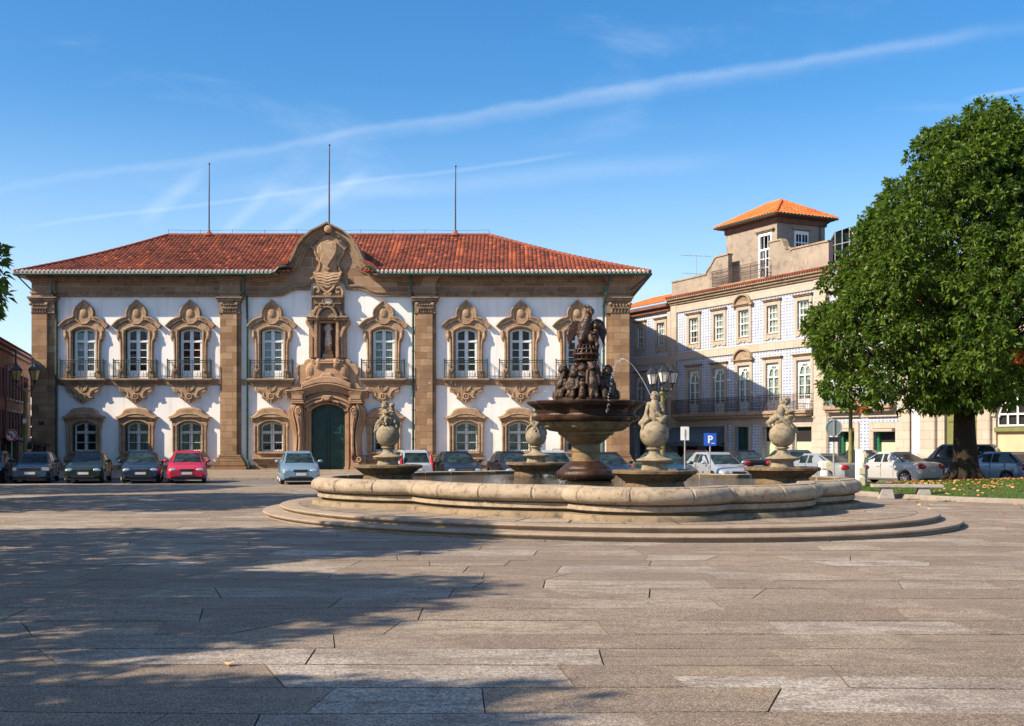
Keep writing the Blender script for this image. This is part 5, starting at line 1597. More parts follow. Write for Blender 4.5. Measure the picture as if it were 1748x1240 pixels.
# ---- the four putti on globes
def pedestal_profile(s_):
    return None
POS = {'A':(3.10,25.5,0), 'B':(-3.31,31.25,0), 'C':(.72,35.1,0), 'D':(6.55,28.4,0)}
def statue_base(name, key, label, dish_mat, rot=0.0):
    x, y, _ = POS[key]
    e = empty(name, (x, y, .45), rot, label, 'fountain statue', 'putto statues standing in the fountain basin')
    def U(l): return [(r, z-.45) for r, z in l]
    mb = MB(); mb.lathe(U([(.64,.45),(.64,.90),(.62,.94),(.61,.99),(.66,1.01),(.68,1.04),(.70,1.05),(.76,1.09),(.80,1.13),(.81,1.145),(.87,1.155),(.89,1.175),(.89,1.225),(.87,1.245),(.80,1.255),(.74,1.225),(.3,1.22),(.01,1.22)]), 72, shape=lob(6,.07))
    mb.build('dish', dish_mat, e, smooth=True)
    mb = MB(); mb.lathe(U([(.285,1.2),(.285,1.27),(.27,1.28),(.26,1.38),(.28,1.40),(.37,1.43),(.39,1.455),(.38,1.475),(.33,1.49),(.25,1.51),(.17,1.55),(.125,1.60),(.115,1.66),(.125,1.685),(.16,1.69),(.17,1.71),(.16,1.73),(.12,1.735)]), 32, shape=lambda a: 1+.04*abs(math.cos(4*a)))
    mb.build('pedestal', M['statue'], e, smooth=True)
    gzc = 1.735+.31-.45-.02
    mb = MB(); mb.ell((0,0,gzc), .315, seg=36, rings=24); mb.build('globe', M['statue'], e, smooth=2)
    return e, gzc+.315
def put_on(e, prims, extra=(.005,22)):
    return sculpt('putto', prims, .0105, M['statue'], e, smooth=1, disp=extra)
def head(c, face, curl=True):
    """face = unit xy direction"""
    fx, fy = face; cx, cy, cz = c; px, py = -fy, fx
    o = [('e', c, (.078,.078,.092)), ('e', (cx+fx*.045, cy+fy*.045, cz-.028), (.052,.052,.055)), ('e', (cx+fx*.085, cy+fy*.085, cz-.008), (.015,.015,.02)),
         ('e', (cx+fx*.078, cy+fy*.078, cz-.045), (.022,.022,.010))]
    for s_ in (-1,1):
        o.append(('e', (cx+fx*.062+px*.035*s_, cy+fy*.062+py*.035*s_, cz-.022), (.026,.026,.028)))
        o.append(('e', (cx+px*.078*s_, cy+py*.078*s_, cz-.01), (.016,.016,.024)))
        o.append(('e', (cx+fx*.070+px*.03*s_, cy+fy*.070+py*.03*s_, cz+.022), (.022,.022,.010)))
    if curl:
        r_ = random.Random(int(cx*1000)+5)
        for k in range(26):
            a = r_.random()*2*PI; b = r_.uniform(.05, 1.35)
            vx, vy = math.cos(a)*math.cos(b), math.sin(a)*math.cos(b)
            if vx*fx+vy*fy > .55 and b < .8: continue
            o.append(('e', (cx+vx*.080, cy+vy*.080, cz+.02+math.sin(b)*.085), (.026,.026,.024)))
    return o
def limb(a, b, c_, r0, r1, r2): return ('t', [a, tuple((a[i]+b[i])/2 for i in range(3)), b, tuple((b[i]+c_[i])/2 for i in range(3)), c_], [r0, (r0+r1)/2*1.08, r1, (r1+r2)/2*1.1, r2])
def handf(p, d):
    """small curled hand with five fingers, d = pointing direction"""
    d = Vector(d).normalized(); s_ = d.cross(Vector((0,0,1)));
    if s_.length < .1: s_ = Vector((1,0,0))
    s_.normalize(); p = Vector(p); o = [('e', tuple(p+d*.018), (.022,.022,.020))]
    for k, ln in enumerate((.030,.036,.034,.026)):
        q = p+d*.03+s_*(k-1.5)*.011; o.append(('t', [tuple(q), tuple(q+d*ln), tuple(q+d*ln*1.4+Vector((0,0,-.014)))], [.0075,.007,.006]))
    q = p+d*.012+s_*.022; o.append(('t', [tuple(q), tuple(q+s_*.016+d*.018)], [.008,.007]))
    return o
def foot(p, d):
    d = Vector(d).normalized(); p = Vector(p)
    return [('t', [tuple(p), tuple(p+d*.045), tuple(p+d*.075)], [.026,.024,.016])]

# A: seen from behind, sash across the back, drapery hanging over the globe
e, g = statue_base('putto_statue', 'A', 'stone putto seen from behind with a sash over its bare back', M['dish'])
pr = [('t', [(0,-.02,g+.02),(0,-.03,g+.10),(.0,-.01,g+.22),(0,.0,g+.33)], [.125,.115,.115,.105]),
      ('e', (-.065,-.04,g+.03), (.085,.09,.075)), ('e', (.065,-.04,g+.03), (.085,.09,.075)), ('e', (0,.01,g+.34), (.135,.075,.055)),
      ('t', [(0,0,g+.36),(0,.01,g+.42)], [.05,.045])]
pr += head((.01,.02,g+.49), (.25,.97))
pr += [limb((.12,0,g+.34),(.185,-.02,g+.20),(.155,.07,g+.10),.048,.042,.030)] + handf((.155,.07,g+.09), (0,.6,-.8))
pr += [limb((-.12,0,g+.34),(-.16,.02,g+.18),(-.15,-.03,g+.02),.050,.044,.034)] + handf((-.15,-.04,g+.0), (-.2,-.3,-1))
pr += [limb((.07,.05,g+.0),(.15,.22,g-.0),(.14,.28,g-.2),.075,.06,.038), limb((-.07,.05,g+.0),(-.12,.22,g+.02),(-.12,.28,g-.2),.075,.06,.038)]
pr += foot((.14,.28,g-.21),(0,.7,-.6)) + foot((-.12,.28,g-.21),(0,.7,-.6))
for k in range(3): pr.append(('t', smooth_path([(-.13+.02*k,-.03,g+.37),(-.07+.02*k,-.115,g+.27),(.04+.02*k,-.14,g+.14),(.14+.02*k,-.15,g+.03),(.17,-.15,g-.02+.02*k)],2), [.019]*9))
pr.append(('t', [(.13,-.13,g+.0),(.19,-.12,g+.03),(.235,-.08,g+.06)], [.05,.055,.035])); pr.append(('t', [(.06,-.15,g+.02),(.13,-.17,g-.04),(.2,-.12,g-.04)], [.03,.05,.04]))
for k in range(4): pr.append(('t', [(-.15-.01*k,-.01,g+.26-.03*k),(-.19,-.05+.02*k,g+.1),(-.15-.03*k,-.13+.05*k,g+.0),(-.245-.02*k,-.10+.04*k,g-.08),(-.27+.015*k,-.12+.03*k,g-.20)], [.03,.035,.04,.045,.028]))
put_on(e, pr)
# B: child clinging to a bird with spread wings
e, g = statue_base('putto_statue', 'B', 'stone putto clutching a big winged bird, seated on the globe left of the central column', M['dish'])
pr = [('t', [(-.05,-.02,g+.05),(-.06,-.02,g+.18),(-.05,-.01,g+.32)], [.085,.095,.085]), ('t', [(-.05,0,g+.34),(-.06,0,g+.41)], [.045,.04])]
pr += head((-.075,-.01,g+.48), (-.8,-.6))
pr += [limb((-.10,-.04,g+.32),(-.02,-.17,g+.29),(.13,-.14,g+.31),.045,.038,.028)] + handf((.13,-.14,g+.31),(1,0,.1))
pr += [limb((-.08,-.06,g+.12),(-.14,-.17,g+.13),(-.09,-.15,g-.0),.065,.055,.035), limb((0,-.08,g+.12),(-.02,-.2,g+.12),(-.03,-.17,g-.0),.065,.055,.035)]
pr += foot((-.09,-.16,g-.02),(-.3,-1,0)) + foot((-.03,-.18,g-.02),(.2,-1,0))
pr += [('t', [(.10,.02,g+.02),(.12,.02,g+.16),(.10,.02,g+.30),(.10,.0,g+.42)], [.11,.125,.10,.075]), ('e', (.11,-.02,g+.49), (.075,.08,.07)), ('t', [(.10,-.07,g+.49),(.09,-.12,g+.45)], [.03,.012]),
       ('e', (.06,-.12,g+.02), (.06,.06,.055)), ('t', [(.08,-.09,g+.12),(.06,-.12,g+.04)], [.06,.05]), ('t', [(.2,-.04,g+.12),(.19,-.09,g+.02)], [.06,.045])]
for i in range(6):
    t = i/5
    pr.append(('t', [(-.14-.06*t,.03,g+.13-.01*i),(-.22-.07*t,.02,g-.0),(-.25-.11*t,-.02,g-.12-.10*t)], [.045,.04,.022]))
    pr.append(('t', [(.19+.02*t,.04,g+.20-.02*i),(.27+.02*t,.02,g+.12-.03*i),(.30-.03*t,-.02,g-.02-.03*i)], [.05,.045,.025]))
pr.append(('t', [(-.02,.05,g+.12),(-.15,.04,g+.14),(-.26,.02,g+.05),(-.33,.0,g-.08)], [.05,.05,.04,.03]))
put_on(e, pr)
# C: facing the camera, legs dangling over the globe
e, g = statue_base('putto_statue', 'C', 'stone putto facing front with legs dangling over its globe, half hidden behind the big bowl', M['dish'])
pr = [('t', [(0,.02,g+.03),(0,.02,g+.14),(0,.0,g+.30)], [.10,.095,.09]), ('e', (0,0,g+.32), (.125,.07,.05)), ('t', [(0,0,g+.34),(0,-.01,g+.41)], [.045,.042])]
pr += head((-.01,-.02,g+.48), (-.5,-.87))
pr += [limb((-.12,0,g+.32),(-.15,-.02,g+.18),(-.12,-.1,g+.06),.045,.038,.028)] + handf((-.12,-.1,g+.05),(.1,-.5,-.6))
pr += [limb((.12,0,g+.32),(.16,.02,g+.18),(.10,-.09,g+.10),.045,.038,.028)] + handf((.10,-.1,g+.09),(-.3,-.7,-.4))
pr += [limb((-.06,-.03,g+.04),(-.10,-.22,g+.05),(.04,-.30,g-.12),.075,.06,.036), limb((.06,-.03,g+.05),(.08,-.2,g+.12),(-.04,-.28,g-.05),.075,.06,.036)]
pr += foot((.05,-.31,g-.14),(.4,-.3,-.8)) + foot((-.05,-.30,g-.07),(-.6,-.3,-.6))
for k in range(4): pr.append(('t', [(-.10,.05,g+.04),(-.20-.01*k,-.02-.02*k,g-.03),(-.27-.01*k,-.05,g-.06-.03*k)], [.05,.04,.022]))
for k in range(4): pr.append(('t', [(.12,.04,g+.10-.02*k),(.20+.02*k,.0,g+.0),(.26+.01*k,-.06,g-.12-.04*k),(.27,-.06,g-.22)], [.05,.045,.04,.022]))
put_on(e, pr)
# D: leaning figure playing a pipe, feathery drapery over the globe
e, g = statue_base('putto_statue', 'D', 'stone putto leaning right with bent arms and feathered drapery, rightmost of the four', M['dish'])
pr = [('t', [(-.12,-.02,g-.02),(-.08,0,g+.12),(-.03,.0,g+.26),(.02,0,g+.36)], [.10,.11,.10,.09]), ('e', (.0,0,g+.36), (.11,.08,.055)), ('t', [(.03,0,g+.38),(.07,-.01,g+.44)], [.045,.042])]
pr += head((.105,-.01,g+.50), (.75,.1))
pr += [('e', (.03,0,g+.49),(.05,.06,.055)), ('e', (-.02,.0,g+.46),(.04,.05,.04))]
pr += [limb((.05,-.07,g+.36),(.13,-.13,g+.24),(.24,-.10,g+.26),.045,.038,.028)] + handf((.24,-.10,g+.26),(1,0,-.1))
pr += [limb((.08,.06,g+.36),(.17,.06,g+.24),(.27,.0,g+.22),.042,.036,.026)] + handf((.27,.0,g+.22),(.8,-.3,-.3))
pr += [('t', smooth_path([(.27,-.08,g+.26),(.25,-.08,g+.18),(.29,-.08,g+.10),(.26,-.07,g+.03)],2), [.02]*7)]
pr += [limb((-.06,-.06,g+.04),(.10,-.17,g+.08),(.17,-.16,g-.14),.075,.058,.036), limb((-.04,.06,g+.04),(.13,.05,g+.10),(.25,.02,g-.10),.075,.058,.036)]
pr += foot((.17,-.16,g-.16),(.8,-.3,-.4)) + foot((.26,.02,g-.12),(.9,0,-.4))
for i in range(8):
    t = i/7
    pr.append(('t', [(-.18+.15*t,-.08-.05*t,g+.24-.02*i),(-.10+.13*t,-.19,g+.10-.01*i),(.02+.12*t,-.235,g-.04-.015*i)], [.035,.036,.018]))
pr += [('t', [(-.16,-.04,g+.10),(-.27,-.03,g+.02),(-.33,.0,g-.02),(-.30,-.02,g-.10)], [.10,.07,.06,.04]), ('t', [(-.12,-.02,g+.12),(-.22,0,g+.06)], [.10,.09])]
for k in range(4): pr.append(('t', [(.12,-.16,g-.0),(.20+.03*k,-.18+.03*k,g-.14),(.23+.05*k,-.17+.05*k,g-.26)], [.04,.038,.022]))
put_on(e, pr)

# ---- water jets
def jet(name, pts, label, n=60, r0=.006, spread=.012, seed=0, cont=0.45):
    rnd = random.Random(seed); P = smooth_path(pts, 8); mb = MB(); m = len(P)
    k = int(m*cont)
    if k > 2: mb.tube(P[:k], [r0*(1-.5*i/k) for i in range(k)], 5)
    for i in range(n):
        t = (k/m*.8 + (1-k/m*.8)*rnd.random())*(m-1); a = int(t); a = min(a, m-2); f = t-a
        p = [P[a][q]*(1-f)+P[a+1][q]*f + rnd.gauss(0, spread*(.5+t/m)) for q in range(3)]
        s_ = rnd.uniform(.003,.008); mb.ell(p, (s_,s_,s_*rnd.uniform(1,2)), seg=5, rings=3)
    o = mb.build(name, M['drops']); return tag(o, label, 'water jet')
# the head of the near putto throws an arc back towards the column
jet('water_jet', [(3.08,25.55,2.74),(2.88,25.55,3.15),(2.68,25.6,3.47),(2.53,25.6,3.62),(2.38,25.6,3.66),(2.24,25.6,3.50),(2.15,25.65,3.05),(2.08,25.7,2.5)], 'thin arching jet of water leaving the head of the putto seen from behind', 110, .0045, .010, 1, .55)
jet('water_jet', [(1.98,30.05,4.85),(1.97,30.05,5.15),(2.0,30.05,5.36),(2.03,30.05,5.2),(2.05,30.0,4.9)], 'fine spray bursting from the crown of the eagle', 110, .004, .05, 2, .1)
jet('water_jet', [(-3.2,31.1,2.6),(-2.9,30.9,3.05),(-2.4,30.7,3.32),(-1.9,30.5,3.42),(-1.3,30.4,3.30),(-.75,30.3,2.95),(-.3,30.2,2.45)], 'broken arc of drops in front of the hall left of the central column', 60, .004, .015, 3, .0)
jet('water_jet', [(.72,35.0,2.6),(.8,34,3.1),(1.0,32.5,3.3),(1.1,31.4,2.95)], 'short arc of drops behind the ring of figures', 30, .004, .012, 4, .1)
jet('water_jet', [(6.3,28.4,2.7),(5.6,28.7,3.25),(4.9,28.9,3.46),(4.3,29.0,3.30),(3.7,29.2,2.9)], 'scattered drops falling before the blue tiled house', 45, .004, .02, 5, .0)
jet('water_jet', [(3.05,29.6,2.85),(3.07,29.55,2.3),(3.1,29.5,1.6),(3.1,29.5,.9)], 'string of drops falling from the right edge of the big bowl', 36, .003, .012, 6, .0)
mb = MB(); rnd = random.Random(5)
for cx, cy in ((1.2,29.0),(2.9,28.9),(1.0,34.2),(-.2,29.4)):
    for i in range(34):
        a = rnd.random()*2*PI; r = abs(rnd.gauss(0,.14)); s_ = rnd.uniform(.003,.009)
        mb.ell((cx+r*math.cos(a)*1.6, cy+r*math.sin(a), WZ+abs(rnd.gauss(0,.03))), (s_*1.5,s_*1.5,s_), seg=5, rings=3)
tag(mb.build('splash', M['drops']), 'white splashes where falling drops hit the basin water', 'splash', kind='stuff')
# ================================================================== HOUSES ALONG THE RIGHT SIDE
RO = Vector((9.5, 94.5)); RDIR = Vector((.445,-.895)).normalized(); RANG = math.atan2(RDIR.y, RDIR.x)
def rs(px): q = (px-874)/2000; return (RO.y*q-RO.x)/(RDIR.x-RDIR.y*q)
def rz(px, py): s_ = rs(px); return 1.85+(755-py)/2000*(RO.y+RDIR.y*s_)
def rempty(name, s0, label, cat='house', group=None):
    e = empty(name, (RO.x+RDIR.x*s0, RO.y+RDIR.y*s0, 0), RANG, label, cat, group); return e
class RB(MB):   # works in facade coordinates, built relative to s0
    def __init__(s, s0): super().__init__(); s.s0 = s0
    def build(s, name, mats, parent=None, **k):
        if parent is not None and 'off' not in k: k['off'] = (s.s0, 0, 0)
        return super().build(name, mats, parent, **k)
B0 = 0.0
# storey heights (m)
ZB = 3.93; ZS0, ZS1 = 8.0, 8.55; ZC0, ZC1 = 12.2, 12.9
def sash_window(parent, s0, x, z0, z1, w, curtain, arched=False, rail=False):
    """white painted window with glazing bars and its stone surround"""
    mb = RB(s0); y0, y1 = .10, .17
    for a, b in ((x-w, x-w+.09), (x+w-.09, x+w)): mb.box(a, b, y0, y1, z0, z1, bev=.01)
    mb.box(x-w, x+w, y0+.002, y1-.002, z0, z0+.09); mb.box(x-w, x+w, y0+.002, y1-.002, z1-.09, z1)
    zm = (z0+z1)/2
    if not arched:
        mb.box(x-w, x+w, y0-.03, y1, zm-.04, zm+.04)
        for k in (1,2): mb.box(x-w+2*w*k/3-.016, x-w+2*w*k/3+.016, y0+.02, y1-.01, z0+.05, z1-.05)
        for k in (.25,.75): mb.box(x-w+.05, x+w-.05, y0+.021, y1-.011, z0+(z1-z0)*k-.016, z0+(z1-z0)*k+.016)
    else:
        zt = z1-.95
        mb.box(x-w, x+w, y0-.02, y1, zt-.04, zt+.05)
        for s_ in (-1,1):
            # panelled corners around the fan light
            q = [(x+s_*(w-.10), zt+.04)] + [(x+s_*(w-.14)*math.cos(R(a)), zt+.04+.72*math.sin(R(a))) for a in range(0,91,15)] + [(x, z1-.05),(x+s_*(w-.10), z1-.05)]
            mb.prism(q, y0+.01, y1-.01, 0)
        r = w-.14
        for a0 in (-.5,.5):
            mb.strip([(x+a0*r*1.0+r*.62*math.cos(R(a)), zt+.04+.55*math.sin(R(a))) for a in range(0,181,20)], .035, y0+.015, y1-.015)
        mb.box(x-.018, x+.018, y0+.016, y1-.016, zt, z1-.1)
        mb.box(x-.05, x+.05, y0-.01, y1, z0, zt)
        mb.box(x-w, x+w, y0+.004, y1-.004, z0, z0+.7)
        for k in (.42,.7): mb.box(x-w+.05, x+w-.05, y0+.02, y1-.01, z0+(zt-z0)*k-.016, z0+(zt-z0)*k+.016)
    o = mb.build('window', M['white'], parent)
    mb = RB(s0); mb.box(x-w+.04, x+w-.04, y0+.045, y0+.053, z0+.05, z1-.05); mb.build('pane', M['glass'], o)
    if curtain:
        mb = RB(s0)
        if curtain == 'blind': mb.box(x-w+.03, x+w-.03, .26, .28, zm, z1)
        if curtain in ('full', 'half'):
            n = 20; vs = []; xa, xb = (x-w, x+w) if curtain == 'full' else (x-w, x+w*.25)
            for i in range(n+1):
                xx = xa+(xb-xa)*i/n; vs += [(xx, .26+.02*math.sin(xx*40), z0+.1),(xx, .26+.02*math.sin(xx*40), z1)]
            mb.add(vs, [(2*i,2*i+2,2*i+3,2*i+1) for i in range(n)])
            mb.box(x-w+.03, x+w-.03, .23, .24, zm+.3, z1)
        mb.build('curtain', M['curtain'], o)
    # surround
    mb = RB(s0); e = .30; zb = z0-.42 if not arched else z0
    mb.box(x-w-e, x-w, -.07, .1, zb, z1+.28, bev=.015); mb.box(x+w, x+w+e, -.07, .1, zb, z1+.28, bev=.015)
    mb.box(x-w, x+w, -.071, .1, z1, z1+.28, bev=.015)
    if not arched:
        mb.box(x-w, x+w, -.072, .1, zb+.14, z0, bev=.015)
        mb.box(x-w-.05, x+w+.05, -.12, .05, z0-.07, z0, bev=.015)
        mb.prism([(x-w-e, zb+.14),(x-w-e+.1, zb-.05),(x-w+.1, zb-.0),(x-w*.4, zb+.10),(x, zb+.0),(x+w*.4, zb+.10),(x+w-.1, zb-.0),(x+w+e-.1, zb-.05),(x+w+e, zb+.14)], -.068, .05, .01)
    mb.build('surround', M['tan_trim'], o)
    mb = RB(s0); mb.box(x-w-e-.12, x+w+e+.12, -.24, .05, z1+.36, z1+.43, bev=.02); mb.box(x-w-e-.04, x+w+e+.04, -.16, .05, z1+.28, z1+.36, bev=.02)
    mb.build('lintel', M['cornice'], o)
    return o
def iron_balcony(parent, s0, a, b, z, mat, depth=.75, h=1.02):
    mb = RB(s0); mb.box(a, b, -depth, 0, z-.24, z, bev=.03); mb.box(a+.05, b-.05, -depth+.12, 0, z-.42, z-.23, bev=.04)
    sl = mb.build('balcony', M['cornice'], parent)
    mb = RB(s0); Y = -depth+.06
    for zz in (z+.06, z+.30, z+.72, z+h): mb.tube([(a+.05,-.02,zz),(a+.05,Y,zz),(b-.05,Y,zz),(b-.05,-.02,zz)], .014 if zz < z+h else .025, 4)
    n = int((b-a)/.145)
    for i in range(n+1):
        x = a+.05+(b-a-.1)*i/n; t = .011
        mb.tube([(x,Y,z),(x,Y,z+h)], t if i % 8 else .024, 4)
        if i < n:
            xc = x+(b-a-.1)/n/2
            mb.tube([(xc+.055*math.cos(R(q)), Y, z+.50+.17*math.sin(R(q))) for q in range(0,361,60)], .010, 3, cap=False)
            mb.tube([(xc+.05*math.cos(R(q)), Y, z+.18+.07*math.sin(R(q))) for q in range(0,361,90)], .010, 3, cap=False)
            mb.tube([(xc+.05*math.cos(R(q)), Y, z+.86+.07*math.sin(R(q))) for q in range(0,361,90)], .010, 3, cap=False)
    for i in range(4): mb.tube([(a+.05,Y*i/4,z),(a+.05,Y*i/4,z+h)], .011, 4); mb.tube([(b-.05,Y*i/4,z),(b-.05,Y*i/4,z+h)], .011, 4)
    mb.build('railing', mat, sl); return sl
def roof_slab(name, s0, parent, pieces, mat):
    o = roof_obj(name, pieces, mat, parent); o.location = (-s0, 0, 0); return o

# ---------- narrow tiled house next to the hall
s0 = -4.0; s1 = 5.95
hA = rempty('tiled_house', s0, 'narrow blue tiled house with orange roof in the gap beside the town hall')
xs = [rs(1093), rs(1128.5)]; xs = [xs[0]-3.0] + xs
up_ = [(x, 9.25, 11.05, .52) for x in xs]; dn_ = [(x, 3.95, 7.05, .62) for x in xs]
hol = [(x-w, x+w, a, b) for x, a, b, w in up_+dn_]
gfl = [(-2.6,-1.0,0,2.9),(1.0,2.3,0,2.9),(3.6,5.0,0,2.9)]
mb = RB(s0); holed_wall(mb, s0, s1, ZB-.3, ZC0-.05, hol, .35); mb.build('tile_wall', M['azulejo'], hA)
mb = RB(s0); holed_wall(mb, s0, s1, -.1, ZB-.3, gfl, .35, y=.0); mb.build('ground_floor_wall', M['azulejo'], hA)
mb = RB(s0); mb.box(s0, s1+.2, -.08, .05, ZS0-.1, ZS1-.1, bev=.02); mb.box(s0, s1, -.08, .05, ZB-.75, ZB-.35, bev=.02)
for a in (-.6,.6,2.6,3.2,5.3): mb.box(a, a+.35, -.06, .05, 0, ZB-.4, bev=.02)
mb.box(s1-.45, s1+.05, -.13, .04, 0, ZC0-.1, bev=.02); mb.build('stone_bands', M['tan'], hA)
mb = RB(s0); mb.box(s0, s1, .36, 9, -.1, ZC0-.06); mb.build('house_body', M['room'], hA)
for i, (x, a, b, w) in enumerate(up_): sash_window(hA, s0, x, a, b, w, ['blind','full','half'][i%3])
for i, (x, a, b, w) in enumerate(dn_): sash_window(hA, s0, x, a, b, w, 'full', True)
iron_balcony(hA, s0, s0+.3, s1-.4, ZB, M['rust_iron'])
mb = RB(s0); mb.box(s0, s1, -.5, 0, ZC0-.05, ZC0+.22, bev=.03); mb.box(s0, s1, -.25, 0, ZC0-.35, ZC0-.04, bev=.03); mb.build('eave', M['brick_orange'], hA)
roof_slab('roof', s0, hA, [tile_roof((s0,-.62,ZC0+.28),(s1,-.62,ZC0+.28),(s0,5,ZC0+2.0),(s1,5,ZC0+2.0), sub=4)], M['tile_new'])

# ---------- main tiled house with parapet, attic tower and long iron balcony
s0 = 6.0; s1 = rs(1414.5)
hB = rempty('tiled_house', s0, 'large blue tiled house with stained parapet, square attic tower and black iron balcony')
xc = [rs(p) for p in (1184.5, 1227.5, 1270, 1319, 1372)]
zu = [(11.0, 9.15)]*5
up_ = [(x, 9.15, 11.0, .56) for x in xc]; pass
dn_ = [(x, 3.95, 7.15, .66) for x in xc]; pass
hol = [(x-w, x+w, a, b) for x, a, b, w in up_+dn_]
mb = RB(s0); holed_wall(mb, s0+.0, s1, ZB-.1, ZC0-.55, hol, .35); mb.build('tile_wall', M['azulejo'], hB)
g = [(rs(1143), rs(1192), 0, 2.75), (rs(1199), rs(1238), 0, 2.75), (rs(1256), rs(1279), 0, rz(1268,729)), (rs(1303), rs(1330), 0, rz(1316,729)), (rs(1354), rs(1387), 0, rz(1370,729))]
mb = RB(s0); holed_wall(mb, s0, s1, -.1, ZB-.1, g, .35, y=.0); mb.build('ground_floor_wall', M['azulejo'], hB)
mb = RB(s0)
mb.box(s0, s1, -.09, .04, ZS0, ZS1, bev=.02); mb.box(s0, s1, -.10, .04, ZC0-.6, ZC0, bev=.02)
mb.box(s0+.0, s0+.75, -.14, .04, 0, ZC0, bev=.03); mb.box(rs(1391), rs(1414), -.14, .04, 0, ZC0, bev=.03)
mb.box(s0, s1, -.085, .04, ZB-.78, ZB-.35, bev=.02)
for a, b, c0, c1 in g:
    mb.box(a-.30, a, -.10, .05, 0, c1+.3, bev=.02); mb.box(b, b+.30, -.10, .05, 0, c1+.3, bev=.02); mb.box(a, b, -.101, .05, c1, c1+.3, bev=.02)
    mb.box(a-.42, b+.42, -.2, .03, c1+.55, c1+.66, bev=.02)
    mb.box(a-.30, b+.30, -.075, .03, c1+.3, c1+.56, bev=.01)
mb.build('stone_bands', M['tan'], hB)
mb = RB(s0); mb.box(s0, s1, .40, 10, -.1, ZC0+.3); mb.build('house_body', M['room'], hB)
for i, (x, a, b, w) in enumerate(up_): sash_window(hB, s0, x, a, b, w, ['blind','half','half','full','full','full'][i])
for i, (x, a, b, w) in enumerate(dn_): sash_window(hB, s0, x, a, b, w, 'full' if i != 4 else 'half', True)
# round pediments over the middle axis
for zz, r in ((11.35,.92),(7.55,.95)):
    mb = RB(s0); x = xc[2]
    mb.prism([(x+r*math.cos(R(a)), zz+r*.78*math.sin(R(a))) for a in range(0,181,15)], -.10, .03, .03)
    mb.strip([(x+r*math.cos(R(a)), zz+r*.78*math.sin(R(a))) for a in range(0,181,12)], .13, -.26, 0, .03)
    mb.box(x-r-.22, x-r+.12, -.26, 0, zz-.08, zz+.08, bev=.02); mb.box(x+r-.12, x+r+.22, -.26, 0, zz-.08, zz+.08, bev=.02)
    mb.build('round_pediment', M['cornice'], hB)
iron_balcony(hB, s0, s0+.9, rs(1390), ZB, M['rust_iron'])
mb = RB(s0)
for z0_, z1_, p in ((ZC0,ZC0+.16,.22),(ZC0+.16,ZC0+.34,.36),(ZC0+.34,ZC0+.5,.52)): mb.box(s0-.2, s1, -p, .05, z0_, z1_, bev=.03)
mb.build('cornice', M['cornice'], hB)
mb = RB(s0); n = int((s1-s0)/.24)
for i in range(n): x = s0-.1+(s1-s0)*(i+.5)/n; mb.tube([(x,-.60,ZC0+.54),(x,-.08,ZC0+.66)], .095, 7)
mb.build('eave_tile', M['tile_old'], hB)
# parapet with the gap for the attic balcony
def parapet(pts):
    mb = RB(s0); base = ZC0+.5
    mb.prism([(pts[0][0], base)] + pts + [(pts[-1][0], base)], .0, .35, .0)
    o = mb.build('parapet', M['render_old'], hB)
    mb = RB(s0); mb.strip(pts, .12, -.07, .42, .02); mb.build('coping', M['cornice'], o)
zz = lambda px, py: rz(px, py)
pL = [(s0, zz(1152,481)), (rs(1217), zz(1217,463)), (rs(1219), zz(1219,460)), (rs(1226), zz(1226,452)), (rs(1236), zz(1236,449))]
pL = [(s0,14.0),(rs(1205),14.05),(rs(1207),14.25)] + [(rs(1207+i*2.2), 14.3+.75*(i/6)**1.3) for i in range(1,7)] + [(rs(1223),15.15),(rs(1243),15.15)]
parapet(pL)
pR = [(rs(1313),15.3),(rs(1333),15.3),(rs(1336),15.1),(rs(1339),14.75),(rs(1343),14.6),(rs(1349),14.6),(rs(1350),14.45),(rs(1352),14.5),(s1,14.5)]
parapet(pR)
mb = RB(s0); mb.box(rs(1239), rs(1317), -.55, .2, ZC0+.5, ZC0+.72, bev=.03); 
ab = mb.build('attic_balcony', M['cornice'], hB)
mb = RB(s0); a, b, Y, z = rs(1225), rs(1317), -.48, ZC0+.72
for q in (.06,.3,.72,1.1): mb.tube([(a,-.02,z+q),(a,Y,z+q),(b,Y,z+q),(b,-.02,z+q)], .018, 4)
n = 44
for i in range(n+1):
    x = a+(b-a)*i/n; mb.tube([(x,Y,z),(x,Y,z+1.1)], .012 if i % 8 else .03, 4)
    if i < n:
        xc_ = x+(b-a)/n/2
        mb.tube([(xc_+.05*math.cos(R(q)), Y, z+.5+.15*math.sin(R(q))) for q in range(0,361,60)], .012, 3, cap=False)
        mb.tube([(xc_+.05*math.cos(R(q)), Y, z+.18+.07*math.sin(R(q))) for q in range(0,361,90)], .012, 3, cap=False)
        mb.tube([(xc_+.05*math.cos(R(q)), Y, z+.9+.07*math.sin(R(q))) for q in range(0,361,90)], .012, 3, cap=False)
mb.build('attic_railing', M['rust_iron'], ab)
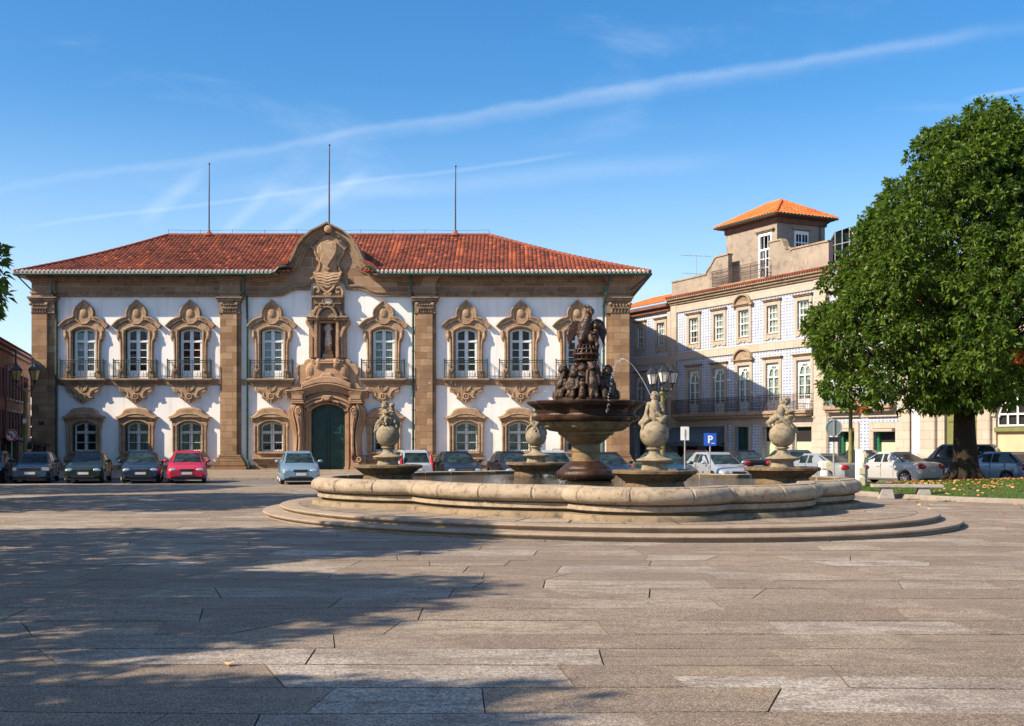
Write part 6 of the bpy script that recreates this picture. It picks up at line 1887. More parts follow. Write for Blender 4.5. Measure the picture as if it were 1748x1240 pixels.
# attic tower
ta, tb, ty0, ty1, tz = 11.45, 17.1, 1.0, 5.2, 17.2
dl = rs(1281.5)+.35
mb = RB(s0)
holed_wall(mb, ta, tb, ZC0, tz, [(dl-.62, dl+.62, 13.1, 16.1)], .3, y=ty0)
mb.add([(tb,ty0,ZC0),(tb,ty1,ZC0),(tb,ty1,tz),(tb,ty0,tz)], [(0,1,2,3)]); mb.add([(ta,ty0,ZC0),(ta,ty1,ZC0),(ta,ty1,tz),(ta,ty0,tz)], [(0,1,2,3)])
mb.add([(ta,ty1,ZC0),(tb,ty1,ZC0),(tb,ty1,tz),(ta,ty1,tz)], [(0,1,2,3)])
tw = mb.build('tower_wall', M['render_old'], hB)
mb = RB(s0); x = dl; w = .60; z0, z1 = 13.1, 16.1; yy = ty0+.02
for a, b in ((x-w-.14, x-w+.06),(x+w-.06, x+w+.14)): mb.box(a, b, ty0-.05, ty0+.12, z0, z1+.14, bev=.01)
mb.box(x-w, x+w, ty0-.049, ty0+.12, z1-.05, z1+.14, bev=.01); mb.box(x-w, x+w, ty0-.03, ty0+.1, z1-1.05, z1-.92); mb.box(x-.06, x+.06, ty0, ty0+.1, z0, z1-.95)
for s_ in (-1,1): mb.box(x+s_*w*.52-.02, x+s_*w*.52+.02, ty0+.03, ty0+.09, z0, z1-.95); 
for s_ in (-.34,.34): mb.box(x+s_*w-.02-.0, x+s_*w+.02, ty0+.03, ty0+.09, z1-.95, z1)
for k in (.8,1.4): mb.box(x-w, x+w, ty0+.031, ty0+.091, z0+k-.02, z0+k+.02)
tw1 = mb.build('tower_window', M['white'], tw)
mb = RB(s0); mb.box(x-w, x+w, ty0+.06, ty0+.07, z0, z1); mb.build('tower_pane', M['glass'], tw) if False else None
mb = RB(s0); mb.box(ta+.3, tb-.3, ty0+.5, ty1-.3, ZC0, tz-.2); mb.build('tower_room', M['dark'], hB)
mb = RB(s0); mb.box(x-w-.4, x+w+.4, ty0-.22, ty0, z1+.26, z1+.36, bev=.02); mb.box(x-w-.3, x+w+.3, ty0-.14, ty0, z1+.18, z1+.26, bev=.02); mb.build('tower_lintel', M['cornice'], tw)
# window on the shaded flank
mb = RB(s0); yc = (ty0+ty1)/2+.0
mb.box(tb-.02, tb+.05, yc-.62, yc+.62, 14.7, 16.35, bev=.02); wq = mb.build('flank_window', M['white'], tw)
mb = RB(s0)
for a in (-1,1):
    for b in (0,1):
        y_ = yc+a*.27+(b-.5)*.24
        for z_ in (15.0,15.6): mb.box(tb+.052, tb+.058, y_-.09, y_+.09, z_, z_+.5)
mb.build('flank_pane', M['dark'], tw)
mb = RB(s0); mb.box(tb, tb+.16, yc-.8, yc+.8, 16.42, 16.56, bev=.02); mb.build('flank_lintel', M['cornice'], tw)
mb = RB(s0); mb.box(ta-.12, tb+.12, ty0-.12, ty1+.12, tz-.42, tz-.02, bev=.04); mb.box(ta-.5, tb+.5, ty0-.5, ty1+.5, tz-.02, tz+.08); mb.build('tower_eave', M['brick_orange'], hB)
o = .62; cx, cy = (ta+tb)/2, (ty0+ty1)/2
A_, B_, C_, D_ = (ta-o,ty0-o,tz+.12),(tb+o,ty0-o,tz+.12),(tb+o,ty1+o,tz+.12),(ta-o,ty1+o,tz+.12); AP1 = (cx-.7,cy,18.85); AP2 = (cx+.7,cy,18.85)
tr = roof_slab('tower_roof', s0, hB, [tile_roof(A_,B_,AP1,AP2,sub=5,tw=.3), tile_roof(B_,C_,AP2,AP2,sub=5,tw=.3), tile_roof(C_,D_,AP2,AP1,sub=4,tw=.3), tile_roof(D_,A_,AP1,AP1,sub=4,tw=.3)], M['tile_new'])
mb = RB(s0)
for a, b in ((A_,AP1),(B_,AP2),(C_,AP2),(D_,AP1),(AP1,AP2)): ridge(mb, a, b, .13, .4)
o2 = mb.build('hip_tile', M['tile_new'], tr, off=(0,0,0))
mb = RB(s0); mb.tube([(ta-o,ty0-o-.03,tz+.08),(tb+o+.03,ty0-o-.03,tz+.08),(tb+o+.03,ty1+o,tz+.08)], .06, 6); mb.tube([(tb+.5,ty1+.3,tz+.03),(tb+.1,ty1-.5,tz-.5),(tb+.1,ty1-.5,14.5)], .05, 6)
mb.build('tower_gutter', M['green'], hB)
# ground floor fronts
mb = RB(s0); a, b = g[2][0], g[2][1]; mb.box(a, b, .22, .3, 0, g[2][3]); mb.box((a+b)/2-.03, (a+b)/2+.03, .18, .23, 0, g[2][3]); mb.build('shop_door', M['door_green'], hB)
for a, b, c0, c1 in g[3:5]:
    mb = RB(s0); mb.box(a, b, .24, .27, c1*.66, c1-.02); mb.build('dark_pane', M['dark'], hB)
    mb = RB(s0); mb.box(a, b, .235, .265, 0.05, c1*.66, bev=.0); mb.build('papered_pane', M['paper'], hB)
    mb = RB(s0); mb.box(a, a+.1, .17, .23, 0, c1); mb.box(b-.1, b, .17, .23, 0, c1); mb.build('shop_frame', M['tan_trim'], hB)
for k, (a, b, c0, c1) in enumerate(g[0:2]):
    mb = RB(s0); mb.box(a, b, .5, .55, 0, c1); mb.build('shop_opening', M['dark'], hB)
# antenna
ant = rempty('tv_antenna', rs(1140)+.3, 'spindly television antenna on the orange roof beside the stained parapet', 'antenna')
mb = MB(); zt = rz(1140,433); mb.tube([(0,2.4,ZC0+.8),(0,2.4,zt)], .025, 5)
zz1 = zt-.25
for zq, ln in ((zt-.15,1.3),(zt-1.55,1.1)):
    mb.tube([(-ln*.6,1.6,zq+.2),(ln*.6,3.2,zq)], .018, 4)
    for k in range(7):
        f = k/6; c_ = Vector((-ln*.6+ln*1.2*f, 1.6+1.6*f, zq+.2-.2*f)); mb.tube([c_+Vector((.28,-.24,0)), c_-Vector((.28,-.24,0))], .010, 3)
mb.build('antenna_rods', M['galv'], ant)

# ---------- third tiled house behind the big tree
s0 = rs(1415); s1 = rs(1555)
hC = rempty('tiled_house', s0, 'blue tiled house with pale green balcony railings, mostly hidden by the big tree')
w_ = (s1-s0)
xq = [rs(1441), rs(1511)]
xq = [rs(1443), rs(1511.5)]
topz = ZC0-.4
g3 = [(rs(1432), rs(1460), 0, rz(1446,735)), (rs(1492.5), rs(1530), 0, rz(1511,735))]
dn_ = [(x, 3.95, 7.0, .62) for x in xq]; up_ = [(x, 9.0, 10.8, .56) for x in xq]
mb = RB(s0); holed_wall(mb, s0, s1, -.1, topz, [(x-w, x+w, a, b) for x, a, b, w in dn_+up_]+g3, .35); mb.build('tile_wall', M['azulejo'], hC)
mb = RB(s0); mb.box(s0, s1, .4, 10, -.1, topz+.2); mb.build('house_body', M['room'], hC)
for x, a, b, w in dn_: sash_window(hC, s0, x, a, b, w, 'full', True)
for x, a, b, w in up_: sash_window(hC, s0, x, a, b, w, 'full')
mb = RB(s0)
mb.box(s0, s1, -.09, .04, 8.0, 8.4, bev=.02); mb.box(s0, s1, -.095, .04, topz-.5, topz, bev=.02); mb.box(s0, s0+.05, -.12, .04, 0, topz, bev=.01); mb.box(s0, s1, -.085, .04, ZB-.6, ZB-.2, bev=.02)
for a, b, c0, c1 in g3:
    mb.box(a-.38, a, -.10, .05, 0, c1+.5, bev=.02); mb.box(b, b+.38, -.10, .05, 0, c1+.5, bev=.02); mb.box(a, b, -.101, .05, c1+.12, c1+.5, bev=.02)
    mb.box(a-.5, b+.5, -.18, .03, c1+.8, c1+.9, bev=.02)
mb.box(s1-.9, s1, -.12, .04, 0, topz, bev=.03)
mb.build('stone_bands', M['tan'], hC)
mb = RB(s0)
for z0_, z1_, p in ((topz,topz+.16,.22),(topz+.16,topz+.34,.36),(topz+.34,topz+.5,.52)): mb.box(s0, s1, -p, .05, z0_, z1_, bev=.03)
mb.build('cornice', M['cornice'], hC)
roof_slab('roof', s0, hC, [tile_roof((s0,-.65,topz+.55),(s1,-.65,topz+.55),(s0,5,topz+2.6),(s1,5,topz+2.6), sub=4)], M['tile_old'])
iron_balcony(hC, s0, s0+.05, (xq[0]+xq[1])/2-.2, ZB+.15, M['teal_iron'], .6); iron_balcony(hC, s0, (xq[0]+xq[1])/2+.1, s1-1.1, ZB+.15, M['teal_iron'], .6)
for i, (a, b, c0, c1) in enumerate(g3):
    mb = RB(s0); mb.box(a, b, .30, .33, c1*.72, c1); mb.build('dark_pane', M['dark'], hC)
    mb = RB(s0); mb.box(a+.3, b, .29, .32, 0.05, c1*.72); mb.build('papered_pane', M['paper'], hC)
    mb = RB(s0); mb.box(a+.12, a+.3, .1, .31, 0, c1); mb.box(a+.12+(b-a)*.55, a+.26+(b-a)*.55, .1, .31, 0, c1) if i == 0 else None; mb.build('shop_frame', M['shop_green'], hC)
    mb = RB(s0); mb.box(a, b, -.35, .05, c1-.08, c1+.10, bev=.02); mb.build('blind_box', M['tan_trim'], hC)
# rooftop glass lantern beside the tower
lan = rempty('roof_lantern', 18.35, 'grey glazed roof lantern behind the parapet beside the square tower', 'skylight')
mb = MB(); mb.prism([(-.9,14.2),(-.9,15.4),(-.2,16.3),(1.2,16.4),(1.9,15.4),(1.9,14.2)], 5.2, 8.0); mb.build('lantern_glazing', M['car_glass'], lan)
mb = MB()
for x in (-.9,-.2,.5,1.2,1.9): mb.tube([(x,5.17,14.2),(x,5.17,15.4),(min(max(x,-.2),1.2),5.17,16.35)], .04, 4)
mb.tube([(-.9,5.17,15.4),(1.9,5.17,15.4)], .04, 4); mb.box(-1,2,5.1,8,14.0,14.25); mb.build('lantern_frame', M['galv'], lan)

# ---------- stone corner house on the far right
s0 = rs(1556); s1 = s0+30
hD = rempty('stone_house', s0, 'tan granite house with green door and arched white window at the right edge')
top = 9.6
da, db, dzt = rs(1612), rs(1669), rz(1640,700)+2.0
wa, wb = rs(1700), rs(1786); wz0, wz1 = rz(1725,728), rz(1740,668)
pa = wa-.15
mb = RB(s0); holed_wall(mb, s0, s1, -.1, top, [(da, db, 0, 4.4), (wa, wb, 0, wz1+.35)], .4); mb.build('wall', M['tan'], hD)
mb = RB(s0); mb.box(s0, s1, .8, 12, -.1, top-.1); mb.build('house_body', M['dark'], hD)
mb = RB(s0); mb.box(s0+.05, s0+.75, -.05, .02, 0, top, bev=.01); mb.build('pale_strip', M['render_white'], hD)
mb = RB(s0); mb.tube([(s0+.85,-.15,0.8),(s0+.85,-.15,top-.5)], .06, 6); mb.build('downpipe', M['green'], hD)
mb = RB(s0)
for a, b in ((rs(1574), rs(1600)),(rs(1672), rs(1694))):
    mb.box(a, b, -.22, .03, 0, top-.5, bev=.04); mb.box(a-.12, b+.12, -.34, .03, 0, 1.25, bev=.05)
mb.box(s0, s1, -.35, .05, top-.5, top-.25, bev=.04); mb.box(s0, s1, -.5, .05, top-.25, top, bev=.04)
q = [(wa+(wb-wa)*.5+ (wb-wa)*.5*math.cos(R(a)), wz1-(wb-wa)*.42+(wb-wa)*.42*math.sin(R(a))) for a in range(0,181,12)]
mb.prism([(wb+.01, wz1+.4)] + q + [(wa-.01, wz1+.4)], .005, .39, 0)
mb.strip(q, .35, -.10, .02, .04, side=0.0)
mb.build('stone_trim', M['tan'], hD)
mb = RB(s0); mb.box(da, db, .2, .3, 0, 4.4); m_ = (da+db)/2
for a, b in ((da+.12,m_-.1),(m_+.1,db-.12)):
    for c0, c1 in ((.2,1.3),(1.45,2.75),(2.95,4.2)): mb.box(a, b, .14, .22, c0, c1, bev=.04)
mb.build('door', M['olive_door'], hD)
mb = RB(s0); mb.box(wa, wb, .15, .3, 0, wz0-.25); mb.build('peach_panel', M['peach'], hD)
mb = RB(s0); mb.box(wa-.1, wb+.1, -.06, .3, wz0-.3, wz0-.05, bev=.03); mb.build('green_sill', M['olive_door'], hD)
mb = RB(s0); n = 5; rr = (wb-wa)*.5; cxw = (wa+wb)/2; zc = wz1-(wb-wa)*.42
for i in range(n+1):
    x = wa+(wb-wa)*i/n; dd = abs(x-cxw)/rr; zt_ = zc+(wb-wa)*.42*math.sqrt(max(0,1-dd*dd))
    mb.box(x-.05, x+.05, .16, .24, wz0, max(wz0+.2, zt_))
for k in (0,.33,.66): z_ = wz0+(wz1-wz0)*k; mb.box(wa, wb, .165, .235, z_, z_+.09) if k < .6 else mb.box(wa+.35, wb-.35, .165, .235, z_, z_+.09)
mb.strip(q, .12, .15, .25, 0, side=1.0)
mb.build('arched_window', M['white'], hD)
mb = RB(s0); mb.box(wa, wb, .3, .31, wz0, wz1); mb.build('pane', M['dark'], hD)
roof_slab('roof', s0, hD, [tile_roof((s0,-.6,top+.05),(s1,-.6,top+.05),(s0,5,top+2.2),(s1,5,top+2.2), sub=4)], M['tile_new'])

# awning of the shop, dark blue grey
aw = rempty('shop_awning', rs(1150), 'blue grey cloth awning over the shop in the shade behind the parking sign', 'awning')
wA = rs(1238)-rs(1150)
mb = MB(); zt = rz(1195,728); zb = zt-1.15
vs = [(0,-.05,zt),(wA,-.05,zt),(wA,-1.5,zb),(0-.35,-1.5,zb),(wA,-1.5,zb-.3),(0-.35,-1.5,zb-.3)]
mb.add(vs + [(v[0],v[1]+.02,v[2]-.02) for v in vs], [(0,1,2,3),(3,2,4,5),(6,9,8,7),(9,11,10,8)])
mb.build('awning_cloth', M['awning'], aw)
mb = MB(); mb.add([(wA,-.05,zt),(wA,-.05,zb-.1),(wA,-1.5,zb-.3),(wA,-1.5,zb),(wA-.02,-.05,zt),(wA-.02,-.05,zb-.1),(wA-.02,-1.5,zb-.3),(wA-.02,-1.5,zb)], [(0,1,2,3),(4,7,6,5)]); mb.build('awning_side', M['awning'], aw)
mb = MB(); mb.tube([(0,-.05,zb-.3),(-.3,-1.45,zb-.02)], .03, 5); mb.tube([(wA-.05,-.05,zb-.3),(wA-.05,-1.45,zb-.02)], .03, 5); mb.build('awning_arm', M['galv'], aw)

# ================================================================== LEFT: brown building and white house beyond
LO = Vector((-33.9, 82.5)); LDIR = Vector((.271,-.963)).normalized(); LANG = math.atan2(-LDIR.y, -LDIR.x); LL = 33
def ls(px): q = (px-874)/2000; return (LO.y*q-LO.x)/(LDIR.x-LDIR.y*q)
def lz(px, py): return 1.85+(755-py)/2000*(LO.y+LDIR.y*ls(px))
lb = empty('brown_house', (LO.x+LDIR.x*LL, LO.y+LDIR.y*LL, 0), LANG, 'long brown brick clad building with rows of maroon framed windows at the left edge', 'building')
rows = [(4.55,6.25),(1.95,3.75)]
hol = []; step = 1.42; n = 22
for i in range(n):
    for a, b in rows: hol.append((.55+i*step, .55+i*step+.92, a, b))
hD_ = 7.5
mb = MB()
def L_(mbx, *a, **k): return mbx
mb2 = MB(); holed_wall(mb2, 0, 33, -.1, hD_, hol, .25)
mb2.build('wall', M['brown'], lb)
mb = MB(); mb.box(0.02, 32.98, .5, 8, -.1, hD_-.05); mb.build('building_body', M['room'], lb)
mb = MB(); mb.box(-.15, 33, -.45, .1, hD_, hD_+.12, bev=.02); mb.box(-.05, 33, -.2, .1, hD_-.2, hD_, bev=.02); mb.build('eave', M['maroon'], lb)
o = roof_obj('roof', [tile_roof((-.2,-.5,hD_+.15),(33,-.5,hD_+.15),(-.2,5,hD_+1.5),(33,5,hD_+1.5), sub=4)], M['tile_old'], lb)
mb = MB(); mb.tube([(LL-ls(15),-.4,hD_),(LL-ls(15),-.4,hD_-.8),(LL-ls(7),-.14,lz(7,625)),(LL-ls(4),-.14,.1)], .06, 6); mb.build('downpipe', M['maroon'], lb)
proto = None
for j, (a, b) in enumerate(rows):
    mb = MB(); w = .46; x = 0
    for c0, c1 in ((-w,-w+.06),(w-.06,w)): mb.box(c0, c1, .08, .14, a, b)
    mb.box(-w, w, .081, .139, a, a+.07); mb.box(-w, w, .081, .139, b-.07, b); mb.box(-.03,.03,.07,.14,a,b); mb.box(-w,w,.075,.135,b-.6,b-.54); mb.box(-w,w,.09,.13,a+.5,a+.53)
    fr = mb.build('window', M['white'], lb, loc=(.55+.46,0,0))
    mb = MB()
    for c0, c1 in ((-w-.1,-w),(w,w+.1)): mb.box(c0, c1, -.04, .1, a-.1, b+.1, bev=.01)
    mb.box(-w, w, -.041, .1, b, b+.1); mb.box(-w-.04, w+.04, -.08, .1, a-.1, a); mb.build('window_case', M['maroon'], fr)
    mb = MB(); mb.box(-w, w, .11, .115, a, b); mb.build('pane', M['glass'], fr)
    mb = MB(); mb.box(-w, w, .3, .31, a, b)
    cu = mb.build('curtain', M['curtain'], fr)
    for i in range(1, n): copy_at(fr, (.55+.46+i*step,0,0))
lean = empty('lean_to', (LO.x+LDIR.x*14, LO.y+LDIR.y*14, 0), LANG, 'low dark lean-to roof at the foot of the brown building', 'shed')
mb = MB(); mb.add([(0,-2.2,1.7),(7,-2.2,1.7),(7,0,2.2),(0,0,2.2),(0,-2.2,1.6),(7,-2.2,1.6),(7,0,2.1),(0,0,2.1)], [(0,1,2,3),(7,6,5,4),(0,4,5,1),(1,5,6,2),(3,7,4,0)]); mb.build('roof', M['trim_black'], lean)
mb = MB()
for x in (.1,3.5,6.9): mb.box(x-.06, x+.06, -2.1, -1.98, 0, 1.62)
mb.box(0,7,-.1,-.02,0,2.1); mb.build('post', M['dark'], lean)
wh = empty('white_house', (-41.5, 98, 0), 0, 'white house with a tall arched door glimpsed between the brown building and the hall', 'house')
mb = MB(); holed_wall(mb, -6, 4.6, 0, 8.7, [(.55,1.55,0.6,4.1),(.5,1.6,5.6,7.2)], .3); mb.build('wall', M['render_white'], wh)
mb = MB(); mb.box(-6,4.6,.5,6,0,8.6); mb.build('house_body', M['dark'], wh)
mb = MB(); mb.box(-6.2,4.8,-.3,.2,8.7,9.0,bev=.03); mb.box(-6,4.6,-.12,.02,4.7,5.0,bev=.02); mb.build('cornice', M['cornice'], wh)
mb = MB()
for a, b in ((.55,.68),(1.42,1.55),(1.0,1.1)): mb.box(a,b,.1,.18,.6,4.1)
for z in (.6,1.2,2.2,3.1,4.0): mb.box(.55,1.55,.11,.17,z,z+.1)
mb.build('balcony_window', M['white'], wh)

# ================================================================== far backdrop houses closing the street ends
def backhouse(x, y, w, d, h, label, roofm='tile_old'):
    e = empty('background_house', (x, y, 0), 0, label, 'house')
    n = max(2, int(w/3)); hol = []
    for i in range(n):
        for f in range(int(h/3.2)): hol.append((w*(i+.5)/n-.5, w*(i+.5)/n+.5, 1.0+f*3.2, 2.7+f*3.2))
    mb = MB(); holed_wall(mb, 0, w, 0, h, hol, .3); mb.add([(0,0,0),(0,d,0),(0,d,h),(0,0,h),(w,0,0),(w,d,0),(w,d,h),(w,0,h)], [(0,1,2,3),(4,7,6,5)]); mb.build('wall', M['render_white'], e)
    mb = MB(); mb.box(.05,w-.05,.4,d-.1,0,h-.05); mb.build('house_body', M['dark'], e)
    roof_obj('roof', [tile_roof((-.4,-.4,h),(w+.4,-.4,h),(2,d/2,h+1.8),(w-2,d/2,h+1.8), sub=3), tile_roof((-.4,d,h),(-.4,-.4,h),(2,d/2,h+1.8),(2,d/2,h+1.8), sub=3), tile_roof((w+.4,-.4,h),(w+.4,d,h),(w-2,d/2,h+1.8),(w-2,d/2,h+1.8), sub=3)], M[roofm], e)
backhouse(-78, 108, 34, 10, 7, 'low white house with red roof far behind the brown building')
backhouse(2, 118, 16, 10, 8, 'white house closing the side street behind the town hall')
# ================================================================== CARS
def lerp(a, b, t): return a+(b-a)*t
def interp(tab, x):
    if x <= tab[0][0]: return tab[0][1]
    for (x0, y0), (x1, y1) in zip(tab, tab[1:]):
        if x <= x1: return lerp(y0, y1, (x-x0)/(x1-x0+1e-9))
    return tab[-1][1]
SH = {  # nose at x=0, tail at x=L; deck = height of bonnet/belt/boot line; glass: cowl, roof start, roof end, tail base
 'hatch': dict(L=4.0, W=1.68, H=1.43, deck=[(0,.60),(.12,.70),(.5,.80),(1.05,.92),(1.6,.95),(3.3,.99),(3.85,.98),(4.0,.80)], g=(1.02,1.85,3.25,3.88), pil=(1.02,2.40,3.30), tail='hatch'),
 'boxy':  dict(L=4.3, W=1.66, H=1.40, deck=[(0,.66),(.08,.74),(.4,.82),(1.2,.90),(1.8,.92),(3.5,.93),(4.2,.90),(4.3,.74)], g=(1.28,1.80,3.35,4.15), pil=(1.28,2.45,3.35), tail='hatch'),
 'sedan': dict(L=4.5, W=1.74, H=1.42, deck=[(0,.60),(.12,.70),(.5,.79),(1.2,.91),(1.8,.94),(3.5,.98),(4.3,.97),(4.45,.92),(4.5,.78)], g=(1.15,2.00,3.05,3.85), pil=(1.15,2.45,3.35), tail='sedan'),
 'wagon': dict(L=4.4, W=1.72, H=1.47, deck=[(0,.60),(.12,.70),(.5,.80),(1.15,.92),(1.7,.95),(3.6,.98),(4.25,.98),(4.4,.80)], g=(1.10,1.90,3.95,4.33), pil=(1.10,2.40,3.35,4.1), tail='hatch'),
 'suv':   dict(L=4.5, W=1.80, H=1.78, deck=[(0,.80),(.1,.95),(.5,1.04),(1.3,1.12),(1.8,1.14),(3.6,1.16),(4.4,1.16),(4.5,.95)], g=(1.25,1.75,4.05,4.42), pil=(1.25,2.45,3.45,4.2), tail='hatch'),
}
CARN = 0
def car(loc, heading, kind, paintc, label, group, plate=True, rail=False, W=None, H=None, tailtall=False, L=None, metal=.35, name='parked_car', wagonlight=False, mirror_black=False):
    """heading: compass angle the nose points to, degrees clockwise from +Y"""
    global CARN; CARN += 1
    d = dict(SH[kind]); W = W or d['W']; H = H or d['H']; Ln = L or d['L']; kx = Ln/d['L']
    deck = [(x*kx, z*(H/d['H'])**.5) for x, z in d['deck']]; g = [x*kx for x in d['g']]; pil = [x*kx for x in d['pil']]
    e = empty(name, loc, R(-heading), label, 'car', group)
    X = lambda u: Ln/2-u                     # local +Y is the nose
    pm = paint('car paint %d' % CARN, paintc, metal)
    r = .30 if kind != 'suv' else .36; ax = [.80*kx, Ln-.80*kx if kind != 'boxy' else Ln-.85*kx]
    arch = r+.07
    us = sorted(set([round(u, 3) for u in [0,.03,.10,.22,.4] + [Ln-.4,Ln-.22,Ln-.10,Ln-.03,Ln] + [a+arch*math.cos(R(t)) for a in ax for t in range(0,181,15)] + [1.3*kx,1.6*kx,2.0*kx,2.4*kx,2.8*kx,g[0],g[1]]]))
    body = MB(); sec = []
    for u in us:
        t = min(u, Ln-u); tp = 1-.16*max(0, 1-t/.45)**2.2; hw = W/2*tp
        zt = interp(deck, u); zb = .20+.10*max(0, 1-t/.25)
        za = zb
        for a in ax:
            if abs(u-a) < arch: za = max(za, r*.95+math.sqrt(max(0, arch**2-(u-a)**2)))
        za = min(za, zt-.14)
        # half section from underside centre to deck centre
        s_ = [(0,zb),(hw*.62,zb),(hw*.90,max(zb,min(za,zt))),(hw*.985,max(za+.01,zb+.08)),(hw,max(za+.02,lerp(zb,zt,.42))),(hw*.995,max(za+.03,lerp(zb,zt,.70))),(hw*.965,zt-.055),(hw*.90,zt-.012),(hw*.6,zt+.012*(1 if .2<t else 0)),(0,zt+.022*(1 if .2<t else 0))]
        sec.append((u, s_))
    m = len(sec[0][1]); vs = []; fs = []
    for u, s_ in sec:
        for (x, z) in s_: vs.append((x, X(u), z))
        for (x, z) in s_: vs.append((-x, X(u), z))
    for i in range(len(sec)-1):
        for h_ in (0, m):
            for k in range(m-1):
                a = i*2*m+h_+k; b = (i+1)*2*m+h_+k; fs.append((a, b, b+1, a+1))
    for i in (0, len(sec)-1): fs.append(tuple([i*2*m+k for k in range(m)] + [i*2*m+m+k for k in range(m-1,-1,-1)]))
    body.add(vs, fs)
    body.build('body', pm, e, smooth=True)
    # cabin
    zb = lambda u: interp(deck, u)-.02
    yb = W/2*.925; yr = W/2*.70 if kind != 'suv' else W/2*.80; rt = H
    tail_b = zb(g[3])
    bot = [(yb*.86, g[0]-.04), (yb, g[0]+.45*kx), (yb, lerp(g[2],g[3],.35)), (yb*.86, g[3])]
    top = [(yr*.92, g[1]), (yr, g[1]+.35*kx), (yr, g[2]-.25*kx), (yr*.92, g[2])]
    cab = MB(); vs = []
    def ringpts(pts, zf):
        out = [(x, X(u), zf(u, x)) for x, u in pts]; return out + [(-x, y_, z_) for x, y_, z_ in reversed(out)]
    A = ringpts(bot, lambda u, x: zb(u)); Bm = ringpts(top, lambda u, x: rt-.055-(0.03 if abs(x) < yr*.95 else 0)); 
    ins = [(x*.86, lerp(u, (g[1]+g[2])/2, .10)) for x, u in top]; C = ringpts(ins, lambda u, x: rt)
    n = len(A); cab.add(A+Bm+C, [(i,(i+1)%n,n+(i+1)%n,n+i) for i in range(n)] + [(n+i,n+(i+1)%n,2*n+(i+1)%n,2*n+i) for i in range(n)] + [tuple(2*n+i for i in range(n))])
    A_, B_ = [Vector(p) for p in A], [Vector(p) for p in Bm]
    gl = MB()
    def quad(p00, p10, p01, p11, u0, u1, v0, v1, o=.012):
        nrm = (p10-p00).cross(p01-p00).normalized(); c = (p00+p11)/2; ctr = Vector((0, X((g[1]+g[2])/2), .8*H))
        if nrm.dot(c-ctr) < 0: nrm = -nrm
        P = lambda u, v: p00.lerp(p10, u).lerp(p01.lerp(p11, u), v) + nrm*o
        gl_ = [P(u0,v0), P(u1,v0), P(u1,v1), P(u0,v1)]; return gl_
    # order A: right side front->rear then left side rear->front ; index 0..3 right, 4..7 left(rear..front)
    ft = quad(A_[7], A_[0], B_[7], B_[0], .04, .96, .05, .94); rr = quad(A_[3], A_[4], B_[3], B_[4], .06, .94, .10 if d['tail']=='hatch' else .06, .92)
    f1 = MB(); f1.add(ft, [(0,1,2,3)]); f2 = MB(); f2.add(rr, [(0,1,2,3)])
    # cabin shell open where the panes are: build dark interior look through glass
    cab_o = cab.build('cabin', pm, e, smooth=False)
    bm = bmesh.new(); bm.from_mesh(cab_o.data); bmesh.ops.bevel(bm, geom=[ed for ed in bm.edges if ed.calc_length() > .3 and abs(ed.verts[0].co.z-ed.verts[1].co.z) > .15], offset=.025, segments=2, affect='EDGES'); bm.to_mesh(cab_o.data); bm.free()
    cab_o.data.polygons.foreach_set('use_smooth', [True]*len(cab_o.data.polygons)); cab_o.data.set_sharp_from_angle(angle=R(30))
    def pane(nm, q):
        c = sum(q, Vector())/4; mbp = MB(); n_ = (q[1]-q[0]).cross(q[3]-q[0]).normalized()*.004
        mbp.add([p+n_ for p in q]+[p-n_ for p in q], [(0,1,2,3),(7,6,5,4),(0,4,5,1),(1,5,6,2),(2,6,7,3),(3,7,4,0)])
        return mbp.build(nm, M['cgl'], e)
    pane('windscreen', ft); pane('rear_window', rr)
    for side, (i0, i1) in ((1,(0,3)),(-1,(7,4))):
        # side strip: bottom between A0..A3, top B0..B3
        def bp(u): # bottom point at length u
            pts = [A_[i0], A_[1 if side>0 else 6], A_[2 if side>0 else 5], A_[i1]]
            return curve(pts, u)
        def curve(pts, u):
            y_ = X(u)
            for a, b in zip(pts, pts[1:]):
                if (a.y-y_)*(b.y-y_) <= 0 and abs(a.y-b.y) > 1e-6: return a.lerp(b, (a.y-y_)/(a.y-b.y))
            return pts[0] if abs(pts[0].y-y_) < abs(pts[-1].y-y_) else pts[-1]
        tps = [B_[i0], B_[1 if side>0 else 6], B_[2 if side>0 else 5], B_[i1]]
        bps = [A_[i0], A_[1 if side>0 else 6], A_[2 if side>0 else 5], A_[i1]]
        # windows: split at the B pillar
        edges = [pil[0]+.10] + list(pil[1:])
        uend = min(g[3]-.15, pil[-1]+.42*kx) if kind in ('hatch','boxy','sedan') else g[3]-.2
        sp = [(pil[0]+.22*kx, pil[1]-.04), (pil[1]+.05, uend if kind in('hatch','boxy','sedan') else pil[2]-.03)]
        if kind in ('wagon','suv'): sp.append((pil[2]+.05, g[3]-.22))
        for a, b in sp:
            ta = max(a, g[1]+.10); tb2 = min(b, g[2]-.05)
            if tb2-ta < .08: tb2 = ta+.08
            q = [bp(a), bp(b), curve(tps, tb2), curve(tps, ta)]
            q = [q[0].lerp(q[3], .09), q[1].lerp(q[2], .09), q[2].lerp(q[1], .08), q[3].lerp(q[0], .08)]
            nrm = Vector((side, 0, .35)).normalized(); q = [p+nrm*.016 for p in q]
            pane('side_window', q)
    # dark lower trim, sills and bumper
    tr = MB(); tr.box(-W/2*.80, W/2*.80, X(Ln-.02), X(.02), .17, .24)
    for a in ax: tr.box(-W/2*.88, W/2*.88, X(a)-arch+.02, X(a)+arch-.02, .24, r+arch-.03)
    tr.build('underbody', M['trim_black'], e)
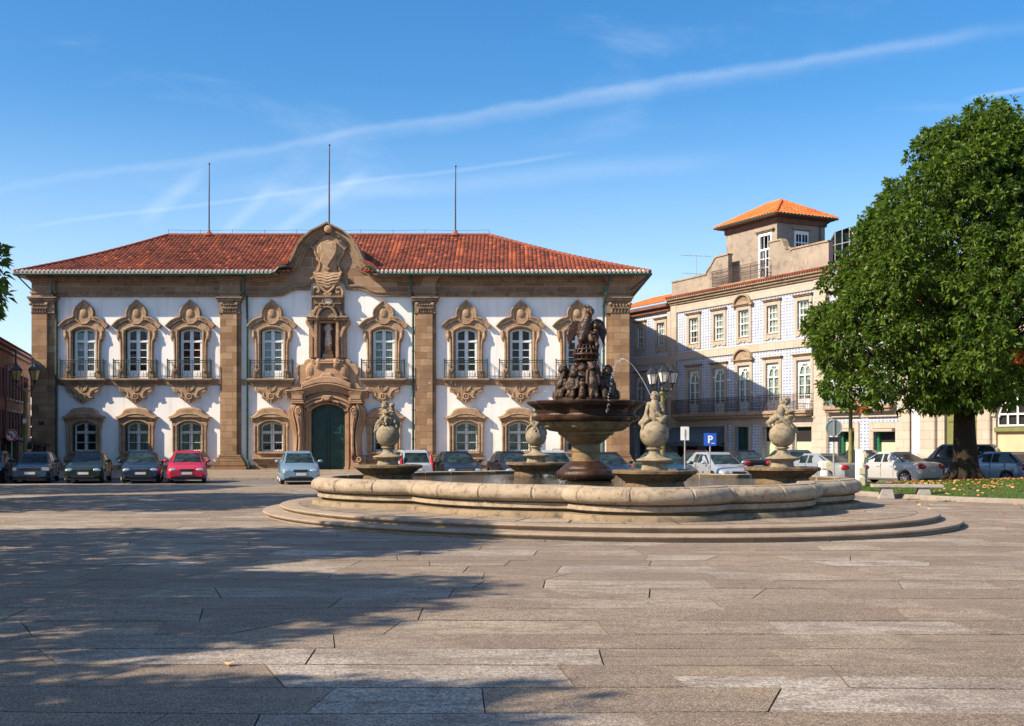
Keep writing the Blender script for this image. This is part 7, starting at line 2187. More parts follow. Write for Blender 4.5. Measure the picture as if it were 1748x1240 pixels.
    # wheels
    for a in ax:
        for s_ in (-1,1):
            xw = s_*(W/2-.10); mbw = MB()
            prof = [(.0,-.09),(r-.06,-.09),(r-.01,-.07),(r,-.03),(r,.03),(r-.01,.07),(r-.06,.09),(r-.09,.085),(.0,.06)]
            v_ = []; f_ = []; nn = 20
            for rad_, w_ in prof:
                for k in range(nn): an = 2*PI*k/nn; v_.append((w_*s_, rad_*math.cos(an), rad_*math.sin(an)))
            for i in range(len(prof)-1):
                for k in range(nn): k2=(k+1)%nn; f_.append((i*nn+k,i*nn+k2,(i+1)*nn+k2,(i+1)*nn+k))
            mbw.add([(x+xw, y_+X(a), z_+r) for x, y_, z_ in v_], f_)
            wo = mbw.build('wheel', M['tyre'], e, smooth=True)
            hb = MB()
            for k in range(7):
                an = 2*PI*k/7; hb.tube([(xw+s_*.10, X(a), r),(xw+s_*.098, X(a)+(r-.10)*math.cos(an), r+(r-.10)*math.sin(an))], [.035,.03], 4)
            hb.tube([(xw+s_*.085, X(a)+(r-.095)*math.cos(R(q)), r+(r-.095)*math.sin(R(q))) for q in range(0,361,24)], .016, 4)
            hb.ell((xw+s_*.095, X(a), r), (.02,.05,.05), seg=8, rings=5); hb.build('rim', M['alloy'], wo)
    hw = W/2*.84
    zh = interp(deck, .12)-.10
    # front: lights, grille, plate, intake
    for s_ in (-1,1):
        hl = MB(); hl.ell((s_*(hw-.13), X(.085), zh), (.19,.10,.085), seg=12, rings=8) if kind not in ('boxy','suv') else hl.box(s_*(hw-.02)-.16 if s_>0 else -hw+.02-.16, s_*(hw-.02)+.02 if s_>0 else -hw+.2, X(.12), X(-.005), zh-.09, zh+.07, bev=.02)
        hl.build('headlight', M['headlight'], e, smooth=True)
        tl = MB(); zt_ = interp(deck, Ln-.06)-.10
        if kind == 'sedan': tl.ell((s_*(hw-.10), X(Ln-.07), zt_-.03), (.25,.12,.125), seg=12, rings=8)
        elif tailtall: tl.tube([(s_*(hw+.0), X(Ln-.05), zt_-.12),(s_*(hw-.0), X(Ln-.06), zt_+.10),(s_*(hw*.93), X(Ln-.20), H-.22)], [.06,.085,.05], 8)
        else: tl.ell((s_*(hw-.02), X(Ln-.07), zt_), (.10,.09,.16), seg=12, rings=8)
        tl.build('taillight', M['taillight'], e, smooth=True)
        mm = MB(); mm.ell((s_*(W/2+.09), X(g[0]+.38*kx), zb(g[0])+.10), (.11,.06,.075), seg=12, rings=8); mm.tube([(s_*(W/2-.08), X(g[0]+.36*kx), zb(g[0])+.05),(s_*(W/2+.04), X(g[0]+.38*kx), zb(g[0])+.08)], .02, 5)
        mm.build('mirror', M['trim_black'] if mirror_black else pm, e, smooth=True)
    gr = MB(); gw = .30 if kind != 'boxy' else .42
    gr.box(-gw, gw, X(.06), X(-.012), zh-.06, zh+.045, bev=.012); gr.box(-hw*.72, hw*.72, X(.1), X(-.008), .27, .37, bev=.012)
    gr.build('grille', M['trim_black'], e)
    ch = MB(); ch.box(-gw-.02, gw+.02, X(.04), X(-.02), zh+.045, zh+.06, bev=.004); ch.build('badge_bar', M['chrome'], e)
    for yy, nm, z_ in ((X(-.022), 'number_plate', .46), (X(Ln+.022), 'number_plate', .62 if kind in ('sedan','wagon','hatch') else .5)):
        if not plate: break
        s_ = 1 if yy > 0 else -1
        zp = z_ if s_ > 0 else z_
        p = MB(); p.box(-.25, .25, min(yy, yy-s_*.03), max(yy, yy-s_*.03), zp-.055, zp+.055); po = p.build(nm, M['plate'], e)
        sx = 1 if s_ > 0 else -1
        p = MB(); p.box(min(sx*.25,sx*.205), max(sx*.25,sx*.205), min(yy+s_*.002,yy), max(yy+s_*.002,yy), zp-.054, zp+.054); p.build('blue_band', M['plate_blue'], po)
        p = MB(); p.box(min(-sx*.25,-sx*.21), max(-sx*.25,-sx*.21), min(yy+s_*.002,yy), max(yy+s_*.002,yy), zp-.054, zp+.054); p.build('yellow_band', M['plate_yellow'], po)
    # seam lines on the flank and boot
    sm = MB()
    for u in (pil[0]+.08, pil[1], lerp(pil[1], g[3], .48)):
        for s_ in (-1,1): sm.box(*(sorted((s_*(W/2*.962), s_*(W/2+.004)))), X(u)-.006, X(u)+.006, .34, zb(u)-.04)
    sm.build('door_seam', M['trim_black'], e)
    dh = MB()
    for u in (pil[1]-.16, lerp(pil[1], g[3], .44)):
        for s_ in (-1,1): dh.box(*(sorted((s_*(W/2*.98), s_*(W/2+.02)))), X(u)-.09, X(u)+.09, zb(u)-.16, zb(u)-.125, bev=.006)
    dh.build('door_handle', M['trim_black'] if mirror_black else pm, e)
    wp = MB()
    for s_ in (-.1,.5): wp.tube([(s_*W*.5, X(g[0]-.06), zb(g[0])+.05), (s_*W*.5-.38, X(g[0]+.03), zb(g[0])+.10)], .010, 4)
    wp.build('wiper', M['trim_black'], e)
    if rail:
        rl = MB()
        for s_ in (-1,1): rl.tube([(s_*yr*.86, X(g[1]+.25), H-.0),(s_*yr*.88, X(g[1]+.4), H+.05),(s_*yr*.88, X(g[2]-.2), H+.05),(s_*yr*.86, X(g[2]-.05), H)], .018, 5)
        rl.build('roof_rail', M['trim_black'], e)
    return e
# near opaque tinted glass that still mirrors the sky
def carglass():
    t = NT('dark car glass'); t.set((0.012,0.022,0.024), 0.03, spec=0.5)
    n = t.noise(t.coord(), 3.0, 3); t.set(t.ramp(n, [(0.35,(0.006,0.012,0.014)),(0.65,(0.035,0.06,0.06))]), 0.07, spec=0.14)
    return t.mat
M['cgl'] = carglass()
G1 = 'cars parked in front of the town hall'; G2 = 'cars parked in front of the tiled houses'
def cx_(px, d): return (px-874)/2000*d
# front row, noses to the camera. position = centre of the car
def front(px, d, kind, col, label, hd=166, **k):
    L_ = (k.get('L') or SH[kind]['L']); c = Vector((cx_(px, d), d)); a = R(hd); h = Vector((math.sin(a), math.cos(a)))
    p = c - h*(L_/2); return car((p.x, p.y, 0), hd, kind, col, label, G1, **k)
front(-30, 52.3, 'hatch', (.02,.022,.022), 'dark hatchback cut off by the left edge of the photo', mirror_black=True)
front(50, 52.3, 'boxy', (.035,.075,.13), 'old boxy blue hatchback parked below the two armed lamp', mirror_black=True, metal=.2)
front(141, 52.2, 'hatch', (.010,.028,.022), 'dark green car with bright headlights between the boxy blue and navy cars', hd=168, L=4.2)
front(239, 52.2, 'hatch', (.015,.035,.065), 'navy blue hatchback parked left of the red car')
front(318, 52.2, 'hatch', (.50,.012,.045), 'bright red estate car parked before the hall', W=1.70, H=1.45, metal=.1)
front(513, 50.6, 'hatch', (.20,.32,.42), 'light metallic blue hatchback parked before the green door', hd=167, W=1.70, H=1.45)
def rear(px, d, kind, col, label, hd=0, grp=G1, **k):
    L_ = (k.get('L') or SH[kind]['L']); c = Vector((cx_(px, d), d)); a = R(hd); h = Vector((math.sin(a), math.cos(a)))
    p = c + h*(L_/2); return car((p.x, p.y, 0), hd, kind, col, label, grp, **k)
rear(712, 52.5, 'wagon', (.50,.52,.54), 'white estate car seen from behind with tall red tail lights', hd=-14, rail=True, tailtall=True, W=1.68, H=1.49)
front(795, 51.5, 'hatch', (.012,.018,.028), 'black car facing the camera behind the basin, left of its dark neighbour', hd=166, mirror_black=True)
front(893, 52, 'hatch', (.016,.016,.024), 'black car half hidden behind the putto facing front', hd=166, mirror_black=True)
front(965, 52, 'wagon', (.50,.53,.55), 'silver estate car with roof rails just left of the central column', hd=166, rail=True)
front(1060, 48.5, 'hatch', (.014,.016,.026), 'dark navy car behind the falling drops right of the central column', hd=166, H=1.42, mirror_black=True)
front(1165, 47.5, 'hatch', (.018,.06,.07), 'dark teal car behind the putto seen from behind', hd=168, H=1.40, L=4.2)
front(1262, 48, 'hatch', (.40,.43,.47), 'silver hatchback turned to the right under the parking sign', hd=164, H=1.42)
def rr(px, d, kind, col, label, hd, **k): return rear(px, d, kind, col, label, hd, G2, **k)
rr(1188, 60, 'hatch', (.05,.012,.02), 'dark car with a red flank glimpsed between the teal and silver cars', 10)
rr(1295, 59, 'sedan', (.02,.018,.024), 'black saloon with a lit red tail light behind the silver hatchback', -14)
rr(1372, 57, 'wagon', (.06,.085,.11), 'grey blue estate car behind the rightmost putto', -10)
rr(1462, 49.5, 'sedan', (.32,.34,.36), 'silver saloon with grey boot behind the round sign', -34, H=1.36)
rr(1518, 62, 'hatch', (.03,.035,.04), 'dark car in the shade behind the white saloon', -60)
rr(1592, 50.5, 'sedan', (.46,.46,.46), 'white saloon with big red tail lights beyond the grass', -34, metal=.1)
rr(1716, 53.5, 'suv', (.05,.05,.055), 'tall dark off-road car behind the tree trunk', -58, H=1.75)
rr(1768, 49.8, 'hatch', (.25,.33,.42), 'pale blue hatchback at the right edge beyond the grass', -31, L=4.1)
# ================================================================== TREES
def leaf_cloud(name, tufts, nl, ls, mat, parent, seed, off, tone=(0,1), droop=.35):
    """tufts: array of centre xyz + outward normal; each tuft = nl pointed leaves, each leaf two triangles folded on its midrib"""
    rg = np.random.default_rng(seed); T = np.asarray(tufts); n = len(T)
    C = np.repeat(T[:,:3], nl, 0); N = np.repeat(T[:,3:6], nl, 0); m = len(C)
    d = rg.normal(size=(m,3)); d /= np.linalg.norm(d, axis=1)[:,None]
    d = d + N*.75; d[:,2] -= droop*rg.random(m); d /= np.linalg.norm(d, axis=1)[:,None]
    L = ls*rg.uniform(.65,1.25,m)[:,None]
    up = rg.normal(size=(m,3))*.5 + N*.6 + np.array([0,0,.5]); s = np.cross(d, up); s /= (np.linalg.norm(s, axis=1)[:,None]+1e-9); u = np.cross(s, d)
    B = C + d*rg.uniform(.0,.5,m)[:,None]*ls
    w = L*.24
    p0 = B; p1 = B + d*L*.42 + s*w + u*L*.10; p2 = B + d*L; p2 = p2 - np.array([0,0,1])*L*.15; p3 = B + d*L*.42 - s*w + u*L*.10
    V = np.stack([p0,p1,p2,p3],1).reshape(-1,3) - np.array(off)
    base = np.arange(m)*4
    F = np.concatenate([np.stack([base,base+1,base+2],1), np.stack([base,base+2,base+3],1)])
    me = bpy.data.meshes.new(name); me.vertices.add(len(V)); me.vertices.foreach_set('co', V.ravel())
    me.loops.add(len(F)*3); me.loops.foreach_set('vertex_index', F.ravel().astype(np.int32)); me.polygons.add(len(F)); me.polygons.foreach_set('loop_start', np.arange(0,len(F)*3,3,dtype=np.int32))
    me.update(calc_edges=True); me.materials.append(mat)
    tv = np.repeat(np.clip(rg.normal(.45,.22,n),0,1), nl)*.6 + rg.random(m)*.4
    tv = tone[0]+(tone[1]-tone[0])*tv
    at = me.color_attributes.new('tone', 'FLOAT_COLOR', 'CORNER')
    col = np.ones((len(F)*3,4), np.float32); tt = np.repeat(np.concatenate([tv,tv]), 3); col[:,0] = col[:,1] = col[:,2] = tt
    at.data.foreach_set('color', col.ravel())
    o = bpy.data.objects.new(name, me); COL.objects.link(o); o.parent = parent
    return o
def crown_tufts(cx, cy, z0, z1, rad, n_b, n_t, seed, br=(.8,1.35), fill=.25, lean=(0,0), amp=.12):
    """boughs on a lumpy profile; rad(t) gives the radius at height share t"""
    rg = np.random.default_rng(seed); out = []; H = z1-z0; cen = []
    ph = rg.random(4)*6.28
    for i in range(n_b):
        # even cover over the profile area
        while True:
            t = rg.random(); 
            if rg.random() < rad(t)/1.0*(1/ max(rad(k/20) for k in range(21))) + .08: break
        a = i*2.39996+rg.random()*.5; r = rad(t)*(1+amp*math.sin(3*a+ph[0]+t*5)*.6+amp*math.sin(5*a+ph[1]-t*7)*.5)
        b = rg.uniform(*br); q = max(.05, r-b*.75)
        cen.append((cx+lean[0]*t+q*math.cos(a), cy+lean[1]*t+q*math.sin(a), z0+t*H, b, a, t))
    for i, (x, y, z, b, a, t) in enumerate(cen):
        m = int(n_t*b*b)
        v = rg.normal(size=(m,3)); v /= np.linalg.norm(v,axis=1)[:,None]
        o = np.array([math.cos(a), math.sin(a), (t-.35)*1.2]); o /= np.linalg.norm(o)
        v = v+o*.45; v /= np.linalg.norm(v,axis=1)[:,None]
        rr = b*rg.uniform(.62,1.05,m)[:,None]
        P = np.array([x,y,z])+v*rr*np.array([1,1,.85]); out.append(np.concatenate([P, v],1))
    ns = int(len(out)*n_t*fill)
    t = rg.random(ns); a = rg.random(ns)*6.28; r = np.array([rad(k) for k in t])*rg.uniform(.2,.85,ns)
    v = np.stack([np.cos(a), np.sin(a), np.zeros(ns)],1)
    P = np.stack([cx+lean[0]*t+r*np.cos(a), cy+lean[1]*t+r*np.sin(a), z0+t*H],1); out.append(np.concatenate([P,v],1))
    return np.concatenate(out), cen
def tree(name, x, y, gz, z0, z1, rad, tr, label, group, seed, n_b, n_t, nl, ls, lean=(0,0), br=(.8,1.35), amp=.12, base_flare=1.5, fill=.25):
    e = empty(name, (x,y,gz), 0, label, 'tree', group); rnd = random.Random(seed)
    T, cen = crown_tufts(x, y, z0, z1, rad, n_b, n_t, seed, br, fill, lean, amp)
    if seed == 5:   # the big tree's skirt is lifted on its right side
        T = T[T[:,2] > 3.15+np.clip((T[:,0]-x-.5)*.55, 0, 1.6)]; cen = [c_ for c_ in cen if c_[2] > 3.6+min(1.6, max(0, (c_[0]-x-.5)*.5))]
    mb = MB(); H = z1-z0
    spine = [(0,0,-.2),(.02,0,.12),(.03,.0,.6),(.0,.02,1.6),(-.03,.0,z0-gz+.5),(lean[0]*.3,lean[1]*.3,z0-gz+H*.35),(lean[0]*.7,lean[1]*.7,z0-gz+H*.8)]
    mb.tube(spine, [tr*base_flare,tr*base_flare*.92,tr*1.12,tr*.98,tr*.86,tr*.55,tr*.12], 16)
    for k in range(7):
        a = k*.9+rnd.random(); mb.tube([(math.cos(a)*tr*2.0,math.sin(a)*tr*2.0,-.12),(math.cos(a)*tr*1.2,math.sin(a)*tr*1.2,.16),(math.cos(a)*tr*.7,math.sin(a)*tr*.7,.9)], [tr*.18,tr*.36,tr*.3], 7)
    mb.build('trunk', M['bark'], e, smooth=2)
    mb = MB()
    for c_ in rnd.sample(cen, min(len(cen), 46)):
        bx, by, bz = c_[0]-x, c_[1]-y, c_[2]-gz; st = max(z0-gz-.6, bz-1.2-math.hypot(bx,by)*.35)
        fs = (st-(z0-gz))/H; sx_, sy_ = lean[0]*max(0,fs), lean[1]*max(0,fs)
        mid = (bx*.5+sx_*.5, by*.5+sy_*.5, (st+bz)/2+.25); r0 = max(.05, tr*.30*(1-max(0,fs)*.7))
        mb.tube([(sx_,sy_,st), mid, (bx,by,bz)], [r0, r0*.6, .03], 6)
    mb.build('branches', M['bark'], e, smooth=2)
    leaf_cloud('crown', T, nl, ls, M['leaf'], e, seed+1, (x,y,gz))
    return e
# the big sweetgum on the grass island. silhouette half width measured by height
TY = 48.0; k_ = TY/2000
def Rm(t):
    tab = [(0,1.8),(.03,3.6),(.08,5.2),(.16,6.0),(.26,6.5),(.36,6.4),(.46,6.0),(.56,5.5),(.66,4.95),(.76,4.2),(.86,3.2),(.94,2.2),(1.0,.9)]
    return interp(tab, t)*.93
TX = (1647-874)*k_
big = tree('sweetgum_tree', TX, TY, .42, 3.25, 15.05, Rm, .45, 'huge dark green sweetgum tree standing on the grass island at the right', None, 5, 300, 54, 10, .21, lean=(1.0,0), br=(.5,1.3), amp=.22, base_flare=1.45, fill=.36)
rg = np.random.default_rng(8); P = np.array([18.25, 41.9, 4.95]); v = rg.normal(size=(16,3)); v /= np.linalg.norm(v,axis=1)[:,None]
leaf_cloud('orange_spray', np.concatenate([P+v*np.array([.28,.25,.2]), v],1), 6, .2, M['leaf_red'], big, 3, (TX,TY,.42))
P = np.array([12.9, 43.3, 3.15]); leaf_cloud('orange_spray', np.concatenate([P+v[:5]*np.array([.12,.2,.25]), v[:5]],1), 5, .14, M['leaf_red'], big, 4, (TX,TY,.42))
# row of the same trees along the left side of the square: one shows at the frame edge, all throw the shade on the paving
def Rs(s_): return lambda t: s_*interp([(0,.25),(.05,.6),(.2,.95),(.35,1.0),(.55,.85),(.75,.6),(.9,.33),(1,.08)], t)
rowl = ['dark tree at the left edge with only a leafy fringe in view'] + ['sweetgum tree outside the left edge shading the square']*5
ROW = [(-19.9,32.5,3.9,13.6,5.3),(-15.9,16.3,2.6,12.2,5.0),(-14.9,8.7,2.8,11.4,4.4),(-13.0,2.4,3.0,10.4,3.3),(-27.5,41.5,3.4,13.0,5.2)]
for i, (x, y, z0, z1, s_) in enumerate(ROW):
    tree('sweetgum_tree', x, y, 0, z0, z1, Rs(s_), .3, ['dark green tree at the left edge with only a leafy fringe in view','sweetgum tree left of the square, second from the left edge fringe','sweetgum tree left of the square whose shade lies before the fountain','small sweetgum tree beside the camera shading the bottom left slabs','sweetgum tree at the far left end of the parked cars'][i],
         'trees along the left side of the square', 30+i, 120 if i else 150, 22, 8, .30, br=(.7,1.2))

# ================================================================== GRASS ISLAND
def island(px_l):
    pass
ISL = [(12.0,41.2),(12.3,39.6),(13.2,37.3),(15.2,34.9),(18.5,33.0),(24,31.5),(34,31.5),(38,36),(36,44),(30,49.5),(24,51.5),(18,50.5),(14.5,47.5),(12.6,44)]
IP = [Vector(p) for p in smooth_path([(p[0],p[1]) if False else Vector(p+(0,)) for p in ISL+[ISL[0]]], 6)] if False else None
ip = []
nI = len(ISL)
for i in range(nI):
    p0, p1, p2, p3 = [Vector(ISL[(i+k-1)%nI]) for k in range(4)]
    for q in range(6):
        t = q/6; ip.append(0.5*((2*p1)+(-p0+p2)*t+(2*p0-5*p1+4*p2-p3)*t*t+(-p0+3*p1-3*p2+p3)*t**3))
NI = normals(ip)
mb = MB(); closed_sweep(mb, ip, NI, [(0,-.02),(0,.13),(-.015,.15),(-.20,.155),(-.22,.14),(-.22,.0)])
kb = tag(mb.build('island_kerb', M['kerb'], smooth=True), 'low granite kerb round the grass island', 'kerb', kind='structure')
ci = Vector((24.0, 42.0))
def gz_at(x, y):
    # height of the mound: rises from the kerb towards the tree
    p = Vector((x,y)); dmin = min((p-q).length for q in ip); return .13 + .34*min(1, dmin/7.0)**.9 + .02*noise.noise(Vector((x*.8,y*.8,0)))
mb = MB(); rings = 9; vs = []
for r in range(rings):
    f = 1-r/rings
    for p, n in zip(ip, NI):
        q = ci+((p-n*.2)-ci)*f; vs.append((q.x, q.y, gz_at(q.x, q.y) if r else .12))
m_ = len(ip); vs.append((ci.x, ci.y, gz_at(ci.x,ci.y)))
fs = [(r*m_+i, r*m_+(i+1)%m_, (r+1)*m_+(i+1)%m_, (r+1)*m_+i) for r in range(rings-1) for i in range(m_)] + [((rings-1)*m_+i, (rings-1)*m_+(i+1)%m_, rings*m_) for i in range(m_)]
mb.add(vs, fs); tag(mb.build('grass_mound', M['turf'], smooth=2), 'soil of the raised grass island', 'ground', kind='structure')
from mathutils.geometry import intersect_point_tri_2d
def inside(x, y):
    c = False; n = len(ip); j = n-1
    for i in range(n):
        if (ip[i].y > y) != (ip[j].y > y) and x < (ip[j].x-ip[i].x)*(y-ip[i].y)/(ip[j].y-ip[i].y)+ip[i].x: c = not c
        j = i
    return c
# coarse grid of heights for speed
gx = np.arange(11, 40, .5); gy = np.arange(30, 53, .5); Hg = np.array([[gz_at(a, b) if inside(a, b) else -1 for b in gy] for a in gx])
def hgrid(x, y): return Hg[min(len(gx)-1, int((x-11)/.5)), min(len(gy)-1, int((y-30)/.5))]
rnd = random.Random(4); V = []; F = []; T = []
cnt = 0
while cnt < 42000:
    x = rnd.uniform(12, 30); y = rnd.uniform(32, 51)
    if x > .47*y+1: continue
    z = hgrid(x, y)
    if z < 0: continue
    h = rnd.uniform(.03,.085); a = rnd.random()*6.28; w = .012; dx, dy = math.cos(a)*w, math.sin(a)*w; lx, ly = rnd.gauss(0,.02), rnd.gauss(0,.02); o = len(V)
    V += [(x-dx,y-dy,z-.03),(x+dx,y+dy,z-.03),(x+lx,y+ly,z+h)]; F.append((o,o+1,o+2)); T.append(min(1,max(0,rnd.gauss(.45,.2)+.3*noise.noise(Vector((x,y,0)))))); cnt += 1
me = bpy.data.meshes.new('grass'); me.from_pydata(V, [], F); me.materials.append(M['blade']); paint_attr(me, T)
o = bpy.data.objects.new('grass', me); COL.objects.link(o); tag(o, 'short green grass covering the island under the big tree', 'grass', kind='stuff')
# fallen leaves
V = []; F = []; T = []; cnt = 0
while cnt < 1650:
    if cnt < 1590:
        q_ = noise.noise(Vector((cnt*.37, 7.1, 0)))*0; x = rnd.gauss(18.5, 3.4); y = rnd.gauss(42, 5.0)
        if noise.noise(Vector((x*.7, y*.45, 3.3)))+rnd.uniform(-.35,.35) < -.05: continue
        z = hgrid(x, y) if (11 < x < 40 and 30 < y < 53) else -1
        if z < 0 : continue
        z += .05
    else:
        x = rnd.uniform(8.5, 19); y = rnd.uniform(26, 41)
        if 11 < x < 40 and 30 < y < 53 and hgrid(x, y) > 0: continue
        z = .012
    s_ = rnd.uniform(.03,.066); a = rnd.random()*6.28; o = len(V); t1, t2 = rnd.uniform(-.6,.6), rnd.uniform(-.6,.6)
    pts = [(0,-1),(.8,-.3),(.45,.2),(.75,.8),(0,.6),(-.75,.8),(-.45,.2),(-.8,-.3)]
    for u, v in pts:
        X_, Y_ = (u*math.cos(a)-v*math.sin(a))*s_, (u*math.sin(a)+v*math.cos(a))*s_; V.append((x+X_, y+Y_, z+(X_*t1+Y_*t2)+.01))
    F.append(tuple(range(o,o+8))); T.append(rnd.random()); cnt += 1
me = bpy.data.meshes.new('fallen_leaves'); me.from_pydata(V, [], F); me.materials.append(M['fallen']); paint_attr(me, T)
o = bpy.data.objects.new('fallen_leaves', me); COL.objects.link(o); tag(o, 'orange and brown fallen leaves scattered over the grass', 'fallen leaves', kind='stuff')
# weeds in the joints
V = []; F = []; T = []
for (cx0, cy0, n, s_) in ((15.3,33.9,60,.10),(15.0,25.8,26,.06),(13.4,36.1,40,.07),(16.2,28.9,30,.07),(12.9,37.6,30,.06)):
    for i in range(n):
        x, y = cx0+rnd.gauss(0,.14), cy0+rnd.gauss(0,.05); a = rnd.random()*6.28; o = len(V); h = s_*rnd.uniform(.5,1.3)
        V += [(x-.015*math.cos(a),y-.015*math.sin(a),0),(x+.015*math.cos(a),y+.015*math.sin(a),0),(x+rnd.gauss(0,.05),y+rnd.gauss(0,.05),h)]; F.append((o,o+1,o+2)); T.append(rnd.random()*.6)
me = bpy.data.meshes.new('weeds'); me.from_pydata(V, [], F); me.materials.append(M['blade']); paint_attr(me, T)
o = bpy.data.objects.new('weeds', me); COL.objects.link(o); tag(o, 'small weeds growing in the joints near the kerb', 'weeds', kind='stuff')
mb = MB()
pts = [(0,-1),(.5,-.4),(1,-.1),(.5,.2),(.7,.9),(0,.5),(-.7,.9),(-.5,.2),(-1,-.1),(-.5,-.4)]
vs = [(-2.34+u*.07, 9.68+v*.06, .02+.03*abs(u)) for u, v in pts]; mb.add(vs, [tuple(range(10))])
lf = mb.build('dry_leaf', M['fallen']); tag(lf, 'single dry yellow leaf lying on the slabs in the foreground', 'leaf'); paint_attr(lf.data, [.9]*len(lf.data.polygons))

# ================================================================== BENCH, POSTS, SIGNS, LAMPS
def at(px, d): return ((px-874)/2000*d, d)
bx, by = at(1548, 38.2)
be = empty('stone_bench', (bx, by, 0), R(-9), 'plain stone bench with two slanted feet on the paving before the grass', 'bench')
mb = MB(); mb.box(-1.12,1.12,-.24,.24,.37,.47,bev=.015); mb.build('seat', M['bench'], be)
for s_ in (-.66,.50):
    mb = MB(); mb.prism([(s_-.24,0),(s_+.26,0),(s_+.18,.37),(s_-.14,.37)], -.19, .19, .012); mb.build('leg', M['bench'], be)
def post(name, px, d, h, label, cat):
    x, y = at(px, d); return empty(name, (x,y,0), 0, label, cat)
# white service posts
e = post('service_post', 1408, 47, 1.1, 'short white post with a cream box on top beside the round sign', 'post')
mb = MB(); mb.lathe([(.17,0),(.17,.74),(.16,.76)], 20); mb.build('post_shaft', M['offwhite'], e, smooth=True)
mb = MB(); mb.box(-.24,.22,-.20,.20,.72,1.10,bev=.07); mb.build('post_head', M['offwhite'], e)
mb = MB(); mb.box(-.03,.25,-.225,-.18,.75,1.07,bev=.04); hp_ = mb.build('front_panel', M['cream'], e)
mb = MB(); mb.box(.09,.12,-.235,-.22,.90,.94); mb.build('button', M['sign_blue'], hp_)
e = post('service_post', 1469, 44.5, 1.6, 'tall white post with cream panels beside the green lamp pole', 'post')
mb = MB(); mb.lathe([(.195,0),(.195,1.50),(.18,1.56),(.12,1.58),(.01,1.585)], 24); mb.build('post_shaft', M['offwhite'], e, smooth=True)
mb = MB(); mb.box(-.05,.24,-.28,-.1,.98,1.50,bev=.09); pn = mb.build('front_panel', M['cream'], e)
mb = MB(); mb.box(.08,.12,-.29,-.27,1.22,1.27); mb.build('button', M['sign_blue'], pn)
for z0, z1 in ((.62,.88),(.15,.52)):
    mb = MB(); mb.box(-.12,.12,-.215,-.15,z0,z1,bev=.02); mb.build('lower_panel', M['cream'], e)
# signs
def pole(e, h, r=.03, lean=0): mb = MB(); mb.tube([(0,0,0),(lean,0,h)], r, 8); return mb.build('pole', M['galv'], e)
e = post('road_sign', 1169, 46.5, 2.5, 'blank white back of an upright rectangular sign on a thin pole', 'sign')
pole(e, 2.45, .03, .0); mb = MB(); mb.box(-.17,.17,-.03,-.01,1.92,2.46,bev=.008); pl = mb.build('sign_plate', M['sign_white'], e)
mb = MB(); mb.box(-.02,.02,-.05,-.03,1.98,2.36); mb.build('bracket', M['galv'], pl)
e = post('parking_sign', 1212, 46, 2.2, 'blue square parking sign with a white P on a thin pole', 'sign')
pole(e, 1.75); mb = MB(); mb.box(-.25,.25,-.04,-.02,1.70,2.20,bev=.012); pl = mb.build('sign_plate', M['sign_blue'], e)
def text_mesh(body, size, x, y, z, mat, parent, name='lettering', extrude=.004, bold=0.0):
    cu = bpy.data.curves.new('t', 'FONT'); cu.body = body; cu.size = size; cu.extrude = extrude; cu.align_x = 'CENTER'; cu.offset = bold
    o = bpy.data.objects.new('t', cu); COL.objects.link(o); dg = bpy.context.evaluated_depsgraph_get(); dg.update()
    me = bpy.data.meshes.new_from_object(o.evaluated_get(dg)); Mx = Matrix.Translation((x,y,z)) @ Matrix.Rotation(PI/2, 4, 'X')
    me.transform(Mx); me.materials.clear(); me.materials.append(mat); bpy.data.objects.remove(o)
    r = bpy.data.objects.new(name, me); COL.objects.link(r); r.parent = parent; return r
text_mesh('P', .40, 0.0, -.046, 1.82, M['sign_white'], pl, 'letter', bold=.012)
text_mesh('...', .20, .11, -.046, 1.79, M['sign_white'], pl, 'dots', bold=.006)
e = post('road_sign', 1423, 43.5, 2.6, 'grey back of a round road sign with a small dark plate below', 'sign')
pole(e, 2.70, .032); mb = MB(); mb.tube([(0,-.035,2.38),(0,-.015,2.38)], .31, 28); pl = mb.build('round_plate', M['sign_back'], e)
mb = MB(); mb.tube([(.292*math.cos(R(a)),-.04,2.38+.292*math.sin(R(a))) for a in range(0,361,15)], .016, 5); mb.box(-.02,.02,-.07,-.035,2.1,2.68); mb.build('sign_rim', M['galv'], pl)
mb = MB(); mb.box(-.19,.19,-.04,-.015,1.86,2.04,bev=.006); mb.build('lower_plate', M['trim_black'], e)
e = post('road_sign', 20, 57.8, 2.2, 'round red ringed no turning sign on a grey pole before the brown building', 'sign')
pole(e, 2.15); mb = MB(); mb.tube([(0,-.05,2.18),(0,-.03,2.18)], .30, 28); pl = mb.build('round_plate', M['sign_white'], e)
mb = MB(); mb.tube([(.26*math.cos(R(a)),-.055,2.18+.26*math.sin(R(a))) for a in range(0,361,15)], .035, 5); mb.tube([(-.19,-.056,2.37),(.19,-.056,1.99)], .025, 4); mb.build('red_ring', M['sign_red'], pl)
mb = MB(); mb.tube([(.02,-.058,2.02),(.02,-.058,2.24),(-.12,-.058,2.24)], .024, 4); mb.prism([(-.20,2.24),(-.10,2.31),(-.10,2.17)], -.062, -.05); mb.build('turn_arrow', M['trim_black'], pl)
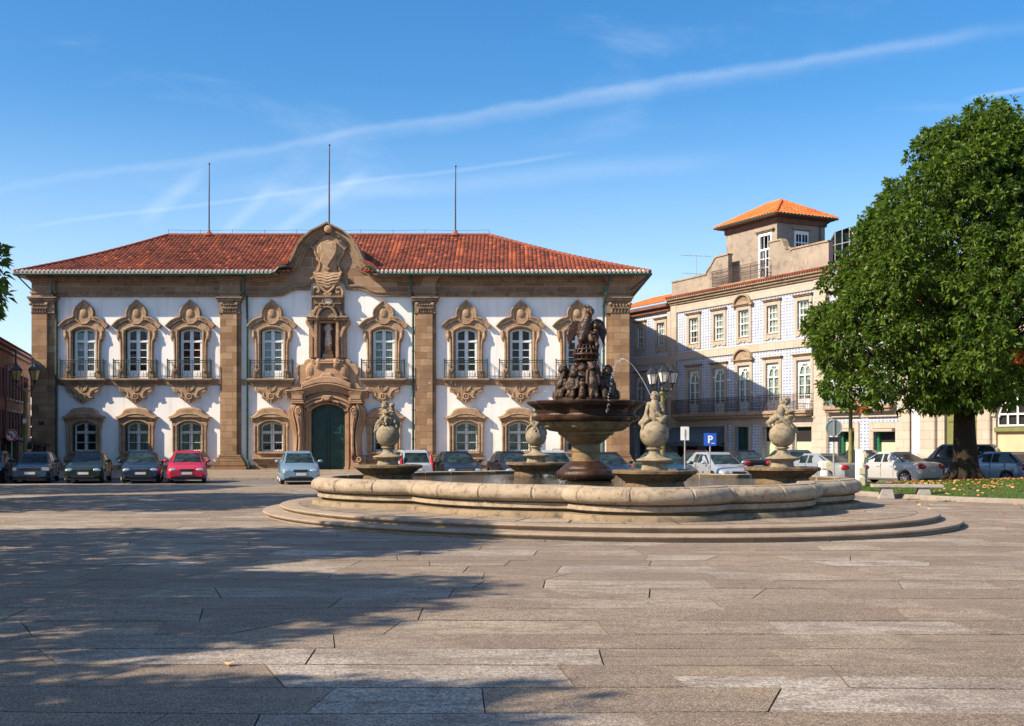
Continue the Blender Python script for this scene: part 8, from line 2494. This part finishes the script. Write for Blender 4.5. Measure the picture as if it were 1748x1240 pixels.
# lamps
def lantern(e, x, y, z, s_, gm):
    """hexagon lantern with tapering panes, cap and finial; z = bottom"""
    mb = MB(); mb.lathe([(.13*s_,0),(.25*s_,.46*s_)], 6, (x,y,z), close=True); g = mb.build('lantern', gm, e)
    mb = MB()
    for k in range(6):
        a = PI*2*k/6; mb.tube([(x+.13*s_*math.cos(a),y+.13*s_*math.sin(a),z),(x+.255*s_*math.cos(a),y+.255*s_*math.sin(a),z+.46*s_)], .016*s_, 4)
    mb.lathe([(.29*s_,.45*s_),(.28*s_,.50*s_),(.13*s_,.66*s_),(.10*s_,.66*s_),(.09*s_,.72*s_),(.03*s_,.76*s_),(.05*s_,.80*s_),(.01,.84*s_)], 6, (x,y,z)); mb.lathe([(.02,-.14*s_),(.05*s_,-.08*s_),(.03*s_,-.04*s_),(.14*s_,0),(.13*s_,.03*s_)], 10, (x,y,z))
    mb.build('lantern_frame', M['lamp_black'], g)
e = post('street_lamp', 43.5, 58, 5, 'old green lamp post with two yellowed lanterns at the left edge', 'street lamp')
e.scale = (1.08,1.08,1.09)
mb = MB(); mb.lathe([(.26,0),(.26,.25),(.20,.32),(.19,.9),(.13,1.0),(.11,1.2),(.085,3.9),(.12,3.95),(.14,4.02),(.08,4.1),(.05,4.2)], 16); po = mb.build('post', M['lamp_green'], e, smooth=True)
mb = MB()
for s_ in (-1,1): mb.tube(smooth_path([(0,0,4.1),(s_*.16,0,4.02),(s_*.3,0,4.10),(s_*.40,0,4.22),(s_*.42,0,4.34)],3), .028, 6); mb.tube(smooth_path([(s_*.05,0,4.3),(s_*.2,0,4.22),(s_*.28,0,4.08)],3), .018, 5)
mb.lathe([(.05,4.15),(.09,4.2),(.04,4.3),(.05,4.36),(.01,4.42)], 10); mb.build('arms', M['lamp_black'], e)
lantern(e, -.42, 0, 4.48, 1.02, M['lamp_glass_amber']); lantern(e, .42, 0, 4.48, 1.06, M['lamp_glass_amber'])
mb = MB(); mb.box(-.07,.07,-.12,-.09,2.55,2.75); mb.build('sticker', M['sign_white'], e)
mb = MB(); mb.box(.12,.32,-.08,.08,1.35,1.65,bev=.03); mb.build('litter_box', M['trim_black'], e)
e = post('street_lamp', 1131, 47, 5, 'slim green lamp post with a cluster of milky lanterns behind the near putto', 'street lamp')
mb = MB(); mb.lathe([(.22,0),(.22,.25),(.16,.32),(.15,.9),(.11,1.0),(.10,1.2),(.08,3.72),(.12,3.76),(.14,3.82),(.12,3.86),(.04,3.9)], 16); mb.build('post', M['lamp_green'], e, smooth=True)
mb = MB()
for s_, yy in ((-1,0),(1,0),(0,-.38)): mb.tube(smooth_path([(0,0,3.9),(s_*.16,yy*.4,3.88),(s_*.34,yy*.9,3.95),(s_*.40,yy,4.08)],3), .026, 6)
mb.lathe([(.05,3.86),(.09,3.95),(.04,4.05),(.05,4.1),(.01,4.2)], 10); mb.build('arms', M['lamp_black'], e)
for x, y, z in ((-.40,0,4.16),(.40,0,4.20),(0,-.38,4.22)): lantern(e, x, y, z, .92, M['lamp_glass'])
mb = MB(); mb.ell((.13,-.05,3.98), (.07,.04,.025), seg=8, rings=5); mb.build('green_tag', M['shop_green'], e)
e = post('lamp_pole', 1452, 49.8, 8, 'plain round green lamp pole rising into the foliage of the big tree', 'lamp pole')
mb = MB(); mb.lathe([(.11,0),(.11,1.6),(.085,1.7),(.075,5.8),(.05,7.8)], 14); mb.build('pole', M['lamp_green'], e, smooth=True)
mb = MB(); mb.tube(smooth_path([(0,0,7.6),(.0,-.3,8.0),(.0,-.9,8.15)],4), .04, 6); mb.ell((0,-1.1,8.1), (.14,.3,.08), seg=12, rings=6); mb.build('lamp_head', M['galv'], e)
